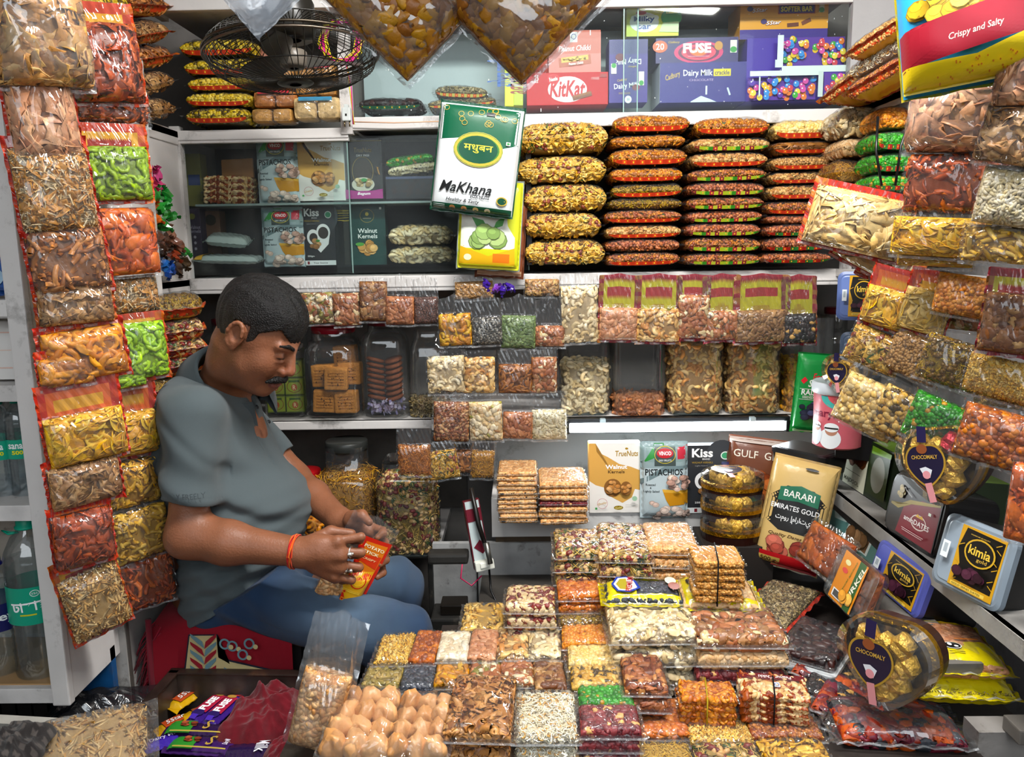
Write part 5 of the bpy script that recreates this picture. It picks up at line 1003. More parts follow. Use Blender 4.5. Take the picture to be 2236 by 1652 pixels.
def art_vinod(a):
    a.rect(.5, .5, 1, 1, '#8fa3a6').rect(.5, .86, 1, .22, '#7f9796').poly([(.05, .74), (.30, .98), (.50, .98), (.42, .84)], '#2f8a3c').rect(.88, .87, .24, .17, '#b8283c').rect(.5, .82, .44, .24, '#3f4c4a').ring(.5, .84, .22, .11, .012, '#c8b830').ell(.5, .86, .175, .062, '#b81824').text('VINOD', .5, .86, .26, .05, '#ffffff', bold=.02).text('DRY FRUITS', .5, .77, .26, .025, '#dfe6e6')
    a.rect(.5, .34, 1, .66, '#b9c8cc').poly([(0, .52), (.5, .70), (1, .70), (1, .66), (.5, .66), (0, .46)], '#6f8488').text('PISTACHIOS', .48, .62, .78, .085, '#10161a', bold=.02).text('Roasted', .20, .46, .20, .03, '#20282c').text('&', .20, .42, .03, .025, '#20282c').text('Lightly Salted', .22, .37, .32, .035, '#20282c')
    a.poly([(.44, .40), (1, .38), (1, .20), (.60, .18), (.52, .26)], '#c98a18').poly([(.44, .40), (1, .38), (1, .34), (.46, .36)], '#e0aa38').nuts(.76, .48, .22, .10, ['#d8b8a8', '#c8a090', '#e8d0c0', '#b89080'], 22, .075, 2, .7).nuts(.58, .09, .40, .08, ['#e0cabc', '#cfb4a6', '#d8beb0'], 20, .08, 5, .7).nuts(.2, .24, .1, .03, ['#cfb4a6'], 3, .06, 4)
def art_truewal(a):
    a.rect(.5, .5, 1, 1, '#eae6e0').poly([(0, 1), (.12, 1), (.14, .88), (.36, .80), (.58, .70), (.80, .66), (1, .60), (1, .32), (.88, .34), (.82, .22), (.64, .14), (.44, .22), (.30, .36), (.12, .40), (0, .46)], '#d3a04e')
    a.text('TrueNuts', .72, .85, .44, .08, '#a88428', bold=.02, shear=.1).ell(.72, .92, .03, .015, '#a88428').text('Walnut', .52, .66, .42, .06, '#ffffff', bold=.03).text('Kernels', .52, .59, .32, .045, '#4a3018', bold=.01).ell(.45, .36, .17, .13, '#8a5a28').nuts(.45, .37, .12, .09, ['#c98f50', '#b87a3a', '#d8a468'], 18, .055, 4).ell(.70, .36, .11, .10, '#8a5a28').nuts(.70, .37, .07, .06, ['#c98f50', '#b87a3a'], 10, .045, 6)
    a.ring(.24, .15, .10, .075, .008, '#c98a90').text('Quality', .24, .15, .18, .04, '#c0942c', 12, shear=.3).ell(.55, .09, .09, .03, '#8a7410').text('Gold', .55, .09, .12, .03, '#f0e090', 6).rect(.12, .08, .04, .03, '#3f9a4c').rect(.80, .10, .24, .008, '#c8c4bc').rect(.80, .13, .24, .008, '#c8c4bc').ell(.86, .22, .05, .035, '#9ac0a0')
def art_kiss(a):
    a.rect(.5, .5, 1, 1, '#2a2c30').ell(.75, .82, .35, .26, '#383b40').text('Kiss', .34, .89, .44, .13, '#f0f0f0', bold=.03).text('BRAND', .42, .80, .16, .025, '#d8d8d8').text('WALNUT KERNELS', .34, .75, .44, .025, '#a08430').text('Light Halves', .32, .70, .26, .02, '#909090').ell(.82, .85, .10, .06, '#dfe8e0').ell(.82, .85, .08, .045, '#3f9a6c')
    a.ell(.66, .56, .20, .14, '#e8e8e8').ell(.36, .48, .18, .13, '#e8e8e8').poly([(.18, .46), (.86, .56), (.80, .36), (.56, .22)], '#e8e8e8').ell(.66, .55, .15, .10, '#3a3330').ell(.37, .47, .12, .08, '#3a3330').nuts(.40, .36, .12, .06, ['#a87a4a', '#8a5f34', '#c09460'], 5, .09, 3).ell(.5, .42, .06, .02, '#3f8a3c').text('250gm', .28, .16, .20, .035, '#f0f0f0').rect(.5, .05, 1, .08, '#d8dcdc').rect(.20, .05, .06, .05, '#7a2028').text('Your Source', .55, .05, .42, .03, '#50565a')
def art_figs(a):
    a.rect(.5, .5, 1, 1, '#181818').rect(.5, .96, 1, .02, '#8a7428').text('TrueNuts', .5, .81, .46, .08, '#8a7034', bold=.02, shear=.1).text('DRY FIGS', .5, .72, .34, .035, '#f0f0f0').ring(.48, .46, .28, .24, .012, '#8a7428').ell(.48, .46, .24, .20, '#2c241c').ell(.48, .24, .30, .12, '#b9b9a8').nuts(.48, .27, .20, .07, ['#a89468', '#8a7448', '#c0ac80'], 14, .065, 2).ell(.52, .31, .08, .03, '#2f8a3c').poly([(0, 0), (1, 0), (1, .16), (.7, .13), (.3, .13), (0, .16)], '#9c1c7a').text('Begum', .5, .08, .34, .06, '#ffffff', shear=.3).text('Anjeer', .90, .46, .22, .04, '#c8902c', -75, shear=.2)
def art_greenwal(a):
    a.rect(.5, .5, 1, 1, '#153c38').ring(.5, .80, .20, .11, .012, '#9c8438').ell(.5, .83, .05, .03, '#c8b040').text('NUTATCH', .5, .76, .22, .02, '#b8b090').text('Walnut', .5, .56, .54, .075, '#e8ece8').text('Kernels', .5, .47, .54, .07, '#e8ece8').rect(.88, .92, .06, .035, '#f0f0f0').nuts(.5, .24, .22, .12, ['#c8944c', '#b07c38', '#d8aa68'], 9, .12, 8, .9).ell(.28, .34, .12, .03, '#4f9a3c')
def art_makhana(a):
    a.rect(.5, .5, .97, .95, '#dfe4e6').poly([(.02, .64), (.02, .98), (.98, .98), (.98, .66), (.75, .60), (.50, .70), (.22, .66)], '#0c5a3c'); r = random.Random(3)
    for i in range(16): a.ring(r.uniform(.08, .9), r.uniform(.80, .95), .035, .024, .006, '#b8a040', 12)
    a.rect(.62, .90, .10, .03, '#1a1c1e').ell(.52, .58, .29, .155, '#c0b050').ell(.52, .58, .285, .15, '#3f7a30').ring(.52, .58, .28, .145, .03, '#b8a838').ell(.52, .58, .23, .12, '#0a4c34').text('मधुबन', .52, .585, .34, .075, '#e8d040', bold=.01)
    a.text('MaKhana', .42, .235, .62, .095, '#16181a', bold=.012, shear=.35).text('FOX NUTS', .60, .165, .22, .028, '#20242a', bold=.02).text('Healthy & Tasty', .40, .115, .40, .04, '#202428', shear=.3).ell(.86, .15, .065, .04, '#b8a040').ell(.86, .15, .05, .03, '#1a4c38').rect(.5, .05, .96, .06, '#0c4a32').rect(.86, .66, .05, .03, '#e8f0e8').ell(.86, .66, .016, .01, '#2f8a3c')
    for u, c in ((.28, '#d8a060'), (.42, '#e0a868'), (.56, '#d8c080'), (.70, '#e8e0c0')): a.ell(u, .05, .035, .02, c, 12)
    for v in (.035, .05, .065): a.rect(.12, v, .14, .005, '#e8eeea')
def art_walnuts(a):
    a.rect(.5, .5, .97, .96, '#c9cc1a').poly([(.06, .92), (.90, .92), (.90, .24), (.06, .24)], '#e2e6dc').poly([(.55, .97), (.97, .97), (.97, .3), (.78, .5), (.72, .8)], '#d0d62c').rect(.46, .70, .54, .13, '#0f5c3c', 3).text('Walnuts', .46, .70, .44, .085, '#f4f8f0', 3, bold=.02).text('Healthy and Dry fruit Nature', .48, .625, .34, .018, '#30342c', 3)
    a.poly([(.22, .58), (.40, .55), (.48, .46), (.30, .48)], '#2f8a2c').poly([(.74, .62), (.60, .54), (.56, .46), (.70, .50)], '#3a9a34').nuts(.46, .36, .22, .07, ['#8fae60', '#7d9c50', '#a8c078'], 8, .12, 5, .9).poly([(.04, .04), (.92, .04), (.90, .26), (.5, .16), (.06, .26)], '#e0b018').rect(.7, .14, .26, .10, '#e07818').ell(.18, .14, .06, .035, '#e8f0c0').rect(.5, .04, .94, .05, '#e0e020')
def art_gulf(a):
    a.rect(.5, .5, .96, .96, '#6a3a24').text('GULF  GIFT', .5, .77, .82, .10, '#dfd8c8', bold=.005).nuts(.5, .34, .26, .16, ['#9a4a1c', '#b8642c', '#7a3414'], 8, .12, 3).rect(.5, .95, .98, .06, '#c8b8b0')
def art_barari(a):
    a.rect(.5, .5, .96, .96, '#cfae6c').poly([(.06, .62), (.30, .74), (.70, .74), (.94, .62), (.94, .42), (.70, .34), (.30, .34), (.06, .42)], '#1c1c1c').poly([(.20, .72), (.50, .76), (.80, .72), (.80, .60), (.50, .62), (.20, .60)], '#1c6a4c').text('BARARI', .5, .675, .46, .06, '#e8e8e0').text('EMIRATES GOLD', .48, .55, .72, .045, '#f0f0f0').text('تمور إماراتية', .5, .45, .56, .07, '#f0f0f0').text('Quality Dates', .42, .30, .50, .035, '#5a3a14', shear=.3)
    a.nuts(.46, .19, .26, .07, ['#a84838', '#8a3428', '#c06450'], 10, .12, 2).rect(.5, .075, .96, .12, '#b8141c').rect(.25, .06, .34, .07, '#c8a850').text('500 g', .25, .06, .24, .05, '#3a2410').ell(.60, .92, .10, .012, '#2a2c30')
def art_star(a): a.rect(.5, .5, 1, 1, '#142a66').rect(.5, .70, .9, .22, '#c8303c').text('STAR', .5, .70, .8, .15, '#ffffff', bold=.04).text('KERNELS', .5, .40, .6, .05, '#dfe4f0').rect(.5, .2, .3, .1, '#d8d020')
def art_raisin(a):
    a.rect(.5, .5, .96, .96, '#118a3c').text('Food', .62, .72, .40, .09, '#d81c2c', 4, bold=.02, shear=.3).text('Studio', .60, .64, .56, .09, '#e8f0e0', 4, bold=.02, shear=.3).poly([(.12, .66), (.22, .71), (.30, .67), (.20, .62)], '#d81c2c').rect(.5, .56, .76, .006, '#e8f0e8').text('RAISINS', .5, .52, .66, .07, '#f0f4f0', bold=.02).text('SEEDED BLACK', .5, .46, .6, .03, '#dfeee0').rect(.5, .43, .76, .006, '#e8f0e8').nuts(.5, .30, .34, .10, ['#283044', '#1c2434', '#38486a'], 26, .09, 7).rect(.5, .04, .9, .03, '#9ad8a0')
def art_kimia(a):
    a.rect(.60, .5, .70, .94, '#c8961c'); a.poly([(.31, .13), (.91, .13), (.93, .92), (.33, .94), (.27, .62), (.35, .4)], '#14120f')
    for i in range(9): a.rect(.90-.02*(i % 3) if i % 3 else .32, .14+.09*i, .09, .012, '#c89a20', 30*(-1)**i)
    a.ell(.62, .64, .24, .21, '#c8a028').ell(.62, .64, .215, .185, '#14120f').text('kimia', .62, .66, .34, .14, '#e0bc40', bold=.02).text('gold', .68, .54, .16, .07, '#c8a440', bold=.01).nuts(.56, .28, .20, .06, ['#3a1828', '#2a101c', '#4a2234'], 10, .07, 3).rect(.62, .09, .54, .05, '#e0c050').text('GOLD SERIES DATES', .60, .09, .46, .03, '#4a3808').rect(.14, .52, .12, .26, '#dfe6ea').rect(.14, .54, .06, .14, '#a8b4bc').text('PREMIUM QUALITY', .62, .88, .3, .02, '#c8a440')
def art_amin(a):
    a.rect(.5, .5, .97, .97, '#24201f').poly([(.24, .04), (.97, .02), (.97, .80), (.62, .76), (.30, .54)], '#7a1226').poly([(.04, .46), (.20, .44), (.44, .62), (.96, .80), (.96, .84), (.40, .68), (.18, .50), (.04, .50)], '#a8943c').text('aminDATES', .60, .36, .50, .09, '#f0ece8', bold=.015).ring(.64, .38, .15, .13, .015, '#d8c8c0').poly([(.56, .46), (.60, .52), (.64, .47), (.68, .52), (.72, .46)], '#d8a828').nuts(.20, .74, .06, .08, ['#c8b060'], 6, .045, 3).text('Premium', .36, .80, .2, .04, '#e0e0e0', -20, shear=.3).rect(.60, .18, .44, .012, '#c8b0b0').rect(.60, .15, .40, .012, '#c8b0b0').rect(.84, .62, .05, .05, '#dff0df')
def art_chips(a):
    a.rect(.5, .5, .97, .97, '#2a9ad0')
    for i in range(7): a.poly([(.50, .62), (.08+.14*i, .97), (.13+.14*i, .97)], '#6cc0e4')
    a.nuts(.44, .50, .30, .16, ['#d8b030', '#e8c850', '#c89c20', '#e0c870'], 44, .075, 9, .8).poly([(.02, .15), (.98, .25), (.98, .62), (.66, .46), (.02, .38)], '#8f1024').text('Crispy and Salty', .50, .295, .34, .05, '#e8d0c0', 5, bold=.01, shear=.25).poly([(.02, .02), (.98, .02), (.98, .28), (.50, .16), (.02, .17)], '#dcc010')
    r = random.Random(2)
    for i in range(40): a.ell(r.uniform(.05, .95), r.uniform(.04, .14), .006, .006, '#c87818', 6)
def art_teal(a): a.rect(.5, .5, .98, .98, '#4f7c78').poly([(.05, .95), (.3, .9), (.4, .5), (.2, .4)], '#a8bcb8').rect(.64, .36, .40, .44, '#c8d4d0').rect(.64, .36, .34, .38, '#7a5a40').nuts(.64, .36, .12, .12, ['#8a6848', '#6a4c30'], 10, .06, 3).poly([(.5, .1), (.8, .16), (.6, .06)], '#b8c8c4')
def art_apricot(a): a.rect(.5, .5, .60, .96, '#dc8818').rect(.68, .5, .16, .96, '#2c5a24').text('TURKEL', .68, .5, .6, .12, '#f0ecd8', 78, bold=.02).ell(.36, .80, .07, .05, '#e8e0a0').ell(.36, .64, .07, .05, '#d84840').text('natural apricot', .50, .56, .5, .06, '#3f6a1c', 78, shear=.2).rect(.40, .16, .26, .16, '#f0f0f0').rect(.40, .16, .20, .12, '#505050').nuts(.6, .22, .1, .06, ['#e8a030', '#f0b84c'], 5, .08, 2)
def art_greenbox(a): a.rect(.5, .5, 1, 1, '#1c2a14').rect(.36, .5, .44, 1, '#d8d8c0').nuts(.36, .66, .14, .14, ['#7a4020', '#94542c', '#5e2c14'], 12, .07, 5, 1.2).rect(.36, .30, .30, .01, '#50543c').text('MAJDOOL', .36, .12, .3, .10, '#3a4020', 0, bold=.02).ell(.08, .4, .05, .05, '#6a8a2c').rect(.82, .5, .34, .8, '#2c3a1c').ell(.82, .5, .12, .32, '#7a7c70').poly([(.66, .96), (1, .96), (1, .88), (.66, .82)], '#6a9a24')
def art_maryam(a):
    a.rect(.5, .5, 1, 1, '#c8606c').ell(.62, 1.0, .40, .26, '#3fa8a0', 24, 180, 360).ell(.62, 1.02, .28, .2, '#c85058', 24, 180, 360).text('maryam', .36, .62, .62, .16, '#7a1838', bold=.02); a.ell(.40, .18, .18, .20, '#e8eef2').ell(.42, .34, .10, .10, '#b8846c').ell(.42, .40, .12, .09, '#e8eef2').rect(.42, .385, .22, .03, '#1a1a1c').ell(.14, .24, .12, .22, '#d8e0e8').ell(.16, .38, .07, .07, '#b08068').ell(.16, .43, .08, .06, '#dfe6ec').rect(.16, .41, .14, .022, '#1a1a1c').ell(.84, .50, .10, .09, '#2a1c1c').ell(.84, .50, .07, .06, '#8a7a50')

# ---- upper glass case
CB = 'chocolate and snack boxes in the upper case'
def case(label, x0, x1, y0, y1, D, col, art=None, Y=2.44, **kw): return boxpx(label, x0, x1, y0, y1, Y, D, col, art, group=CB, name=kw.pop('name', 'chocolate_box'), **kw)
case('red wafer bar carton with a white oval, under the pink carton', 1150, 1328, 158, 229, .14, '#c4141f', art_kitkat, Y=2.42)
case('pink peanut brittle carton standing on the red carton', 1198, 1312, 66, 159, .12, '#c8604e', art_chikki, name='chikki_box', Y=2.43, top='#5a2c20')
case('upended small purple chocolate carton beside the red carton', 1330, 1414, 86, 224, .10, '#3a1f86', art_dm, Y=2.42)
case('long purple carton with a pink swirl and orange dot', 1432, 1612, 82, 137, .14, '#2f1c66', art_fuse)
case('dark blue carton with a small yellow panel below the pink swirl carton', 1441, 1629, 136, 223, .15, '#2c1f80', art_crackle, Y=2.42, side='#d0d8e0')
case('yellow and green carton with a white splash, resting on upended cartons', 1368, 1482, 6, 79, .12, '#d8dc1c', art_milky)
case('orange carton with purple foot stacked on the balloon carton', 1616, 1808, 2, 84, .14, '#e69a14', art_5star, Y=2.43)
case('purple carton printed with coloured balloons', 1630, 1842, 82, 220, .16, '#4424a0', art_gems, Y=2.42)
case('thin yellow printed carton standing upright, taller of the yellow pair', 1102, 1122, 62, 232, .05, '#d8d420', lambda a: a.rect(.5, .5, .9, .98, '#dfe030').text('स्पेशल नमकीन', .5, .45, 3.2, .6, '#2a5ab0', 90).rect(.5, .9, .8, .12, '#e8f0e0'), name='incense_box', roll=-1)
case('thin pale yellow carton leaning behind the yellow one', 1122, 1143, 84, 230, .05, '#c8d050', lambda a: a.rect(.5, .5, .9, .98, '#c0cc3c').text('agarbatti', .5, .4, 3.0, .5, '#a03c2c', 90), name='incense_box', roll=-1.5)
pouchpx('crinkled red sachet strip beside the pink carton', 1160, 1200, 92, 160, 2.44, .04, '#c8402c', lambda a: a.rect(.5, .5, .8, .9, '#d8543c').text('Peanut', .4, .6, .7, .14, '#fff0e0', 80), name='snack_sachet', cat='sachet')
def flatpk(label, x0, x1, y0, y1, Y, dep, kind, bands, cat='packet', roll=0, T=None, name='snack_packet', **kw):
    a, b = PY(x0, (y0+y1)/2, Y), PY(x1, (y0+y1)/2, Y); T = T or PY(x0, y0, Y).z-PY(x0, y1, Y).z
    t = packet(label, kind, TR(((a.x+b.x)/2, Y+dep/2, (a.z+b.z)/2), 0, -roll, 0), (b.x-a.x)*.93, dep, T, flat=.2, mx=.012, film='film_crisp', name=name, cat=cat, **kw)
    if bands: band_strip(t, (b.x-a.x)*.9, dep, T, bands)
    return t
flatpk('flat dark green tray of dates behind the sliding glass', 778, 926, 212, 242, 2.42, .14, 'dates', ['#0f5a34', '#0c4a2c'])
flatpk('upper gold and red striped packet behind the glass', 946, 1068, 186, 216, 2.42, .12, 'leftover', ['#c8401c', '#b8a84c'], roll=-3)
flatpk('lower gold and red striped packet behind the glass', 928, 1088, 212, 236, 2.42, .14, 'leftover', ['#c8a84c', '#d0481c'], roll=3)
# ---- glass cabinet
CC = 'nut boxes in the glass cabinet'
pouchpx('silver PISTACHIOS pouch on the upper glass shelf', 565, 650, 298, 448, 2.45, .03, '#93a6a8', art_vinod, group=CC)
boxpx('ochre and white Walnut Kernels box on the upper glass shelf', 650, 752, 303, 438, 2.45, .05, '#e4ded6', art_truewal, group=CC, name='nut_box')
boxpx('black DRY FIGS box with pink foot on the glass shelf', 752, 835, 302, 434, 2.46, .05, '#181818', art_figs, group=CC, name='nut_box')
pouchpx('silver PISTACHIOS pouch on the cabinet floor', 576, 662, 452, 582, 2.44, .03, '#93a6a8', art_vinod, group=CC)
boxpx('dark grey box with heart window on the cabinet floor', 657, 732, 449, 580, 2.45, .05, '#2a2c30', art_kiss, group=CC, name='nut_box')
boxpx('dark green Walnut Kernels box on the cabinet floor', 764, 842, 444, 578, 2.45, .05, '#153c38', art_greenwal, group=CC, name='nut_box', side='#1a3430')
boxpx('narrow black box edge with yellow letters beside the green box', 750, 764, 446, 578, 2.46, .05, '#1c1a14', lambda a: a.text('3 STAR', .5, .82, 1.9, .6, '#d8b420', 90, bold=.02), group=CC, name='nut_box')
boxpx('olive yellow box in the dim end of the upper shelf', 408, 440, 335, 450, 2.47, .05, '#7a7434', lambda a: a.rect(.5, .5, .8, .2, '#3a4a7a'), group=CC, name='nut_box')
boxpx('dark purple Walnut Kernels box at the cabinet end', 411, 440, 455, 562, 2.44, .05, '#2c2038', lambda a: a.text('Walnut', .5, .62, .9, .07, '#9a90a8').text('Kernels', .5, .54, .9, .07, '#9a90a8').ell(.4, .84, .22, .06, '#7a7430').ell(.5, .42, .1, .03, '#a8a0b0').ell(.5, .30, .1, .03, '#a8a0b0').ell(.5, .18, .1, .03, '#a8a0b0'), group=CC, name='nut_box')
boxpx('dim brown box leaning behind the white pouches', 442, 482, 460, 560, 2.48, .05, '#6a4a38', lambda a: a.ell(.5, .8, .3, .12, '#2c2418'), group=CC, name='nut_box')
carton('slab of sesame brittle squares standing on the nut brittle', upright(PY(518, 368, 2.46), 0, 2, 8), .095, .058, .012, '#8a5a2c', None, name='sesame_brittle', cat='brittle')
for i in range(4):
    c = PY(505, 396+i*14, 2.46); t = packet('thin nut brittle packet, %s in the dim cabinet pile' % ORD[i], 'chikki_nut', TR(c, 0, 2, 0), .125, .10, .016, shape='slab', group='nut brittle in the cabinet', film='film_crisp')
for i, (x0, x1, y0, y1, k, lab, ro) in enumerate(((838, 948, 338, 362, 'greenpea', 'flat green seed packet lying on the upper cabinet box', 7), (842, 960, 356, 382, 'melon', 'flat white seed packet under the green one', 7))): flatpk(lab, x0, x1, y0, y1, 2.44, .10, k, None, roll=ro)
boxpx('wide dark plastic box under the seed packets', 842, 962, 384, 434, 2.44, .14, '#15151c', lambda a: a.rect(.5, .93, .98, .1, '#3a4466').nuts(.5, .45, .4, .3, ['#281818', '#1c1214'], 30, .04, 3), name='plastic_box', mat='plastic')
flatpk('upper cashew packet behind the cabinet glass', 842, 988, 490, 538, 2.42, .14, 'cashew', None); flatpk('lower cashew packet behind the cabinet glass', 842, 992, 536, 578, 2.42, .14, 'cashew', None)
pouch('crumpled white foil pouch lying on another', TR(PY(500, 525, 2.44), 10, 6, 10), .13, .12, .03, '#c4d0cc', None, seed=4); pouch('flat white pouch with yellow end on the cabinet floor', TR(PY(505, 566, 2.42), 4, 2, 0), .20, .12, .02, '#b8c4c2', lambda a: a.rect(.08, .5, .16, .9, '#c8961c'), seed=9)
# ---- hanging pouches in the middle
HY = 2.20
pouchpx('green and white fox nuts pouch, tilted, hanging on the shelf edge', 950, 1134, 226, 470, 2.22, .055, '#d8dcde', art_makhana, roll=-8, yaw=-4, group='pouches hanging in front of the shelves', back='#0c5a3c', seed=5)
pouchpx('yellow Walnuts pouch with green nuts hanging below the fox nuts', 1000, 1140, 392, 590, 2.27, .035, '#c9cc1a', art_walnuts, roll=-4, group='pouches hanging in front of the shelves', back='#b8c4c4', seed=8)
pouchpx('brown foil pouch mostly hidden behind the yellow Walnuts pouch', 1040, 1148, 430, 606, 2.315, .02, '#8a4a2c', lambda a: a.rect(.5, .06, .9, .06, '#c8a080'), group='pouches hanging in front of the shelves', roll=-4)
# ---- boxes on the ledge
LG = 'nut boxes on the display ledge'
boxpx('ochre and white Walnut Kernels box on the display ledge', 1287, 1400, 968, 1117, 2.235, .05, '#ece8e2', art_truewal, group=LG, name='nut_box', lean=4, side='#d3a04e')
pouchpx('silver PISTACHIOS pouch standing on the display ledge', 1398, 1500, 964, 1128, 2.225, .035, '#93a6a8', art_vinod, group=LG, lean=4)
boxpx('dark grey walnut box on the display ledge', 1498, 1602, 973, 1118, 2.235, .05, '#2a2c30', art_kiss, group=LG, name='nut_box', lean=4)
pouchpx('brown dates pouch behind the oval gold boxes', 1582, 1718, 956, 1110, 2.22, .05, '#6a3a24', art_gulf, lean=8, roll=-6, yaw=-8, back='#8a6a5a', seed=3, name='date_pouch')
pouchpx('cream and black dates pouch with red foot leaning on the side ledge', 1664, 1812, 1004, 1238, 2.02, .06, '#cfae6c', art_barari, lean=14, roll=-9, yaw=-22, seed=6, name='date_pouch')
boxpx('blue box with red stripes half hidden behind the sesame bundle', 1596, 1670, 1152, 1262, 2.06, .05, '#142a66', art_star, name='nut_box', yaw=-6)
# ------------------------------------------------------------ jars
def proj(p):
    v = RM.transposed() @ (Vector(p)-CAM); return (IW/2+FPX*v.x/-v.z, IH/2-FPX*v.y/-v.z)
def jar(label, x0, x1, yt, yb, Y, sq=.45, neck=.30, shoulder=.12, lid=None, fill=None, fy=None, nr=.36, name='glass_jar', group=None, kind='jar', lidh=.02, open_top=True):
    a, b = PY(x0, yb-12, Y), PY(x1, yb-12, Y); W = (b.x-a.x)*.985; zb = PY((x0+x1)/2, yb, Y-W/2).z; zt = PY((x0+x1)/2, yt, Y).z; H = zt-zb
    t = thing(name, label, 'jar', Matrix.Translation(((a.x+b.x)/2, Y, zb)), group); r = W/2; sh = H*(1-neck); m = MB()
    prof = [(0, 0), (r*.88, 0), (r*.98, .006), (r, .02), (r, sh*(1-shoulder)), (r*.96, sh*(1-shoulder*.45)), (r*.80, sh), (r*nr*2, sh+H*neck*.15)]+([(r*nr*2, H)] if neck > .05 else [])
    if neck <= .05: prof = [(0, 0), (r*.88, 0), (r*.98, .006), (r, .02), (r, H)]
    m.lathe(prof, (1, 1, 1), kind, 36, sq); m.build('glass_body', t)
    if sq > .3:
        m = MB(); m.lathe([(r*.86, .003), (r*.93, .008), (r*.86, .012)], '#3c4442', 'plastic', 32, sq); m.build('thick_base', t)
    if lid:
        m = MB(); R_ = r*nr*2+.004; m.lathe([(0, 0), (R_, 0), (R_, lidh*.2), (R_*1.02, lidh*.3), (R_*1.02, lidh*.9), (R_*.97, lidh), (0, lidh)], lid, 'plastic', 36); m.build('screw_lid', t, Matrix.Translation((0, 0, H-lidh*.6)))
    if fill:
        zf = PY((x0+x1)/2, fy, Y-r).z-zb; filling(fill, t, 'jar' if sq > .2 else 'cyl', W*.95, zf, W*.95, Matrix.Translation((0, 0, .006)))
    return t, W, zb, H
JR = 'big square jars above the tube light'
jar('square glass jar two thirds full of white cashews', 1222, 1329, 690, 912, 2.44, .6, .0, group=JR, fill='cashew', fy=792)
jar('nearly empty square jar with a layer of almonds', 1334, 1446, 690, 912, 2.44, .6, .0, group=JR, fill='almond', fy=872)
jar('full square jar of golden cashews, nearer the empty jar', 1450, 1568, 690, 911, 2.44, .6, .0, group=JR, fill='cashew_roast', fy=738)
jar('full square jar of golden cashews, farther from the empty jar', 1573, 1689, 690, 911, 2.44, .6, .0, group=JR, fill='cashew_roast', fy=738)
jar('square jar of dark masala cashews behind the green raisin pouch', 1697, 1800, 690, 911, 2.45, .6, .0, group=JR, fill='cashew_masala', fy=788)
jar('round clear jar with a dark red lid in the far corner', 1772, 1862, 676, 905, 2.56, 0, .22, lid='#6a1420', nr=.26, name='plastic_jar')
GJ = 'biscuit jars on the thick shelf'
j1, W1, z1, H1 = jar('clear jar stacked with small green packets, beside the man', 586, 676, 700, 912, 2.44, .25, .12, lid='#a01828', nr=.34, name='plastic_jar', group=GJ)
j2, W2, z2, H2 = jar('clear jar of square rusk biscuits under a red lid', 676, 798, 716, 912, 2.43, .3, .13, .28, lid='#9c1428', nr=.355, name='plastic_jar', group=GJ)
j3, W3, z3, H3 = jar('clear jar of brown cookies with paper shreds at the bottom', 796, 897, 700, 912, 2.44, .3, .12, .2, lid='#7c1420', nr=.33, name='plastic_jar', group=GJ)
jar('dim clear jar with a few nut scraps at the bottom', 898, 985, 720, 912, 2.46, .3, .12, .3, name='plastic_jar', group=GJ, fill='leftover', fy=878)
jar('half seen jar with a dark red lid behind the dark hair', 462, 560, 700, 912, 2.50, .2, .12, lid='#7c1828', nr=.3, name='plastic_jar', group=GJ)
# small green boxed packets in jar 1
q = j1.matrix_world.translation; k = 0
for i in range(2):
    for n in range(3):
        s_ = W1*.44; c = Vector((q.x+(i-.5)*s_*1.04, q.y-.012, q.z+.008+s_*.98*(n+.5)))
        carton('little green and yellow packet, %s in the %s column of the green packet jar' % (('bottom', 'middle', 'top')[n], ('outer', 'inner')[i]), upright((c.x, c.y-.014, c.z), 6), s_, s_*.94, .05, '#5c6e20', lambda a: a.rect(.5, .5, .92, .86, '#8a9a2c').ring(.5, .5, .40, .36, .03, '#7a2c1c').ell(.5, .45, .16, .2, '#a8501c').text('R', .5, .45, .16, .26, '#e0d0a0').rect(.5, .82, .6, .12, '#3a5a1c'), name='tea_packet', cat='packet', group='green packets in the jar')
# rusks in jar 2
q = j2.matrix_world.translation
for i, (dx, dy, dz, lab) in enumerate(((-.030, -.03, .040, 'bottom rusk on the outer side'), (.036, -.034, .038, 'bottom rusk on the cookie jar side'), (-.034, -.022, .118, 'upper rusk on the outer side'), (.012, -.048, .112, 'front upper rusk with sesame dots'), (.046, -.018, .124, 'upper rusk on the cookie jar side'), (.030, .004, .172, 'topmost rusk lying behind'))):
    m = MB(); r = random.Random(i)
    for s in range(3): m.box((0, .014*s, 0), (.070, .012, .068), '#c8863a', 'food_dry', bev=.005)
    for s in range(14): m.box((r.uniform(-.022, .022), -.0075, r.uniform(-.02, .02)), (.002, .002, .002), '#2a1c10', 'matte')
    for s in range(5): m.box((0, -.0068, -.018+.009*s), (.048, .0012, .0012), '#a86a28', 'matte')
    o = m.build('rusk_biscuit', X=TR((q.x+dx, q.y+dy, q.z+dz), 0, r.uniform(-5, 5), r.uniform(-8, 8))); tag(o, 'golden square rusk, '+lab+' in the jar', 'biscuit', 'rusk biscuits in the red lidded jar')
q = j3.matrix_world.translation
for col in range(2):
    for i in range(8):
        m = MB(); m.lathe([(0, -.005), (.025, -.005), (.030, 0), (.025, .006), (0, .007)], '#7d4426', 'food_dry', 18); r = random.Random(i+col*9)
        o = m.build('round_cookie', X=TR((q.x+(col-.5)*.055, q.y-.02, q.z+.055+i*.0165), 16*(1 if col else -1)*.5, (14, -14)[col], 0)); tag(o, 'brown round cookie, %s from the bottom of the %s pile' % (('first', 'second', 'third', 'fourth', 'fifth', 'sixth', 'seventh', 'eighth')[i], ('outer', 'inner')[col]), 'cookie', 'round cookies in the jar')
m = MB(); r = random.Random(3)
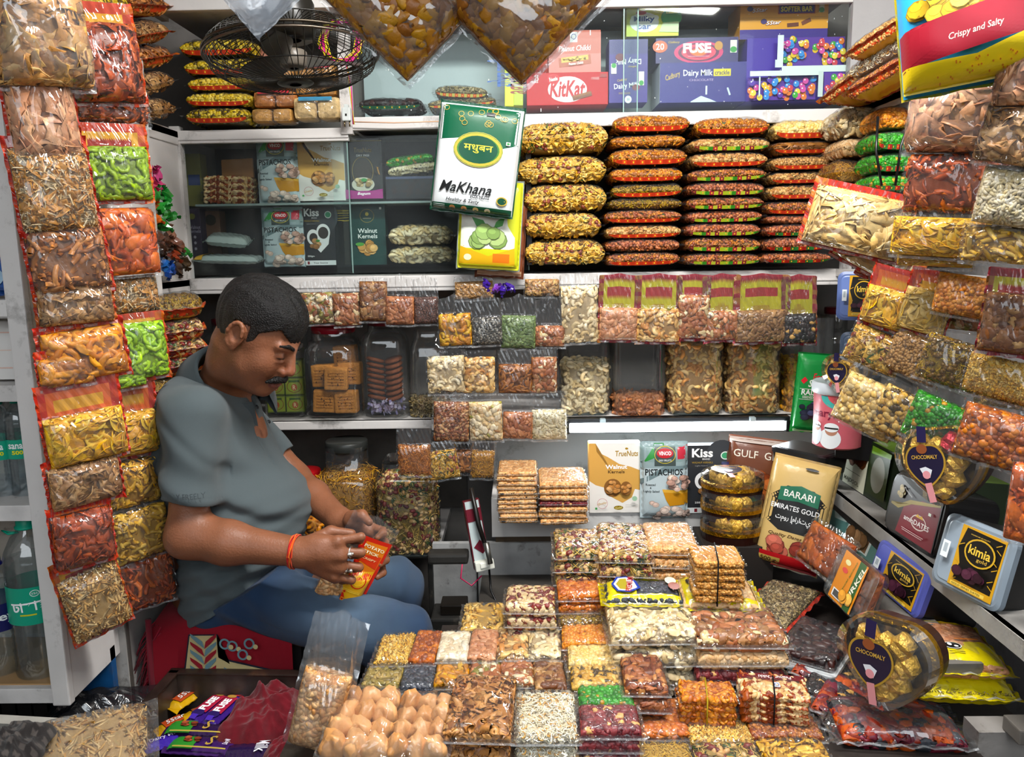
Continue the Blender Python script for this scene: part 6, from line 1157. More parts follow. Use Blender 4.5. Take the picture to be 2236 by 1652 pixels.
for i in range(150): 
    a_ = r.random()*6.28; rr_ = W3*.42*r.random()**.5; m.box((0, 0, 0), (.012, .001, .008), ['#a8a0c4', '#b8b4d0', '#8f88b4'][i % 3], 'card', X=TR((rr_*math.cos(a_), rr_*math.sin(a_), .008+.04*r.random()), r.uniform(0, 180), r.uniform(0, 180), r.uniform(0, 180)))
o = m.build('paper_shreds', j3); o['kind'] = 'stuff'
# big jars on the low shelf
jar('big square jar of orange noodles with a narrow dark neck', 706, 832, 968, 1222, 2.36, .5, .24, .14, fill='sev_jar', fy=1040, nr=.33, group='two big jars on the low shelf', lid='#2c2e2c', lidh=.03)
jar('big square jar of noodles with red peanuts and leaves', 834, 962, 1000, 1222, 2.33, .6, .10, .08, fill='sevmix', fy=1052, nr=.4, group='two big jars on the low shelf')
jar('small round jar with a bright red lid behind the forearm', 645, 706, 1034, 1222, 2.42, 0, .05, lid='#c4141c', nr=.52, fill='masala_yellow', fy=1078, name='plastic_jar', lidh=.035)
jar('small jar of fried rings low behind the wrist', 668, 712, 1120, 1222, 2.24, 0, .05, fill='ring_orange', fy=1140, name='plastic_jar')

# ------------------------------------------------------------ date tins and boxes on the right
def stand(bl, br, z, ytop, lean):
    A, B = PZ(*bl, z), PZ(*br, z); W = (B-A).length; yaw = math.degrees(math.atan2(B.y-A.y, B.x-A.x)); X0 = upright(A, yaw, 0, lean)
    lo, hi = .01, .6
    for _ in range(30):
        h = (lo+hi)/2
        if proj(X0 @ Vector((0, h, 0)))[1] > ytop: lo = h
        else: hi = h
    return X0 @ Matrix.Translation((W/2, h/2, 0)), W, h
def rrect(W, H, r, n=6):
    P = []
    for cx_, cy_, a0 in ((W/2-r, H/2-r, 0), (-W/2+r, H/2-r, 90), (-W/2+r, -H/2+r, 180), (W/2-r, -H/2+r, 270)):
        P += [(cx_+r*math.cos(R(a0+90*i/n)), cy_+r*math.sin(R(a0+90*i/n))) for i in range(n+1)]
    return P
def prism(m, P, z0, z1, col, mat='plastic', taper=1.0, cap=True, bev=.003):
    P = np.array(P); n = len(P); c = P.mean(0); rings = [(taper, z0), (1, z1-bev), (1-bev*2.2/np.abs(P).max(), z1)]; V = []
    for s, z in rings: V += [((p[0]-c[0])*s+c[0], (p[1]-c[1])*s+c[1], z) for p in P]
    F = []
    for i in range(2):
        for k in range(n): a, b = i*n+k, i*n+(k+1) % n; F += [(a, b, a+n), (b, b+n, a+n)]
    if cap:
        V += [(c[0], c[1], z0), (c[0], c[1], z1)]; o = 3*n
        for k in range(n): F += [(o, (k+1) % n, k), (o+1, 2*n+k, 2*n+(k+1) % n)]
    m.add(V, F, col, mat, False); return m
def tin(label, XX, W, H, D, lidcol, art, body='#0e0e10', group='black date boxes', rad=.016, lidmat=None):
    t = thing('date_box', label, 'box', XX, group); P = rrect(W, H, rad)
    m = MB(); prism(m, P, -D, -.006, body, 'plastic', .93); m.build('tub', t)
    m = MB(); P2 = rrect(W*1.03, H*1.03, rad*1.1); prism(m, P2, -.010, .004, lidcol, 'plastic'); prism(m, rrect(W*.92, H*.92, rad*.8), .003, .0052, tuple(np.array(lin(lidcol))*1.25), 'plastic'); m.build('snap_lid', t)
    m = MB(); a = Art(m, W*.92, H*.92, z0=.0058, dz=.0002); art(a); m.build('printed_label', t); return t
def tinst(label, bl, br, z, yt, lean, D, *a, **k):
    XX, W, H = stand(bl, br, z, yt, lean); return tin(label, XX, W, H, D, *a, **k)
tinst('large black date box with grey lid and gold palm label', (2034, 1262), (2178, 1338), .848, 1118, 14, .13, '#7f8c98', art_kimia)
tinst('black date box with purple blue lid on the lower ledge', (1896, 1262), (2002, 1352), .735, 1176, 16, .13, '#4c54a0', art_kimia)
tinst('black box with a dark red printed lid on the ledge', (1930, 1150), (2044, 1222), .848, 1026, 10, .12, '#16171a', art_amin, rad=.03)
XX, W, H = stand((1826, 1040), (1934, 1112), .848, 932, 6); carton('green and cream date carton with a window, on the ledge beside the dark red lid', XX, W, H, .11, '#1c2a14', art_greenbox, top='#5c7a24', name='date_carton')
carton('second green date carton with window behind the heart shaped box', XX @ Matrix.Translation((W*.85, .0, -.06)), W*.7, H*.92, .10, '#22301a', art_greenbox, top='#6a8a2c', name='date_carton')
tin('blue lidded black date box standing high beside the hanging bags', upright(PY(1875, 646, 2.02), -24, 0, 2), .098, .118, .05, '#55689c', art_kimia)
tin('lower blue lidded date box, partly hidden above the chickpea bags', upright(PY(1880, 775, 2.02), -24, 0, 2), .098, .112, .05, '#4c5c74', art_kimia)
m = MB(); m.box((0, 0, 0), (.10, .06, .32), '#101012', 'plastic', bev=.003); o = m.build('box_column', X=TR(PY(1876, 868, 2.06), 0, 0, -24)); tag(o, 'black stack of tubs under the blue lidded date boxes', 'box')
XX, W, H = stand((1790, 1140), (1908, 1246), .735, 1068, 20); carton('scuffed teal carton with a small window leaning on the ledge', XX, W, H, .03, '#3f6460', art_teal, name='date_carton')
XX, W, H = stand((1796, 1286), (1872, 1362), .715, 1186, 20)
t = thing('apricot_tray', 'clear tray of dried apricots with an orange and green label', 'tray', XX); m = MB(); prism(m, rrect(W, H, .018), -.035, 0, (1, 1, 1), 'jar', .9); prism(m, rrect(W*1.05, H*1.05, .02), -.004, .002, (1, 1, 1), 'jar'); m.build('clear_tray', t)
filling('apricot', t, 'pillow', W*.9, H*.9, .034, Matrix.Translation((0, 0, -.018))); m = MB(); art_apricot(Art(m, W, H, z0=.004)); m.build('printed_label', t)
XX, W, H = stand((1742, 1212), (1828, 1276), .725, 1136, 26); packet('flat vacuum pack of orange apricot leather leaning behind the tray', 'apricot', XX, W, H, .016, name='apricot_pack', cat='pack', shape='brick', film='film')
# tub, raisin pouch, black tray
c = PY(1782, 985, 2.12); tin('long black box lying flat under the white tub', TR((c.x-.01, c.y+.02, c.z-.0), 0, 0, -52), .17, .12, .055, '#16171a', lambda a: None, rad=.02)
t = thing('dessert_tub', 'white lidded pink tub printed with two men in white headscarves', 'tub', Matrix.Translation((PY(1826, 985, 2.06).x, 2.06, PY(1826, 984, 2.0).z)))
a_, b_ = PY(1772, 900, 2.06), PY(1880, 900, 2.06); r0 = (b_.x-a_.x)/2; Ht = PY(1826, 832, 2.0).z-PY(1826, 984, 2.0).z
m = MB(); m.lathe([(0, 0), (r0*.86, 0), (r0*.9, .004), (r0*.98, Ht*.80), (r0*.98, Ht*.84)], '#c4606c', 'print', 36); m.build('tub_body', t)
m = MB(); m.lathe([(r0*.98, Ht*.78), (r0*1.06, Ht*.80), (r0*1.06, Ht*.93), (r0*1.0, Ht*.95), (r0*.92, Ht*.93), (0, Ht*.93)], '#d4dce4', 'plastic', 36); m.build('lid', t)
def wcyl(x, y): 
    th = x/(r0*.96); return -(r0*(.9+.08*(y/Ht+.5))*(1-np.cos(np.clip(th, -1.5, 1.5))))
m = MB(); ar = Art(m, r0*2.4, Ht*.74, warp=wcyl, z0=.0016); art_maryam(ar); V = m.V
for i, v in enumerate(V): v[:, 0] = r0*.97*np.sin(np.clip(v[:, 0]/(r0*.96), -1.5, 1.5))
m.build('printed_wrap', t, Matrix.Translation((0, 0, Ht*.40)) @ Matrix.Rotation(R(-24), 4, 'Z') @ Matrix.Translation((0, -r0*.955, 0)) @ Matrix.Rotation(R(90), 4, 'X'))
pouchpx('bright green raisins pouch standing beside the white lidded tub', 1733, 1815, 770, 944, 2.16, .03, '#118a3c', art_raisin, roll=-4, yaw=-10, name='raisin_pouch')

def heart(s=1.0, n=44):
    P = []
    for i in range(n):
        a = 2*PI*i/n; x = 16*math.sin(a)**3; y = 13*math.cos(a)-5*math.cos(2*a)-2*math.cos(3*a)-math.cos(4*a); x, y = x*.80+6*math.sin(a), y*.80+4.5*math.cos(a)+1.2; ex, ey = 16.5*math.sin(a), 15*math.cos(a); x, y = .45*x+.55*ex, .45*y+.55*ey; P.append((x/34*s, y/30*s))
    return P
def heartbox(label, XX, s, D=.045, lab=True, red=0, group='gold chocolate boxes', oval=False):
    P = heart(s) if not oval else [(s*.5*math.cos(2*PI*i/40), s*.42*math.sin(2*PI*i/40)) for i in range(40)]
    t = thing('chocolate_box', label, 'box', XX, group)
    m = MB(); prism(m, P, -D, -D*.45, '#2c120c', 'plastic', .94); m.build('brown_base', t)
    m = MB(); prism(m, [(x*1.02, y*1.02) for x, y in P], -D*.50, -D*.12, '#c8961c', 'foil', 1.0, cap=False); m.build('gold_band', t)
    m = MB(); prism(m, [(x*1.01, y*1.01) for x, y in P], -D*.3, D*.34, (1, 1, 1), 'jar', 1.02, True, .008); m.build('clear_lid', t)
    k = 0; r = random.Random(5)
    for dx, dy in ((0, .22), (-.24, .26), (.24, .26), (-.30, .0), (.30, .0), (0, -.06), (-.17, -.24), (.17, -.24), (0, -.40)):
        if oval and abs(dx)+abs(dy) > .5: continue
        V, F = TM['ball']; col = '#b0142c' if k == red-1 else '#d8a83c'; m = MB(); m.add(V*s*.29*np.array([1, 1, 1.0]), F, col, 'goldwrap', False); m.build('wrapped_chocolate', t, Matrix.Translation((dx*s*.82, dy*s*.82, -D*.02)) @ Matrix.Rotation(r.random()*6, 4, 'Z')); k += 1
    if lab:
        m = MB(); ar = Art(m, s, s, z0=D*.36); h = [(x/s*.46+.42, y/s*.50+.50) for x, y in heart(s)]; ar.poly([((x-.42)*1.1+.42, (y-.5)*1.1+.5) for x, y in h], '#a8842c').poly(h, '#1a1634').rect(.42, .86, .12, .20, '#221c4a', -6).rect(.44, .14, .09, .24, '#d08a90', 8).text('CHOCOMALY', .42, .58, .34, .05, '#c8a040', 0, bold=.02).ell(.40, .68, .07, .06, '#8a4a28').poly([(.34, .44), (.38, .36), (.42, .40), (.46, .32), (.50, .42), (.42, .46)], '#d8dce4').ell(.42, .36, .05, .05, '#d89098'); m.build('printed_label', t)
    return t
heartbox('rounded gold chocolate box with a red sweet, above the dark red lid', upright(PY(2050, 1008, 1.50), -58, 14, 2), .155, .066, red=3)
heartbox('small heart shaped gold chocolate box leaning on the white tub', upright(PY(1842, 812, 1.98), -50, 6, 4), .105, .05)
heartbox('large heart shaped gold chocolate box nearest the yellow packets', upright(PY(1932, 1440, 1.34), -54, 4, 2), .165, .066)
zt = .905
for i, lab in enumerate(('bottom oval gold chocolate box of the stack of three', 'middle oval gold chocolate box of the stack of three', 'topmost oval gold chocolate box of the stack of three')):
    p = PZ(1598, 1166-i*46, .724+.052*i); heartbox(lab, TR((p.x, p.y, .765+.054*i), 0, 0, -8), .165, .054, lab=(i == 2), red=2 if i == 0 else 0, oval=True, group='stack of oval chocolate boxes')
m = MB(); m.box((0, 0, 0), (.18, .16, .12), '#27221f', 'card', bev=.002); p = PZ(1598, 1166, .72); o = m.build('support_box', X=TR((p.x, p.y+.0, .655))); tag(o, 'dark carton under the stack of oval chocolate boxes', 'box')
# lower right clutter
XX, W, H = stand((1700, 1392), (1756, 1400), .62, 1262, 62)
for i, (x0, x1, yf, yn, z, rz, k, lab, fl) in enumerate(((1676, 1800, 1262, 1360, .66, -38, 'leftover', 'greyish flat pack with orange edges leaning behind the date tray', None), (1690, 1800, 1330, 1430, .63, -44, 'raisin_black', 'dark pack with an orange edge sloping beside the nut packets', None))):
    lay(lab, k, x0, x1, yf, yn, z, .022, rz=rz, shape='brick', back=('#2a241e', '#b8301c', '#1c1814'), name='dried_fruit_pack', cat='pack')
_, (c, W, H, a) = lay('white tray pack of shiny black dates under the apricot tray', 'dates', 1752, 1890, 1345, 1440, .655, .03, rz=-36, shape='brick', name='date_pack', cat='pack')
m = MB(); prism(m, rrect(W*1.04, H*1.04, .012), -.022, -.010, '#d0d4d6', 'plastic'); m.box((0, H*.44, -.004), (W*.9, H*.13, .004), '#c8481c', 'print'); o = m.build('date_tray_rim', X=TR(c, 0, 0, -36)); tag(o, 'white plastic tray holding the shiny black dates', 'tray')
for i in range(4):
    p = PZ(1758+i*22, 1470+i*34, .60); packet('sloping dark pack of dried fruit, %s from the date tray' % ORD[i+1] if i else 'sloping dark pack of dried fruit right below the date tray', 'raisin_black' if i % 2 else 'candied', TR((p.x+.05, p.y, .605-.004*i), 0, 20, -34), .12, .16, .022, name='dried_fruit_pack', cat='pack', group='dark packs sloping at the counter side', film='film_crisp')
lay('bag of candied red and orange fruit, topmost of three', 'candied', 1850, 2130, 1510, 1600, .640, .05, rz=-6, film='film_loose', name='fruit_bag', cat='bag', mx=.02)
lay('bag of candied red and orange fruit, middle of three', 'candied', 1864, 2120, 1560, 1640, .585, .04, rz=2, film='film_loose', name='fruit_bag', cat='bag', mx=.02)
lay('bag of candied red and orange fruit, bottom of three', 'candied', 1880, 2130, 1610, 1690, .54, .04, rz=-3, film='film_loose', name='fruit_bag', cat='bag', mx=.02)
def ypack(label, x0, x1, yf, yn, z, T, rz, kind='almond_pale', band=None, tip=0):
    t, (c, W, H, a) = lay(label, kind, x0, x1, yf, yn, z, T, rz=rz, tip=tip, name='yellow_packet', film='film_crisp')
    m = MB(); n = 14; V, q, U, Vv, _ = sheet(W*.96, H*.95, T, 1, .012, .012, .012, 5, 0, grow=.005, n=(22, 30)); cc = U.ravel()[q].mean(1); vv = Vv.ravel()[q].mean(1); keep = (vv < -.18) | (np.abs(cc) > .93) | (vv > .92)
    if band == 'x': keep = (cc < -.20) | (np.abs(vv) > .80) | (cc > .9)
    m.add(V, q[keep], '#dcc80c', 'crinkle', True); V, q, *_ = sheet(W*.96, H*.95, T, -1, .012, .012, .012, 5, 0, grow=.005); m.add(V, q, '#dcc80c', 'crinkle', True); m.build('yellow_wrapper', t)
    return t, c, W, H
t, c, W, H = ypack('yellow nut packet with a black round emblem, upper of the two by the cupboard', 1990, 2225, 1345, 1445, .735, .045, -8)
m = MB(); Art(m, W, H, z0=.028).ell(.55, .30, .085, .07, '#e0e0d8').ell(.55, .30, .075, .06, '#141414').ell(.53, .32, .02, .03, '#e8e8e8').ell(.58, .28, .02, .02, '#e8e8e8').rect(.55, .16, .14, .012, '#3a3208').rect(.3, .44, .22, .02, '#d87818').rect(.72, .44, .22, .02, '#d87818'); m.build('printed_emblem', t)
ypack('yellow nut packet lying under the emblem packet', 2010, 2230, 1425, 1500, .690, .04, -6, 'leftover')
t, c, W, H = ypack('yellow edged nut packet under the sesame brittle bundle', 1496, 1672, 1252, 1312, .765, .04, -4, 'peanut_big', 'x')
m = MB(); Art(m, W, H, z0=.026).ell(.16, .6, .06, .1, '#141414').rect(.16, .36, .10, .03, '#2a2408').rect(.1, .85, .06, .06, '#e8f0e0'); m.build('printed_emblem', t)
t, c, W, H = ypack('yellow packet of black seeds with a blue edged emblem', 1322, 1500, 1262, 1302, .765, .034, -2, 'raisin_dark', 'x')
m = MB(); Art(m, W, H, z0=.024).poly([(.10, .5), (.18, .9), (.32, .94), (.42, .7), (.46, .3), (.32, .08), (.16, .12)], '#1c3a9c').poly([(.13, .5), (.20, .84), (.31, .88), (.39, .68), (.42, .32), (.30, .14), (.18, .18)], '#e8e8e0').poly([(.16, .5), (.22, .78), (.30, .80), (.30, .2), (.2, .24)], '#a89828').text('PREMIUM', .33, .5, .42, .14, '#b01c2c', 82, bold=.02).ell(.86, .7, .07, .2, '#d8e0c0').ell(.88, .4, .07, .2, '#8a3c20'); m.build('printed_emblem', t)
# brittle bundles
def slabs(label, x0, x1, yf, yn, z, n, T, top, kind, rz, group, band, side='#c8a078', word=None):
    a, b = PZ(x0, yn, z), PZ(x1, yn, z); f = PZ((x0+x1)/2, yf, z); W = (b-a).length; H = f.y-a.y
    for i in range(n):
        c = Vector(((a.x+b.x)/2+rnd.uniform(-.003, .003), (a.y+b.y)/2+H/2, z-T*(i+.5)))
        t = packet('%s, %s' % (label, 'topmost of its bundle' if i == 0 else ('bottom' if i == n-1 else ORD[i])+' of its bundle'), kind, TR(c, 0, 0, rz+rnd.uniform(-2.5, 2.5)), W*.95, H*.95, T*.86, shape='slab', name='brittle_slab', cat='brittle', group=group, mx=.006, my0=.004, my1=.005, film='film_crisp')
        if word and i == 0: m = MB(); Art(m, W, H, z0=T*.5+.002).rect(.5, .86, 1.0, .26, '#5e0f1c').text(word, .55, .86, .5, .14, '#f0e0dc', 180, shear=.1).rect(.55, .5, .09, .22, '#d8dce8').ring(.55, .5, .035, .07, .01, '#2a4a9c'); m.build('printed_strip', t)
    m = MB(); zc = z-T*n/2; h = T*n/2+.003; y0, y1 = -H/2-.004, H/2+.004
    m.tube([(0, y0, -h), (0, y0, h), (0, y1, h), (0, y1, -h), (0, y0, -h)], .0016, band, 'matte', 6); o = m.build('rubber_band', X=TR(((a.x+b.x)/2, (a.y+b.y)/2+H/2, zc), 0, 0, rz-4)); tag(o, '%s rubber band round the %s bundle' % ('yellow' if band != '#0f0f10' else 'black', LN[kind] if not word else 'white flecked brittle'), 'band')
slabs('sesame brittle slab in clear film', 1522, 1632, 1188, 1228, .855, 6, .015, None, 'chikki_grain', -5, 'sesame brittle bundle', '#0f0f10')
slabs('amber peanut brittle slab in clear film', 1490, 1612, 1484, 1526, .672, 4, .014, None, 'chikki_amber', -5, 'amber brittle bundle', '#a8901c')
slabs('white flecked peanut brittle bar', 1630, 1776, 1472, 1520, .678, 4, .014, None, 'chikki_nut', -10, 'peanut chikki bundle', '#0f0f10', word='Peanut Chikki')
pile('standing tall beside the cashew stack', 'datebar', 1366, 1466, 1414, 1500, .690, .030, 2, 'dark brittle blocks', film='film_crisp', rz=-2)
# ------------------------------------------------------------ big printed chips bag, sacks and clear bag near the ceiling
pouchpx('big blue, red and yellow printed bag of Crispy and Salty banana chips', 1952, 2290, -170, 196, 1.36, .10, '#2a9ad0', art_chips, roll=7, yaw=-26, name='chips_bag', cat='bag', seed=12, back='#c8b010')
for (x, y, w_, lab) in ((882, -40, .195, 'dangling corner of a brown snack sack, nearer the fan'), (1136, -66, .225, 'dangling corner of a brown snack sack above the pink carton')):
    c = PY(x, y, 1.15); packet(lab, 'masala_yellow' if 0 else 'sack', upright(c, 4, 45, 0), w_*.93, w_*.93, .09, name='snack_sack', cat='bag', group='brown snack sacks overhead', film='film_loose', mx=.008)
c = PY(566, -46, 1.12)
m = MB(); V, q, *_ = sheet(.10, .10, .04, 1, .004, .004, .004, 3, 0, lump=.25, n=(16, 20)); m.add(V, q, (1, 1, 1), 'bag_white', True); V, q, *_ = sheet(.10, .10, .03, -1, .004, .004, .004, 3, 0, n=(16, 20)); m.add(V, q, (1, 1, 1), 'bag_white', True)
o = m.build('clear_bag', X=upright(c, 0, 40, 0)); tag(o, 'milky clear bag corner hanging in front of the fan', 'bag')
# ------------------------------------------------------------ fan
FC = PY(639, 116, 1.92); FR = (PY(824, 100, 1.92)-PY(455, 120, 1.92)).length/2
t = thing('hanging_fan', 'dark dusty cage fan hanging under the ceiling, facing down', 'fan', TR(FC, -4, -3.5, 0))
def cage(s, z0, zr, n=64):
    m = MB(); pr = [(.20, zr), (.5, zr*.96), (.78, zr*.78), (.93, zr*.52), (1.0, z0)] if s else [(.26, zr), (.6, zr*.92), (.86, zr*.66), (.97, zr*.34), (1.0, z0)]
    for i in range(n):
        a = 2*PI*i/n; m.tube([(r_*FR*math.cos(a+.12*(1-r_)), r_*FR*math.sin(a+.12*(1-r_)), z) for r_, z in pr], .0011, '#16140f', 'plastic', 4, cap=False)
    for r_, z in (pr[0], pr[2]): m.tube([(r_*FR*math.cos(2*PI*k/48), r_*FR*math.sin(2*PI*k/48), z) for k in range(49)], .0016, '#16140f', 'plastic', 4, cap=False)
    return m
cage(False, .0, .058).build('upper_guard', t); cage(True, .0, -.066).build('lower_guard', t)
for z, c_ in ((.005, '#4a4238'), (-.006, '#5c5248')):
    m = MB(); m.tube([(FR*1.008*math.cos(2*PI*k/64), FR*1.008*math.sin(2*PI*k/64), z) for k in range(65)], .003, c_, 'metal', 6, cap=False); m.build('guard_rim', t)
m = MB(); m.lathe([(0, -.070), (FR*.15, -.071), (FR*.21, -.067), (FR*.21, -.063), (0, -.062)], '#17150f', 'plastic', 28); m.build('centre_badge', t)
m = MB(); m.lathe([(0, -.034), (.022, -.034), (.03, -.028), (.032, 0), (.028, .004), (0, .004)], '#6a6258', 'plastic', 24); m.build('hub', t)
for k in range(3):
    V, F = [], []; a0 = 2*PI*k/3+.5
    for i in range(9):
        s = i/8; r_ = .028+s*(FR*.84-.028); wd = (.35+.75*math.sin(PI*min(1, s*.8+.15)))*.62
        for j in range(5): u = j/4-.5; a = a0+u*wd*(1.1-.35*s); V.append((r_*math.cos(a), r_*math.sin(a), -.014+u*.034*(1-.4*s)))
    n = len(V); V += [(x, y, z-.002) for x, y, z in V]
    for i in range(8):
        for j in range(4): a = i*5+j; F += [(a, a+5, a+1), (a+1, a+5, a+6), (n+a, n+a+1, n+a+5), (n+a+1, n+a+6, n+a+5)]
    m = MB(); m.add(V, F, '#3c3a36', 'plastic', True); m.build('blade', t)
m = MB(); m.lathe([(0, .03), (FR*.26, .03), (FR*.30, .05), (FR*.30, .105), (FR*.24, .135), (0, .14)], '#1a1814', 'plastic', 32); m.build('motor_housing', t)
m = MB(); m.tube([(0, 0, .13), (0, 0, .34)], .014, '#12110f', 'plastic', 12); m.build('down_rod', t)
m = MB(); r = random.Random(4)
for i in range(9):
    pts = []; a = r.random()*6
    for k in range(14): pts.append((.045*math.cos(a+k*.9)*(1+.3*r.random())+.02*r.random(), .012*math.sin(k)+r.uniform(-.01, .01), .05*math.sin(a+k*.9)*(1+.2*r.random())))
    m.tube(pts, .0016, ['#d81c8a', '#d8c81c'][i % 2], 'plastic', 5)
m.tube([(.02, 0, -.05), (.035, -.01, -.12), (.035, -.01, -.215)], .0016, '#d81c8a', 'plastic', 5); m.tube([(.024, 0, -.05), (.03, -.01, -.12), (.038, -.01, -.215)], .0016, '#d8c81c', 'plastic', 5)
o = m.build('wire_coil', X=Matrix.Translation(PY(736, 92, 2.27))); tag(o, 'tangled coil of pink and yellow wire behind the fan', 'cable')
t = thing('electric_plug', 'white two-pin plug dangling at the corner of the glass cabinet', 'plug', Matrix.Translation(PY(757, 250, 2.31)))
m = MB(); m.box((0, 0, 0), (.024, .02, .036), '#dfe6e4', 'plastic', bev=.004); m.box((0, -.0105, -.002), (.005, .001, .006), '#22241f', 'plastic'); m.box((0, 0, .021), (.012, .014, .012), '#dfe6e4', 'plastic', bev=.002); m.build('plug_body', t)
for s in (-1, 1): m = MB(); m.tube([(s*.007, 0, -.018), (s*.007, 0, -.032)], .0022, '#8a7a5a', 'metal', 8); m.build('pin', t)
m = MB(); m.tube([PY(772, 266, 2.325), PY(860, 268, 2.325), PY(990, 264, 2.325)], .0018, '#d8a888', 'plastic', 6); tag(m.build('wall_cable'), 'thin pale cable along the shelf edge below the upper case', 'cable')
# ------------------------------------------------------------ bread and rusks beside the pea stack
BG_ = 'bread and rusk packets by the fan'
def loaf(label, x0, x1, y0, y1, Y, col, film='film_crisp', n=2, tag_=None):
    a, b = PY(x0, y1, Y), PY(x1, y0, Y); W = b.x-a.x; H = b.z-a.z; t = thing('bread_packet', label, 'packet', Matrix.Translation(((a.x+b.x)/2, Y+.04, (a.z+b.z)/2)), BG_)
    for i in range(n):
        m = MB(); m.box((0, 0, 0), (W/n*.94, .08, H*.92), col, 'food_dry', bev=.012); m.build('bun', t, Matrix.Translation(((i-(n-1)/2)*W/n, 0, 0)))
    m = MB(); V, q, *_ = sheet(W, H, .10, 1, .006, .004, .004, 7, 0, n=(18, 18)); m.add(V, q, (1, 1, 1), film, True, upright((0, 0, 0)))
    if tag_: m.box((0, -.047, H*.36), (W*.7, .002, H*.16), tag_, 'print')
    m.build('clear_wrapper', t)
loaf('packet of two pale cream buns, at the end of the low row', 640, 741, 208, 262, 2.33, '#e0c088', tag_='#3a8ab0')
loaf('packet of plain bread slabs beside the pea packets', 548, 638, 234, 268, 2.34, '#c8944c')
loaf('packet of brown rusks with a red label strip', 552, 646, 196, 236, 2.34, '#b8743c', tag_='#c01c2c')
loaf('packet of golden buns on the cream bun packet', 644, 735, 184, 210, 2.35, '#c88c44')
loaf('packet of pinkish rusks seen through the fan cage, upper', 558, 640, 100, 142, 2.38, '#b06a4c'); loaf('packet of tan rusks seen through the fan cage, middle', 545, 640, 146, 196, 2.36, '#c08c50', tag_='#c8b02c'); loaf('packet of golden rusks seen through the fan cage', 642, 735, 138, 184, 2.36, '#c89048', tag_='#c01c3c')
# ------------------------------------------------------------ toffees hanging on the side panel
def crumple(label, p, s, col, X=None, seed=0, name='wrapped_toffee', cat='toffee', group='wrapped toffees on the shelf end'):
    V, F = t_chunk(seed, .5, .8); V = V*s; r = random.Random(seed); m = MB(); Vf = V[F].reshape(-1, 3); Vf = Vf; m.add(Vf, np.arange(len(Vf)).reshape(-1, 3), col, 'crinkle', False)
    for sg in (-1, 1):
        W_ = []; 
        for k in range(7): a = (k/6-.5)*1.6; W_.append((sg*(s*.42+s*.45*math.cos(a)), s*.45*math.sin(a), s*.12*(-1)**k))
        W_ = [(sg*s*.40, 0, 0)]+W_; m.add(W_, [(0, i, i+1) for i in range(1, 7)]+[(0, i+1, i) for i in range(1, 7)], col, 'crinkle')
    o = m.build(name, X=Matrix.Translation(p) @ Euler((r.uniform(-.8, .8), r.uniform(-1.5, 1.5), r.uniform(-.8, .8))).to_matrix().to_4x4()); tag(o, label, cat, group); return o
tf = [(322, 368, '#c8286a'), (340, 385, '#d84c8a'), (326, 398, '#b81c4c'), (350, 410, '#d83c7c'), (338, 425, '#2f9a3c'), (362, 428, '#1c8a30'), (330, 450, '#d8601c'), (352, 452, '#30a83c'), (370, 470, '#1f7a28'), (336, 476, '#e06c20'), (356, 492, '#2c8a34'), (348, 520, '#5a3424'), (372, 512, '#a8745c'), (362, 540, '#3a2418'), (388, 532, '#7a4c3a'), (346, 552, '#2a1a14'), (380, 556, '#8a3418'), (398, 548, '#2f8a34'), (358, 578, '#2a6ab8'), (372, 590, '#1c4a9c'), (388, 584, '#3a2a20'), (402, 572, '#54402c')]
for i, (x, y, c_) in enumerate(tf):
    nm = {'c': 'pink', 'd': 'bright', 'b': 'red'}
    hue = 'pink' if i < 4 else 'orange' if c_ in ('#d8601c', '#e06c20') else 'green' if c_ in ('#2f9a3c', '#1c8a30', '#30a83c', '#1f7a28', '#2c8a34', '#2f8a34') else 'blue' if c_ in ('#2a6ab8', '#1c4a9c') else 'brown'
    crumple('crumpled %s wrapped toffee, counted %s from the top of the %s ones' % (hue, ORD[sum(1 for q_ in tf[:i] if 0)+sum(1 for j in range(i) if ((j < 4) == (i < 4)) and ((tf[j][2] in ('#d8601c', '#e06c20')) == (hue == 'orange')) and ((tf[j][2] in ('#2f9a3c', '#1c8a30', '#30a83c', '#1f7a28', '#2c8a34', '#2f8a34')) == (hue == 'green')) and ((tf[j][2] in ('#2a6ab8', '#1c4a9c')) == (hue == 'blue')))] .replace('topmost', 'first'), hue), PX(x, y, XL+.022+.012*(i % 3)), .034, c_, seed=i+3)
for i, (x, y) in enumerate(((1062, 622), (1084, 630), (1098, 634), (1114, 628))): crumple('purple wrapped toffee, %s along the rail below the pouches' % ORD[i].replace('topmost', 'first'), PY(x, y, 2.27), .024, '#3a1c8a' if i != 1 else '#6a2c9c', seed=40+i, group='purple toffees below the Walnuts pouch')
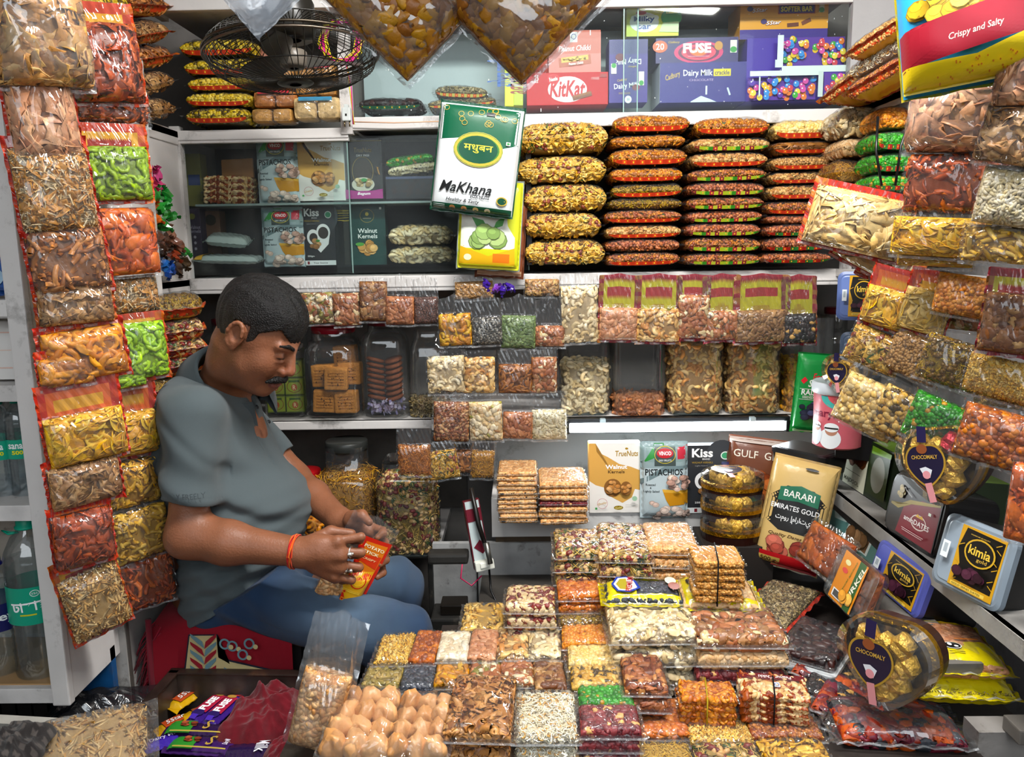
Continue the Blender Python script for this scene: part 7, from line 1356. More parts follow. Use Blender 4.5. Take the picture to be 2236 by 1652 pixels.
# ------------------------------------------------------------ bottles in the street cabinet
def bottle(label, xc, yt, yb, Y, rpx, cap, lab, group, name='water_bottle', text=None, lv=(.46, .70), ltxt='#ffffff'):
    zb, zt = PY(xc, yb, Y).z, PY(xc, yt, Y).z; H = zt-zb; c = PY(xc, (yt+yb)/2, Y); r = rpx*px2m(c); t = thing(name, label, 'bottle', Matrix.Translation((c.x, Y, zb)), group)
    pr = [(0, .004), (r*.55, .004), (r*.8, 0), (r*.95, H*.02), (r, H*.05)]; n = 9
    for i in range(n): z = H*(.07+.38*i/n); pr += [(r*.955, z), (r, z+H*.02)]
    pr += [(r, H*.47), (r, H*.70), (r*.96, H*.73), (r, H*.755), (r*.93, H*.80), (r*.66, H*.88), (r*.36, H*.925), (r*.34, H*.95)]
    m = MB(); m.lathe(pr, (1, 1, 1), 'bottle', 32); m.build('clear_body', t)
    m = MB(); m.lathe([(q_[0]*.95, q_[1]+.001) for q_ in pr if q_[1] < H*.80]+[(0, H*.80)], (.9, .95, 1), 'water', 28); m.build('water', t)
    m = MB(); m.lathe([(r*1.012, H*lv[0]), (r*1.012, H*lv[1])], lab, 'print', 36); m.build('printed_label', t)
    m = MB(); m.lathe([(0, H), (r*.36, H), (r*.38, H*.99), (r*.38, H*.945), (r*.44, H*.94), (r*.44, H*.93), (0, H*.93)][::-1], cap, 'plastic', 28); m.build('cap', t)
    if text:
        m = MB(); Hh = H*(lv[1]-lv[0]); a = Art(m, r*2, Hh, z0=0, warp=lambda x, y: -(r*1.02)*(1-np.sqrt(np.clip(1-(x/(r*1.02))**2, 0, 1)))); text(a); m.build('printed_text', t, Matrix.Rotation(R(28), 4, 'Z') @ Matrix.Translation((0, -r*1.02, H*(lv[0]+lv[1])/2)) @ Matrix.Rotation(R(90), 4, 'X'))
    return t
def lb_small(a): a.text('sana', .35, .66, .5, .26, '#ffffff', bold=.02).text('500', .40, .34, .4, .22, '#e8e020', bold=.04).rect(.80, .5, .14, .6, '#108a70')
def lb_big(a): a.text('ঢাকার', .42, .50, .62, .26, '#ffffff', 4, bold=.03).ring(.55, .84, .09, .09, .016, '#dff0e8').text('ISI', .55, .84, .10, .06, '#dff0e8').rect(.40, .28, .3, .04, '#d8d020').rect(.75, .5, .26, .02, '#c0e0d8').rect(.75, .44, .26, .02, '#c0e0d8').rect(.75, .56, .26, .02, '#c0e0d8')
bottle('small water bottle with teal cap at the front of the middle shelf', 46, 862, 1090, 1.58, 27, '#10a888', '#12a080', 'small water bottles', text=lb_small, lv=(.42, .60))
bottle('small water bottle with teal cap beside the frontmost one', 4, 866, 1092, 1.58, 27, '#10a888', '#12a080', 'small water bottles', text=lb_small, lv=(.42, .60))
bottle('small water bottle standing behind the other two', 30, 850, 1070, 1.67, 25, '#10a888', '#12a080', 'small water bottles', lv=(.42, .60))
t = bottle('large water bottle with teal cap, handle and teal label', 76, 1124, 1482, 1.56, 52, '#10a888', '#12a080', 'large bottles', text=lb_big, lv=(.40, .62))
m = MB(); m.tube([(-.012, 0, 0), (-.03, -.004, -.002), (-.045, 0, .004), (-.03, .006, -.002), (-.012, .004, 0)], .002, '#10a888', 'plastic', 6); m.build('carry_handle', t, Matrix.Translation((0, -.01, PY(76, 1158, 1.56).z-PY(76, 1482, 1.56).z)))
bottle('large bottle with dark blue label beside the teal capped one', -6, 1214, 1474, 1.57, 50, '#141c8a', '#1c1f5c', 'large bottles', text=lambda a: a.text('Bailey', .5, .5, .8, .4, '#ffffff', bold=.02), lv=(.44, .66))
boxpx('white card with faint orange print on the small cabinet shelf', -30, 34, 700, 828, 1.55, .02, '#dcd8d4', lambda a: a.rect(.62, .80, .5, .02, '#e0b8a8').rect(.62, .2, .5, .02, '#e0b8a8').rect(.62, .5, .5, .02, '#e0c8bc'), name='price_card', cat='card', lean=4)
boxpx('orange and green packet behind the white card', 28, 50, 706, 812, 1.60, .03, '#c85c2c', lambda a: a.rect(.4, .85, .8, .28, '#1c6a4c'), name='snack_box')
for y0, y1, c_, l_ in ((440, 560, '#c8a82c', 'yellow and blue packet in the uppermost cabinet bay'), (560, 645, '#2a5aa8', 'blue and white packet low in the uppermost cabinet bay')): pouchpx(l_, -60, 24, y0, y1, 1.58, .04, c_, lambda a: a.ell(.6, .5, .3, .3, '#a8c8e0'), name='snack_packet', cat='packet')
# ------------------------------------------------------------ samosas
def samosa_pack(label, x0, x1, yf, yn, z, T, layers=2):
    a, b = PZ(x0, yn, z), PZ(x1, yn, z); f = PZ((x0+x1)/2, yf, z); W = (b-a).length; H = f.y-a.y; r = random.Random(int(x0))
    for l in range(layers):
        c = Vector(((a.x+b.x)/2, (a.y+b.y)/2+H/2-.004*l, z-T*(l+.5)*1.02)); t = thing('samosa_packet', label[l], 'packet', TR(c, 0, 0, r.uniform(-3, 1)), 'samosa packets')
        for i in range(3):
            for j in range(4):
                s = min(W/3, H/4)*1.32; V, F = t_ell(9, 18, .1); V = V.copy()
                V[:, 0] += 0; an = np.arctan2(V[:, 1], V[:, 0]); tri = 1+.24*np.cos(3*an+.4)+.05*np.cos(7*an+i); V[:, 2] *= 1.08-.22*np.cos(3*an+.4); V[:, :2] *= tri[:, None]; V *= np.array([s, s*.94, T*.92]); V += .0016*np.sin(V[:, [1, 2, 0]]*260+j)
                m = MB(); k_ = .92+.16*r.random(); m.add(V, F, tuple(np.array(lin('#dfa56c' if (i+j) % 3 else '#d29458'))*k_), 'samosa', True)
                m.build('samosa', t, Matrix.Translation(((i-1)*W/3.15, (j-1.5)*H/4.15, r.uniform(-.004, .004))) @ Euler((r.uniform(-.3, .3), r.uniform(-.3, .3), r.random()*6)).to_matrix().to_4x4())
        m = MB(); V, q, *_ = sheet(W, H, T*1.04, 1, .010, .012, .014, int(x0)+l, 0, lump=.10); m.add(V, q, (1, 1, 1), 'film_crisp', True); V, q, *_ = sheet(W, H, T, -1, .010, .012, .014, 3, 0, flat=.5); m.add(V, q, (1, 1, 1), 'film_crisp', True); m.build('clear_wrapper', t)
samosa_pack(['top packet of small fried samosas beside the open peanut bag', 'lower packet of samosas under the one by the peanut bag'], 694, 842, 1484, 1618, .715, .055)
samosa_pack(['top packet of small fried samosas beside the brown rolls', 'lower packet of samosas under the one by the brown rolls'], 840, 972, 1494, 1622, .710, .055)
m = MB(); m.box((-.20, 1.27, .42), (.50, .30, .36), '#3a2f28', 'paint_dirty'); tag(m.build('front_crate'), 'dark wooden crate under the samosa packets', 'crate')
# open peanut bag
c = PZ(700, 1600, .60); X_ = upright(PY(700, 1545, 1.30), 0, -14, 12)
t = packet('open clear bag of peanuts standing beside the samosas, its mouth sticking up', 'peanut', X_, .085, .135, .07, my1=.10, my0=.006, mx=.010, gather=.25, name='peanut_bag', cat='bag', film='film_loose')
# bag of potato sticks and black bag, lower corner
packet('large clear bag of thin potato sticks in the bottom corner by the metal tray', 'potato_stick', TR(PY(196, 1660, 1.36), 20, 0, 24), .20, .20, .085, name='snack_bag', cat='bag', film='film_loose', mx=.02)
m = MB(); V, F = [], []; r = np.random.RandomState(5); n_ = 30; g = np.linspace(-1, 1, n_); U_, V_ = np.meshgrid(g, g, indexing='ij'); Z_ = .07*np.clip(1-U_**2, 0, 1)*np.clip(1-V_**2, 0, 1)+.014*np.sin(U_*9+3*V_)*np.sin(V_*13+U_*4)*np.clip(1.05-np.maximum(abs(U_), abs(V_)), 0, 1)
P_ = np.stack([U_*.12, V_*.09, Z_], -1).reshape(-1, 3); a_ = (np.arange(n_-1)[:, None]*n_+np.arange(n_-1)[None]).ravel(); q_ = np.concatenate([np.stack([a_, a_+n_, a_+1], 1), np.stack([a_+1, a_+n_, a_+n_+1], 1)]); m.add(P_, q_, (1, 1, 1), 'black_film', True)
o = m.build('plastic_bag', X=TR(PY(215, 1578, 1.58), 20, 0, 10)); tag(o, 'crumpled black plastic bag behind the potato stick bag', 'bag')
m = MB()
for i in range(3): m.box((0, i*.035, 0), (.26, .022, .012), '#a8a49c', 'paint_dirty')
o = m.build('slatted_rack', X=TR(PY(20, 1640, 1.36), 12, 4, 0)); tag(o, 'pale wooden slatted rack at the bottom corner', 'rack')

def clothmesh(W, D, Hh, seed, n=70, lobes=None, ridge=.02):
    r = np.random.RandomState(seed); g = np.linspace(-1, 1, n); U, V = np.meshgrid(g, g, indexing='ij'); env = np.clip(1-(U**2+V**2)**1.2, 0, 1)**.6; z = Hh*env*.6
    for i in range(12):
        a = r.rand()*PI; f = 3+5*r.rand(); ph = r.rand()*6; z += ridge*(1-np.abs(np.sin((U*np.cos(a)+V*np.sin(a))*f+ph+.9*np.sin(U*2+V*3*r.rand()))))**1.7*env*(.4+r.rand()*.6)
    th = np.arctan2(V, U); k = 1+.14*np.sin(3*th+seed)+.07*np.sin(7*th+2)
    P = np.stack([U*W/2*k, V*D/2*k, z+.003], -1).reshape(-1, 3); a = (np.arange(n-1)[:, None]*n+np.arange(n-1)[None]).ravel(); q = np.concatenate([np.stack([a, a+n, a+1], 1), np.stack([a+1, a+n, a+n+1], 1)])
    ok = (env.ravel()[q].max(1) > 0); return P, q[ok]
# ------------------------------------------------------------ metal tray with chocolate bars
zr = .545; TL_, NL, TRt = PZ(378, 1462, zr), PZ(268, 1656, zr), PZ(720, 1500, zr)
tx0, tx1, ty1, ty0 = TL_.x+.0, TRt.x, TL_.y-.02, NL.y-.16; tcx, tcy = (tx0+tx1)/2, (ty0+ty1)/2
t = thing('metal_tray', 'dark rusty metal tray holding chocolate bars and a red cloth', 'tray', Matrix.Translation((tcx, tcy, zr-.09)) @ Matrix.Rotation(R(-2.5), 4, 'Z'))
w2, d2 = (tx1-tx0)/2, (ty1-ty0)/2
m = MB(); m.box((0, 0, .002), (2*w2, 2*d2, .004), '#2e2622', 'rust'); m.build('bottom', t)
for lab, c_, s_ in (('far', (0, d2, .045), (2*w2+.02, .006, .09)), ('near', (0, -d2, .045), (2*w2+.02, .006, .09)), ('left', (-w2, 0, .045), (.006, 2*d2, .09)), ('right', (w2, 0, .045), (.006, 2*d2, .09))):
    m = MB(); m.box(c_, s_, '#4f453e', 'rust'); m.build('tray_wall', t); m = MB(); e = (c_[0]*1.02, c_[1]*1.02, .09); m.box(e, (s_[0]+.014 if s_[0] > .1 else .024, s_[1]+.014 if s_[1] > .1 else .024, .006), '#3f302a', 'rust', bev=.002); m.build('rolled_rim', t)
m = MB(); m.box((0, 0, 0), (2*w2*.9, 2*d2*.9, zr-.10), '#1d1a18', 'paint_dirty'); o = m.build('tray_stand', X=Matrix.Translation((tcx, tcy, (zr-.10)/2))); tag(o, 'dark box supporting the rusty metal tray', 'box')
def bar(label, x, y, L, Wd, col, art, rz, z=zr-.066, tilt=0, group='chocolate bars in the metal tray', ends='#c8b040', dz=0):
    L, Wd = L*1.22, Wd*1.2
    p = PZ(x, y, z); t = thing('chocolate_bar', label, 'chocolate bar', TR((p.x, p.y, z+dz), tilt, 0, rz), group); m = MB(); T = .016
    V, q, U, Vv, _ = sheet(L-.02, Wd-.004, T, 1, .010, .002, .002, int(x), 0, lump=.04, n=(26, 14)); xx = V[:, 0]; zz = np.abs(xx) > L/2-.012; V[zz, 2] += .0016*np.sin(V[zz, 0]*2600); m.add(V, q, col, 'crinkle', True); V, q, *_ = sheet(L-.02, Wd-.004, T, -1, .010, .002, .002, int(x), 0, n=(26, 14)); m.add(V, q, col, 'crinkle', True); m.build('wrapper', t)
    w_, h_ = L-.02, Wd-.004
    m = MB(); a = Art(m, w_, h_, warp=lambda X, Y: T/2*pil(2*X/w_, 2*Y/h_)+.0058*np.minimum(1, 3*pil(2*X/w_, 2*Y/h_)), dz=.00025); art(a); m.build('printed_front', t); return t
def a5(a): a.rect(.3, .5, .4, .7, '#b8481c').text('5Star', .36, .55, .42, .42, '#7a1c14', bold=.05, shear=.2).text('5Star', .36, .56, .40, .38, '#f0ece8', shear=.2).rect(.82, .5, .16, .5, '#8a4a24').ell(.90, .4, .06, .2, '#5a9a3c')
def afu(a): a.rect(.55, .5, .6, .8, '#a81c3c').ell(.2, .5, .12, .36, '#2a1a5c').text('FUSE', .52, .5, .46, .46, '#ffffff', bold=.05).ell(.86, .5, .07, .28, '#b88a3c').rect(.08, .5, .12, .4, '#4a2ca8')
def asi(a): a.rect(.2, .5, .38, .9, '#2f8a2c').nuts(.3, .6, .1, .2, ['#a85030', '#7a3420'], 6, .05, 2, .6).text('S', .62, .5, .12, .62, '#b8963c', shear=.2).text('Dairy Milk', .86, .5, .14, .3, '#e8e0f0', 90).rect(.5, .06, .8, .05, '#b8a040')
bar('gold wrapped bar lying outermost in the metal tray', 388, 1518, .115, .034, '#c8960c', a5, 68); bar('gold wrapped bar beside the purple and red bars', 424, 1520, .120, .036, '#d0a010', a5, 66, dz=.006); bar('gold wrapped bar partly under the other two gold bars', 398, 1572, .10, .034, '#c09008', a5, 48, dz=-.004)
bar('purple and red chocolate bar beside the gold bars', 456, 1548, .110, .036, '#3a1c7a', afu, 72); bar('purple and red chocolate bar touching the red cloth', 486, 1556, .105, .036, '#3a1c7a', afu, 76, dz=.004)
bar('green and purple bar lying crossways, upper of two', 440, 1605, .135, .044, '#2c1444', asi, -4, dz=.008); bar('green and purple bar lying crossways, lower of two', 446, 1630, .135, .044, '#3c1c5c', asi, -6, dz=-.002)
bar('purple crinkled bar in the near corner of the tray', 362, 1620, .10, .036, '#3c22a0', lambda a: a.text('Dairy Milk', .5, .5, .6, .4, '#d8d0e8'), 36); bar('red bar poking out under the red cloth', 525, 1526, .08, .032, '#b81424', lambda a: a.rect(.5, .5, .5, .5, '#d83040'), 10); bar('dark purple chocolate bar below the red cloth', 560, 1640, .12, .04, '#24143c', lambda a: a.text('Milk', .6, .5, .3, .6, '#e8e8f0', -90), 4)
P_, q_ = clothmesh(.21, .19, .075, 3, ridge=.011); m = MB(); m.add(P_, q_, '#6e1822', 'rag', True); p = PZ(590, 1570, zr-.06); o = m.build('red_cloth', X=TR((p.x, p.y, zr-.075), 0, 0, 20)); tag(o, 'crumpled dark red cloth heaped in the metal tray', 'cloth')
P_, q_ = clothmesh(.14, .12, .05, 8, ridge=.008); m = MB(); m.add(P_, q_, '#6e1822', 'rag', True); p = PZ(650, 1636, zr-.04); o = m.build('red_cloth', X=TR((p.x, p.y, zr-.06), 0, 0, 80)); tag(o, 'loose end of dark red cloth below the peanut bag', 'cloth')
P_, q_ = clothmesh(.14, .13, .05, 11, ridge=.006); m = MB(); ck = np.array([lin('#5a534f') if (int((p_[0]+1)/.009)+0) % 2 and (int((p_[1]+1)/.009)) % 2 else lin('#332f2e') for p_ in P_]); m.add(P_, q_, ck, 'rag', True); o = m.build('checked_cloth', X=TR(PY(20, 1648, 1.30), 10, 0, 0)); tag(o, 'grey checked cloth heaped in the bottom corner', 'cloth')
# ------------------------------------------------------------ seat: box draped with a red carpet
sx0, sx1, sy0, sz = PY(376, 1420, 1.76).x, PY(642, 1420, 1.76).x, 1.74, .645
m = MB(); m.box(((sx0+sx1)/2+.02, sy0+.19, sz/2), (sx1-sx0-.0, .36, sz-.004), '#1a1616', 'matte'); tag(m.build('seat_box'), 'dark box serving as a seat under the red carpet', 'seat')
t = thing('red_carpet', 'red carpet with leaf border and fringe folded over the seat box', 'carpet', Matrix.Translation((sx0, sy0, 0)))
L_ = sx1-sx0; m = MB(); n_ = 26; P_ = []; 
for i in range(n_+1):
    x = -.04+(L_+.05)*i/n_
    for (y, z) in ((.34, sz+.006), (.10, sz+.012), (.0, sz+.006), (-.018, sz-.02), (-.022, sz-.10), (-.018, sz-.20), (-.014, sz-.30)): P_.append((x, y+.005*math.sin(x*37), z+.006*math.sin(x*29+y*30)-.10*max(0, .12-x)*(1 if z > sz-.05 else .4)))
k_ = 7; q_ = [f for i in range(n_) for j in range(k_-1) for f in ((i*k_+j, i*k_+j+1, (i+1)*k_+j), (i*k_+j+1, (i+1)*k_+j+1, (i+1)*k_+j))]; m.add(P_, q_, '#8a0f20', 'cloth', True); m.build('red_pile', t)
m = MB(); a = Art(m, L_*.97, .15, z0=.004, mat='cloth'); CR, BL, RD, NV = '#b8a878', '#5f7f88', '#8a1422', '#1c1c2c'
a.poly([(.10, .02), (.20, .98), (.44, .98), (.44, .62), (.52, .56), (.98, .34), (.98, .02)], NV).poly([(.115, .03), (.21, .96), (.43, .96), (.43, .60), (.52, .53), (.98, .31), (.98, .03)], CR)
for s in (-1, 1):
    for i in range(6):
        v0 = .20+.13*i; c0 = .295+.02*i*.3
        a.poly([(c0, v0-.10), (c0+s*.05, v0-.02), (c0+s*.105, v0+.09), (c0+s*.11, v0+.15), (c0+s*.06, v0+.09), (c0+s*.015, v0+.02)], BL if (i+(s > 0)) % 2 else RD)
for i in range(8):
    u0 = .48+.06*i; v0 = .36-.025*i; a.poly([(u0, v0-.24), (u0+.035, v0-.12), (u0+.03, v0+.05), (u0-.005, v0+.09), (u0+.002, v0-.05)], RD if i % 2 else BL)
for u0, v0 in ((.56, .80), (.64, .66), (.70, .84), (.50, .84)): a.ring(u0, v0, .045, .09, .016, BL, 18).ell(u0+.05, v0-.05, .02, .04, CR)
m.build('leaf_border', t, Matrix.Translation((L_/2+.004, -.026, sz-.085)) @ Matrix.Rotation(R(90), 4, 'X'))
m = MB(); r = random.Random(8)
for i in range(110):
    s = i/110; x0 = -.035+.03*r.random(); z0 = sz-.0-.30*s; y0 = -.02+.03*r.random(); L0 = .06+.05*r.random(); dx = -.02-.04*r.random()
    m.tube([(x0, y0, z0), (x0+dx*.5, y0-.01*r.random(), z0-L0*.35), (x0+dx, y0-.012*r.random(), z0-L0)], [.0018, .0016, .001], ['#8a1022', '#a01830', '#74101e'][i % 3], 'cloth', 4)
o = m.build('fringe', t); o['kind'] = 'stuff'
m = MB(); m.tube([(-.03, -.02, sz+.02), (-.032, -.025, sz-.12), (-.036, -.022, sz-.28)], .007, '#74202c', 'cloth', 8); m.build('bound_edge', t)
# ------------------------------------------------------------ switch board beside the ledge
t = thing('switch_board', 'narrow red and white switch board with a white rocker switch', 'switch board', upright(PY(1040, 1165, 2.08), 14, 7, 8))
m = MB(); m.box((0, 0, 0), (.045, .19, .022), '#5a1420', 'plastic', bev=.002); m.box((0, .0, .0115), (.038, .186, .002), '#b8c4c4', 'print'); m.box((0, .055, .013), (.039, .035, .002), '#6a1426', 'print'); m.box((.0, -.028, .013), (.026, .03, .002), '#6a1426', 'print', X=Matrix.Rotation(R(45), 4, 'Z') @ Matrix.Translation((-.02, .0, 0))); m.build('back_board', t)
m = MB(); m.box((.004, -.082, .022), (.052, .026, .022), '#e0dfd2', 'plastic', bev=.003); m.box((.004, -.080, .034), (.026, .014, .006), '#ecebdf', 'plastic', bev=.002); m.build('rocker_switch', t)
m = MB(); m.tube([(.004, .13, .02), (.006, .03, .03), (.016, -.05, .04)], [.006, .007, .006], '#15110f', 'plastic', 10); m.tube([(.016, -.018, .045), (.016, -.075, .05)], .0075, '#8c8c86', 'metal', 10); m.build('handle', t)
m = MB(); m.tube([PY(1010, 1226, 2.06), PY(1006, 1262, 2.05), PY(1030, 1278, 2.05), PY(1052, 1256, 2.06)], .0022, '#b0144a', 'plastic', 6); tag(m.build('red_wire'), 'thin crimson wire looping under the switch board', 'cable')
m = MB(); m.tube([PY(1068, 1240, 2.08), PY(1072, 1290, 2.05), PY(1092, 1330, 2.02), PY(1110, 1350, 2.0)], .003, '#0e0e0f', 'plastic', 6); tag(m.build('black_wire'), 'black cable dropping behind the noodle packets', 'cable')
m = MB(); m.box((0, 0, 0), (.10, .10, .05), '#1e1d1b', 'paint_dirty', bev=.006); m.box((.01, 0, .04), (.07, .06, .03), '#16120e', 'plastic', bev=.004); o = m.build('iron_weight', X=Matrix.Translation(PY(985, 1352, 2.02))); tag(o, 'dark iron block behind the golden finger packet', 'weight')
m = MB(); m.box((0, 0, 0), (.012, .03, .22), '#1b1a18', 'paint_dirty', bev=.003); m.box((.05, 0, .10), (.11, .05, .03), '#2e2c29', 'paint_dirty', bev=.008); o = m.build('taped_stand', X=Matrix.Translation(PY(942, 1290, 2.08))); tag(o, 'dark taped frame corner beside the blue denim knee', 'frame')
# ------------------------------------------------------------ the shopkeeper, grown from smoothly blended limbs
def smin(a, b, k): h = np.clip(.5+.5*(b-a)/k, 0, 1); return b*(1-h)+a*h-k*h*(1-h)
class SDF:
    def __init__(s): s.ops = []
    def ell(s, c, r, k=.02, rot=None, sub=False): s.ops.append(('e', np.array(c, np.float32), np.array(r, np.float32) if np.ndim(r) else np.full(3, r, np.float32), k, None if rot is None else np.array(rot, np.float32), sub)); return s
    def cap(s, a, b, ra, rb, k=.015, sub=False): s.ops.append(('c', np.array(a, np.float32), np.array(b, np.float32), ra, rb, k, sub)); return s
    def chain(s, pts, rs, k=.015):
        for i in range(len(pts)-1): s.cap(pts[i], pts[i+1], rs[i], rs[i+1], k)
        return s
    def __call__(s, P):
        d = np.full(len(P), 9., np.float32); lo_, hi_ = P.min(0), P.max(0)
        for o in s.ops:
            if o[0] == 'e': c_, r_ = o[1], float(o[2].max())
            else: c_, r_ = (o[1]+o[2])/2, float(np.linalg.norm(o[1]-o[2]))/2+max(o[3], o[4])
            if np.linalg.norm(np.maximum(0, np.maximum(lo_-c_, c_-hi_))) > r_+.09: continue
            if o[0] == 'e':
                q = P-o[1]; q = q@o[4] if o[4] is not None else q; k0 = np.sqrt(((q/o[2])**2).sum(1))+1e-9; k1 = np.sqrt(((q/o[2]**2)**2).sum(1))+1e-9; v = k0*(k0-1)/k1; k, sub = o[3], o[5]
            else:
                ba = o[2]-o[1]; pa = P-o[1]; h = np.clip((pa@ba)/(ba@ba+1e-12), 0, 1); v = np.sqrt(((pa-h[:, None]*ba)**2).sum(1))-(o[3]+(o[4]-o[3])*h); k, sub = o[5], o[6]
            d = -smin(-d, v, k) if sub else smin(d, v, k)
        return d
def nets(fn, lo, hi, vox):
    """surface mesh of fn = 0, visiting only the blocks the surface passes through"""
    B = 8; lo = np.array(lo, np.float32); nb = np.ceil((np.array(hi)-lo)/(vox*B)).astype(int)
    g = np.stack(np.meshgrid(*[np.arange(n) for n in nb], indexing='ij'), -1).reshape(-1, 3); cen = lo+(g+.5)*B*vox; d = fn(cen.astype(np.float32)); g = g[np.abs(d) < B*vox*.90+.008]; g = g[np.lexsort((g[:, 2]//4, g[:, 1]//4, g[:, 0]//4))]
    l = np.stack(np.meshgrid(*[np.arange(B+1)]*3, indexing='ij'), -1).reshape(-1, 3); D = []
    for i in range(0, len(g), 48):
        P = lo+((g[i:i+48, None]*B+l[None])*vox).astype(np.float32); D.append(fn(P.reshape(-1, 3).astype(np.float32)).reshape(-1, B+1, B+1, B+1))
    D = np.concatenate(D); N_ = nb*B+4; s = D < 0
    off = [(a, b, c) for a in (0, 1) for b in (0, 1) for c in (0, 1)]; cs = [s[:, a:a+B, b:b+B, c:c+B] for a, b, c in off]; cnt = sum(x.astype(np.int8) for x in cs); act = np.argwhere((cnt > 0) & (cnt < 8))
    bi, ci = act[:, 0], act[:, 1:]; vals = np.stack([D[bi, ci[:, 0]+a, ci[:, 1]+b, ci[:, 2]+c] for a, b, c in off], 1); acc = np.zeros((len(act), 3)); n = np.zeros(len(act)); O = np.array(off)
    for i in range(8):
        for j in range(i+1, 8):
            if abs(O[i]-O[j]).sum() != 1: continue
            m = (vals[:, i] < 0) != (vals[:, j] < 0); t = vals[:, i]/(vals[:, i]-vals[:, j]+1e-12); p = O[i]+(O[j]-O[i])*t[:, None]; acc[m] += p[m]; n[m] += 1
    G = g[bi]*B+ci; V = lo+(G+acc/n[:, None])*vox; key = (G[:, 0]*int(N_[1])+G[:, 1])*int(N_[2])+G[:, 2]; o = np.argsort(key); ks = key[o]
    def look(C_):
        k = (C_[:, 0]*int(N_[1])+C_[:, 1])*int(N_[2])+C_[:, 2]; p = np.clip(np.searchsorted(ks, k), 0, len(ks)-1); return np.where(ks[p] == k, o[p], -1)
    F = []
    for ax in range(3):
        sl0 = s[:, :B, :B, :B]; sh = [slice(0, B)]*3; sh[ax] = slice(1, B+1); s1 = s[(slice(None),)+tuple(sh)]; e = np.argwhere(sl0 != s1); C_ = g[e[:, 0]]*B+e[:, 1:]; ins = sl0[tuple(e.T)]
        u, v = [(1, 2), (2, 0), (0, 1)][ax]; du = np.zeros(3, int); du[u] = 1; dv = np.zeros(3, int); dv[v] = 1
        q = np.stack([look(C_), look(C_-du), look(C_-du-dv), look(C_-dv)], 1); ok = (q >= 0).all(1); q = q[ok]; ins = ins[ok]; q[~ins] = q[~ins][:, ::-1]; F += [q[:, [0, 1, 2]], q[:, [0, 2, 3]]]
    F = np.concatenate(F); return V, F
def sdfmesh(name, parent, fn, lo, hi, vox, col, mat, colfn=None):
    V, F = nets(fn, lo, hi, vox); Cc = np.repeat(np.array([lin(col)]), len(V), 0)
    if colfn: Cc = colfn(V, Cc)
    m = MB(); m.add(V, F, Cc, mat, True); return m.build(name, parent)
P3 = lambda x, y, Y: np.array(PY(x, y, Y))
man = thing('person', 'seated man with dark moustache in grey polo shirt and jeans, filling a peanut packet', 'person')
HM = Matrix.Translation(PY(563, 731, 1.80)) @ Matrix.Rotation(R(-13), 4, 'Z') @ Matrix.Rotation(R(33), 4, 'Y') @ Matrix.Rotation(R(-4), 4, 'X') @ Matrix.Scale(.945, 4)
HI = np.array(HM.inverted()); HS = .945
def hp(x, y, z): return np.array(HM @ Vector((x, y, z)))
# --- joints
shN, shF = P3(430, 900, 1.735), P3(500, 890, 2.06); elN, wrN = P3(408, 1172, 1.68), P3(662, 1206, 1.665); elF, wrF = P3(640, 1045, 2.03), P3(742, 1136, 1.86)
neckb = P3(492, 838, 1.89)
body = SDF()
body.cap(neckb, hp(-.035, 0, -.05), .058, .057, .02).cap(neckb, P3(480, 960, 1.90), .050, .09, .03).cap(shN+[0, 0, -.02], shF+[0, 0, -.02], .035, .035, .03).cap(P3(480, 960, 1.9), P3(500, 1200, 1.89), .11, .13, .05)
body.chain([shN, elN], [.046, .042], .02).chain([elN, elN*.65+wrN*.35, wrN], [.042, .0445, .0305], .03); body.ell(elN+np.array([.034, 0, .004]), (.04, .036, .038), .03)
body.chain([shF, elF], [.05, .044], .02).chain([elF, elF*.55+wrF*.45, wrF], [.042, .040, .029], .02)
# near (right) hand: back of the hand to the viewer, fingers folding round the packet
def pt(x, y, Y): return P3(x, y, Y)
body.cap(wrN, pt(700, 1202, 1.665), .030, .033, .02).cap(pt(690, 1190, 1.665), pt(738, 1186, 1.662), .024, .017, .014).cap(pt(690, 1208, 1.662), pt(744, 1212, 1.656), .024, .017, .012).cap(pt(692, 1222, 1.665), pt(742, 1238, 1.660), .022, .016, .012).cap(pt(690, 1234, 1.668), pt(732, 1260, 1.668), .019, .014, .012)
for kx, ky, mx, my, ex, ey, r_ in ((738, 1180, 788, 1172, 786, 1178, .0098), (746, 1204, 788, 1206, 782, 1210, .0102), (744, 1232, 784, 1238, 776, 1240, .0098), (732, 1258, 768, 1266, 762, 1266, .0088)):
    k0 = pt(kx, ky, 1.662); m0 = pt(mx, my, 1.672); e0 = pt(ex, ey, 1.700); f0 = pt(ex-16, ey+3, 1.712); body.ell(k0+np.array([0, -.004, .001]), r_*1.18, .008); body.chain([k0, m0, e0, f0], [r_*1.04, r_, r_*.94, r_*.8], .004)
body.chain([pt(676, 1184, 1.69), pt(722, 1160, 1.712), pt(768, 1164, 1.716)], [.017, .0125, .0095], .008)
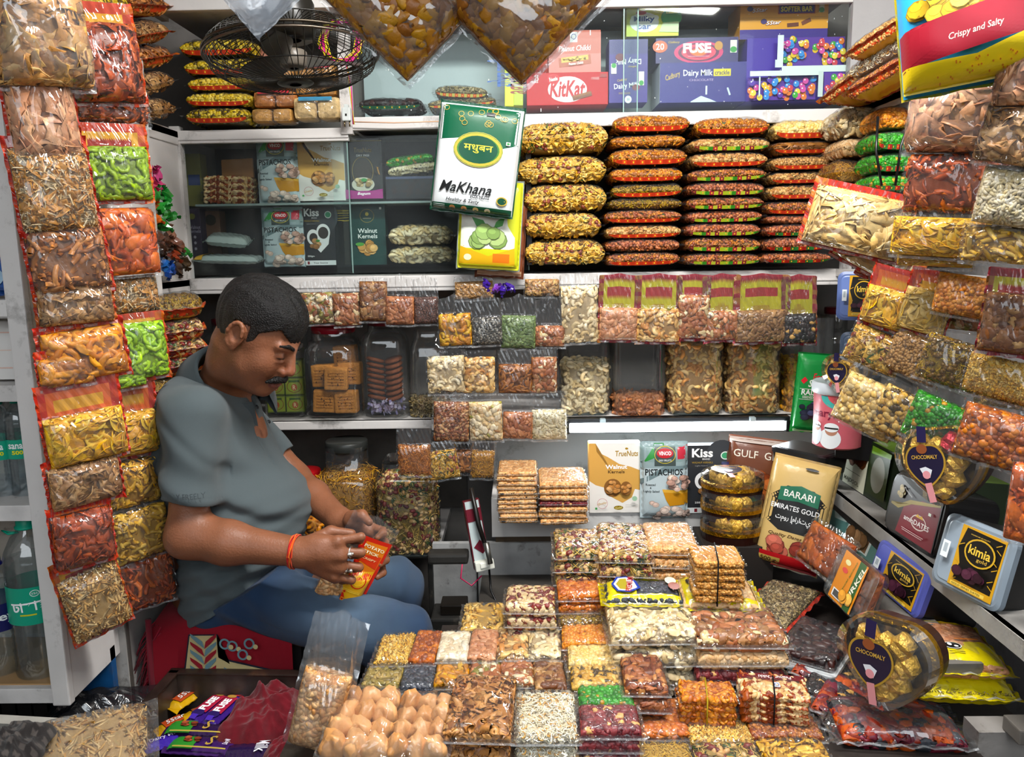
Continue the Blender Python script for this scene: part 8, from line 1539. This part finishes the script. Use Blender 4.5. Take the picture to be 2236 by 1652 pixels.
# far (left) hand: palm behind the packet, fingertips showing past its edge
pc = pt(792, 1158, 1.815); body.cap(wrF, pt(772, 1150, 1.835), .028, .031, .02).cap(pt(768, 1146, 1.83), pt(806, 1158, 1.81), .026, .020, .014).cap(pt(772, 1166, 1.83), pt(806, 1190, 1.81), .024, .018, .014).ell(pt(772, 1136, 1.80), (.026, .02, .019), .015)
for bx, by, tx, ty, r_ in ((812, 1150, 836, 1164, .0092), (814, 1172, 842, 1190, .0096), (812, 1192, 842, 1222, .0094), (806, 1206, 836, 1250, .0086)):
    body.chain([pt(bx, by, 1.81), pt((bx+tx)/2+12, (by+ty)/2+2, 1.792), pt(tx, ty, 1.765), pt(tx-12, ty+9, 1.748)], [r_*1.1, r_*1.05, r_, r_*.85], .004)
body.chain([pt(768, 1128, 1.80), pt(790, 1124, 1.775), pt(806, 1140, 1.755)], [.016, .012, .009], .008)
# head
def H_(o, *a, **k):
    k['k'] = k.get('k', .02)*HS; return o
def hell(s, c, r, k=.02, sub=False): s.ell(hp(*c), np.array(r)*HS, k*HS, np.array(HM.to_3x3().normalized()), sub)
def hcap(s, a, b, ra, rb, k=.01, sub=False): s.cap(hp(*a), hp(*b), ra*HS, rb*HS, k*HS, sub)
hell(body, (-.012, 0, .030), (.098, .078, .095), .02); hell(body, (.032, 0, -.020), (.066, .060, .088), .03); hell(body, (.028, 0, -.068), (.056, .060, .046), .03); hcap(body, (.050, 0, -.100), (-.03, 0, -.105), .030, .040, .03)
for s in (-1, 1):
    hell(body, (.058, s*.036, -.034), (.030, .026, .032), .02); hcap(body, (.088, s*.008, .022), (.080, s*.044, .022), .011, .009, .012)
    hell(body, (.102, s*.031, .001), (.016, .015, .012), .010, True); hell(body, (.079, s*.031, -.001), (.0150, .0150, .0130), .004); hcap(body, (.0925, s*.020, -.004), (.089, s*.042, -.004), .0022, .0018, .002); hcap(body, (.094, s*.020, -.0125), (.089, s*.040, -.014), .003, .002, .006)
    hcap(body, (.098, s*.0135, -.036), (.106, s*.0105, -.038), .0085, .0075, .005)
    hell(body, (-.010, s*.081, -.002), (.021, .009, .033), .005); hell(body, (-.006, s*.090, .003), (.012, .007, .020), .004, True); hell(body, (-.006, s*.080, -.030), (.010, .006, .011), .005)
    ea = [(-.011-.0185*math.cos(R(q_)), s*(.084+.006*(math.sin(R(q_)) > -.3)), -.001+.031*math.sin(R(q_))) for q_ in range(-70, 171, 24)]
    for i in range(len(ea)-1): hcap(body, ea[i], ea[i+1], .0044, .0044, .004)
    hcap(body, (.105, s*.018, -.046), (.094, s*.038, -.074), .0022, .0018, .005, True)
hcap(body, (.092, 0, .020), (.1125, 0, -.022), .0085, .0115, .008); hell(body, (.1145, 0, -.030), (.0125, .0135, .011), .006); hell(body, (.106, 0, -.0445), (.004, .010, .003), .004, True)
hcap(body, (.096, 0, -.056), (.090, 0, -.080), .016, .018, .012); hcap(body, (.102, -.018, -.066), (.102, .018, -.066), .0052, .0052, .004); hcap(body, (.100, -.015, -.077), (.100, .015, -.077), .0064, .0064, .004); hcap(body, (.110, -.021, -.0715), (.110, .021, -.0715), .0028, .0028, .002, True)
hell(body, (.078, 0, -.104), (.020, .024, .018), .014)
# lower legs and feet, hidden behind the packets
knN, knF = P3(872, 1392, 1.70), P3(862, 1278, 1.96)
body.cap(knN, (knN[0]-.02, knN[1]+.06, .12), .05, .036).cap(knF, (knF[0]-.0, knF[1]+.04, .12), .05, .036); body.cap(P3(470, 1300, 1.89), knN, .09, .05).cap(P3(470, 1300, 1.92), knF, .09, .05).cap(P3(500, 1200, 1.89), P3(470, 1300, 1.9), .12, .1)
for kk, dy in ((knN, .06), (knF, .04)): body.cap((kk[0]-.02, kk[1]+dy, .06), (kk[0]+.12, kk[1]+dy-.01, .035), .036, .028)
def skincol(V, Cc):
    L = (V@HI[:3, :3].T)+HI[:3, 3]; x, y, z = L.T; lips = (np.abs(y) < .024) & (z < -.061) & (z > -.084) & (x > .092); Cc = Cc.copy(); Cc[lips] = lin('#7a4438')
    lid = (((x-.09)/.02)**2+((np.abs(y)-.031)/.02)**2+((z+.002)/.013)**2 < 1); Cc[lid] *= .80
    lash = (x > .085) & (np.abs(np.abs(y)-.031) < .0125) & (np.abs(z+.0045) < .0017); Cc[lash] = lin('#1c100c')
    st = (x > -.02) & (z < -.045) & (z > -.125) & (x < .13) & (np.abs(y) < .09) & ~lips; Cc[st] *= np.array([.93, .94, .96])
    nose = (x > .103) & (np.abs(y) < .02) & (z > -.045) & (z < -.01); Cc[nose] *= np.array([1.10, 1.0, 1.0])
    return Cc
sdfmesh('body', man, body, (-1.02, 1.55, .0), (-.10, 2.16, 1.56), .0029, '#86543a', 'skin', skincol)
# --- hair, brows, moustache
HX = [-.14, -.075, -.05, -.034, -.030, .010, .014, .028, .032, .050, .066, .074, .10, .14]; HZ = [-.052, -.050, -.040, -.020, .030, .034, -.018, -.012, .030, .046, .060, .052, .046, .046]
class Hair:
    def __call__(s, P):
        L = (P@HI[:3, :3].T.astype(np.float32))+HI[:3, 3].astype(np.float32); x, y, z = L.T
        q = L-np.array([-.016, 0, .036], np.float32); r = np.array([.104, .0825, .102], np.float32); k0 = np.sqrt(((q/r)**2).sum(1))+1e-9; k1 = np.sqrt(((q/r**2)**2).sum(1)); d = k0*(k0-1)/k1
        th = np.clip((z-.01)/.08, 0, 1); d = d-.010*th*(.6+.9*np.clip((x+.02)/.09, 0, 1)); d = d-.0012*np.sin(y*210+x*40+np.sin(z*60)*2)*th-.0009*np.sin(y*390-x*90)
        fr = np.sin((y)*120+1.3)*.5+np.sin(y*61)*.5; g = np.interp(x, HX, HZ)+np.where(x > .064, .006*fr-.014*np.clip((y+.01)/-.05, -.6, 1)*-1*0-.022*np.exp(-((y-.006)/.022)**2), 0)+.0015*np.sin(x*900+y*300)
        return (np.maximum(d, (g-z)*.75)*HS).astype(np.float32)
def haircol(V, Cc):
    L = (V@HI[:3, :3].T)+HI[:3, 3]; x, y, z = L.T; f = np.clip((.055-z)/.06, 0, 1)*np.clip((np.abs(y)-.045)/.03, 0, 1); return Cc*(1-f[:, None])+np.array([lin('#2f2723')])*f[:, None]
sdfmesh('hair', man, Hair(), hp(0, 0, 0)-.17, hp(0, 0, 0)+.17, .0022, '#0e0c0c', 'hair', haircol)
mo = SDF()
for s in (-1, 1):
    hcap(mo, (.1105, 0, -.0545), (.1035, s*.020, -.0585), .0088, .0084, .004); hcap(mo, (.1035, s*.020, -.0585), (.0915, s*.037, -.0700), .0084, .0038, .004)
fm = lambda P: mo(P)-.0006*np.sin(P[:, 0]*1500+P[:, 2]*700)
sdfmesh('moustache', man, fm, hp(.1, 0, -.06)-.07, hp(.1, 0, -.06)+.07, .0014, '#0d0a0a', 'hair')
eb = SDF()
for s in (-1, 1): hcap(eb, (.0995, s*.012, .0245), (.0945, s*.032, .031), .0046, .0046, .003); hcap(eb, (.0945, s*.032, .030), (.083, s*.051, .026), .0046, .0024, .003)
sdfmesh('eyebrows', man, lambda P: eb(P)-.0004*np.sin(P[:, 0]*2000), hp(.09, 0, .03)-.08, hp(.09, 0, .03)+.08, .0014, '#120d0c', 'hair')
# --- polo shirt
sh = SDF(); ch, be, lw_ = P3(468, 975, 1.895), P3(545, 1110, 1.885), P3(512, 1225, 1.885)
sh.ell(P3(425, 862, 1.87), (.058, .14, .052), .05).ell(P3(470, 890, 1.88), (.08, .11, .042), .04).ell(ch, (.125, .185, .165), .06).ell(be, (.148, .175, .135), .07).ell(lw_, (.128, .17, .115), .06).ell(P3(402, 1010, 1.90), (.085, .165, .17), .05).cap(shN+[-.012, .01, -.012], shF+[-.01, 0, -.01], .060, .056, .05).ell(P3(496, 1290, 1.885), (.098, .165, .07), .04)
slN = P3(411, 1096, 1.685); slF = P3(612, 996, 2.03)
sl = SDF(); sl.cap(shN+[-.006, -.002, -.006], slN+(elN-slN)*.6, .060, .060, .02); sf = SDF(); sf.cap(shF, slF+(elF-slF)*.8, .056, .054, .02)
dN = (elN-shN)/np.linalg.norm(elN-shN); dF = (elF-shF)/np.linalg.norm(elF-shF)
AX = hp(-.035, 0, -.05)-neckb; AX = AX/np.linalg.norm(AX); hemA = P3(420, 1338, 1.88); hemB = P3(672, 1196, 1.88); hv = hemB-hemA; hemN = np.array([hv[2], 0, -hv[0]]); hemN = hemN/np.linalg.norm(hemN)
def shirt(P):
    a = sh(P); b = np.maximum(sl(P), ((P-slN)@dN).astype(np.float32)); c = np.maximum(sf(P), ((P-slF)@dF).astype(np.float32)); d = smin(smin(a, b, .035), c, .03)
    hem = np.abs(((P-slN)@dN)+.013) < .0011; d = d+np.where(hem & (b < .01), .0012, 0)
    x, y, z = P.T; low = np.clip((be[2]+.10-z)/.14, 0, 1); fr = np.clip((x-(lw_[0]-.12))/.12, 0, 1)
    fold = .0052*np.sin(z*78+x*26+1.8*np.sin(x*13+y*9))*low*fr+.0034*np.sin(z*150-x*48+y*22)*low+.0048*np.exp(-((z-be[2]-.085+(x-be[0])*.45)/.020)**2)*fr-.005*np.exp(-((z-be[2]-.055+(x-be[0])*.50)/.014)**2)*fr
    fold += .0035*np.sin(x*34+z*46+2*np.sin(z*13))*np.clip((z-be[2])/.12, 0, 1)
    fold -= .004*np.exp(-(((P-slN)@dN+.12-(x-shN[0])*.9)/.018)**2)*(b < .03)
    w_ = P-neckb; hh = np.clip(w_@AX, -.010, .2); nk = np.sqrt(((w_-hh[:, None]*AX)**2).sum(1))-.0655; vn = np.sqrt(((P-(neckb+[.078, -.012, -.055]))**2/np.array([.0010, .00022, .0022])).sum(1))*.03-.03
    d = -smin(-(d-fold), np.minimum(nk, vn), .006); d = np.maximum(d, (P-hemA)@hemN)
    pl = np.abs((y-neckb[1]+.012)+(x-neckb[0])*.22) < .0010; d = d+np.where(pl & (x > neckb[0]+.03) & (z > neckb[2]-.20) & (z < neckb[2]), .0016, 0)
    return d.astype(np.float32)
ps = sdfmesh('polo_shirt', man, shirt, (-1.03, 1.58, .55), (-.30, 2.16, 1.40), .0032, '#4f585b', 'cloth')
m = MB(); V, F = [], []; n_ = 40; ax_ = (hp(-.035, 0, -.05)-neckb); ax_ /= np.linalg.norm(ax_); e1 = np.cross([0, 1, 0], ax_); e1 /= np.linalg.norm(e1); e2 = np.cross(ax_, e1)
prof_ = [(.070, -.020), (.069, .026), (.073, .037), (.080, .032), (.096, .002), (.112, -.030), (.109, -.035), (.086, -.008), (.074, -.012)]
for i in range(n_+1):
    a = (-162+324*i/n_); sgn = 1 if a > 0 else -1; ca, sa = math.cos(R(a+180)), math.sin(R(a+180)); t_ = abs(a)/162; dr = .030*max(0, t_-.45)
    for j, (r_, h_) in enumerate(prof_):
        hh = h_-.040*t_**1.6*(1 if j < 9 else 0)-(.014*max(0, t_-.7)/.3 if j in (4, 5, 6) else 0); rr_ = r_+dr*.9+(.010*t_**3 if j in (4, 5, 6) else 0); V.append(neckb+ax_*(hh+.030)+e1*ca*rr_+e2*sa*rr_)
k_ = len(prof_); F = [f for i in range(n_) for j in range(k_) for f in ((i*k_+j, (i+1)*k_+j, i*k_+(j+1) % k_), (i*k_+(j+1) % k_, (i+1)*k_+j, (i+1)*k_+(j+1) % k_))]
m.add(V, F, '#424b4f', 'cloth', True); m.build('collar', ps)
m = MB()
for i in range(2): c = neckb+np.array([.082+.026*i, -.028-.0*i, -.052-.036*i]); m.lathe([(0, .003), (.004, .003), (.005, .001), (.005, 0)], '#22262a', 'plastic', 12, X=Matrix.Translation(c) @ Matrix.Rotation(R(60), 4, 'Y'))
m.build('button', ps)
m = MB(); a = Art(m, .080, .02, z0=.0015, mat='plastic', warp=lambda x, y: -.060*(1-np.sqrt(np.clip(1-(x/.060)**2, 0, 1)))); a.text('FLY FREELY', .5, .5, .9, .62, '#4a5256', bold=.0)
m.build('sleeve_lettering', ps, upright(Vector(slN-dN*.030+np.array([.020, -.0615, 0])), 8, 0, 0))
# --- jeans
je = SDF(); hipN, hipF = P3(492, 1286, 1.81), P3(500, 1280, 1.97)
je.ell(P3(500, 1296, 1.885), (.100, .150, .068), .04).cap(hipN, knN, .078, .074, .05).cap(hipF, knF, .090, .070, .05).cap(knN, (knN[0]-.02, knN[1]+.06, .16), .070, .060, .03).cap(knF, (knF[0], knF[1]+.04, .16), .066, .058, .03).ell(P3(560, 1262, 1.87), (.10, .13, .055), .06)
def jeans(P):
    d = je(P); x, y, z = P.T; t = np.clip((x-hipN[0])/(knN[0]-hipN[0]), 0, 1.2); d = d-.0042*np.sin(x*48+z*70+1.5*np.sin(y*24))*np.exp(-((t-.12)/.2)**2)-.0034*np.sin(x*60-z*52+y*26)*np.clip(t-.55, 0, .5)*2-.0022*np.sin(x*23+z*31+y*40)
    d = np.maximum(d, -((P-hemA)@hemN+.012)); s1 = np.abs(z-(hipN[2]-.012-.12*(t-.1))) < .0012; d = d+np.where(s1 & (y < 1.76) & (t > .0) & (t < .9), .0016, 0); return d.astype(np.float32)
def jcol(V, Cc):
    x, y, z = V.T; t = (x-hipN[0])/(knN[0]-hipN[0]); w = np.clip(1-np.abs(t-.72)/.45, 0, 1)*np.clip((z-(knN[2]-.05))/.08, 0, 1)
    Cc = Cc*(1-w[:, None]*.75)+np.array([lin('#5f7488')])*w[:, None]*.75; return Cc
sdfmesh('jeans', man, jeans, (-1.03, 1.55, .12), (-.10, 2.16, 1.0), .0038, '#243a58', 'denim', jcol)
# --- thread bracelet and rings
dr_ = (wrN-elN)/np.linalg.norm(wrN-elN); u_ = np.cross(dr_, [0, 0, 1]); u_ /= np.linalg.norm(u_); v_ = np.cross(u_, dr_); bc = elN+(wrN-elN)*.925
m = MB(); r = random.Random(2)
for i in range(9):
    o_ = (i-4)*.0013; rr_ = .0345+.0012*(i % 3); m.tube([bc+dr_*(o_+.0014*math.sin(k*.9+i))+u_*rr_*math.cos(2*PI*k/24)+v_*rr_*1.02*math.sin(2*PI*k/24) for k in range(25)], .0013, ['#d8481c', '#e8781c', '#b8141c', '#e0301c'][i % 4], 'cloth', 5, cap=False)
m.build('thread_bracelet', man)
for (x, y, Y, rr_, big) in ((766, 1205, 1.667, .0118, 1), (762, 1236, 1.668, .0113, 0)):
    c = P3(x, y, Y); m = MB(); m.tube([c+np.array([0.0015*math.cos(2*PI*k/20), rr_*math.cos(2*PI*k/20), rr_*math.sin(2*PI*k/20)]) for k in range(21)], .0017, '#c8c8c4', 'metal', 6, cap=False)
    if big: V, F = TM['chunk']; m.add(V*.013+c+np.array([.001, -rr_, 0]), F, '#d0d0cc', 'metal')
    else:
        for s in (-1, 1): V, F = TM['sph']; m.add(V*.009+c+np.array([s*.006, -rr_*.9, -.006]), F, '#d8d8d4', 'metal', True)
    m.build('silver_ring', man)
# --- the packet in his hands
X_ = upright(PY(776, 1226, 1.742), 6, -29, 0)
t = thing('peanut_packet', 'orange printed packet of pale peanuts being filled in the hands of the man', 'packet', X_)
W, H, T = .120, .235, .040
filling('peanut', t, 'pillow', W*.84, H*.40, T*.9, Matrix.Translation((-.002, -H*.28, 0)), seed=4)
m = MB(); V, q, *_ = sheet(W*.86, H*.42, T, 1, W*.06, .008, H*.55, 5, .15); V[:, 1] -= H*.28; m.add(V, q, (1, 1, 1), 'film_crisp', True); V, q, *_ = sheet(W*.86, H*.42, T, -1, W*.06, .008, H*.55, 5, .15); V[:, 1] -= H*.28; m.add(V, q, (1, 1, 1), 'film_crisp', True); m.build('clear_wrapper', t)
def wp(x, y): return T/2*pil(np.clip((x+.002)/(W*.43), -1, 1), np.clip((y+H*.28)/(H*.21), -1, 1))+.007*np.clip(1-(x/(W*.5))**2, 0, 1)+.004
m = MB(); a = Art(m, W, H, warp=wp, z0=.0008, mat='print')
a.poly([(.56, .02), (.97, .08), (.97, .82), (.36, .80), (.46, .5)], '#c8200e').poly([(.62, .05), (.90, .10), (.92, .78), (.50, .76), (.56, .5)], '#e07a12').poly([(.46, .30), (.70, .10), (.90, .2), (.90, .5), (.62, .44)], '#dca414').poly([(.5, .56), (.9, .52), (.9, .66), (.5, .62)], '#d8340e').text('POTATO', .70, .72, .40, .035, '#f0e8c0', bold=.03).text('STICK', .68, .665, .32, .03, '#f0e8c0', bold=.03).text('CRISPY', .70, .60, .28, .022, '#f0d8a0').ring(.70, .38, .15, .075, .02, '#b81408').ring(.70, .38, .09, .045, .012, '#e8c020').rect(.66, .26, .34, .008, '#f0d040').rect(.66, .275, .34, .006, '#f0d040')
for i in range(9): a.rect(.59-.022*i, .09+.08*i, .06, .034, '#e8a020').rect(.59-.022*i, .09+.08*i, .04, .02, '#b8180c')
m.build('printed_panel', t)
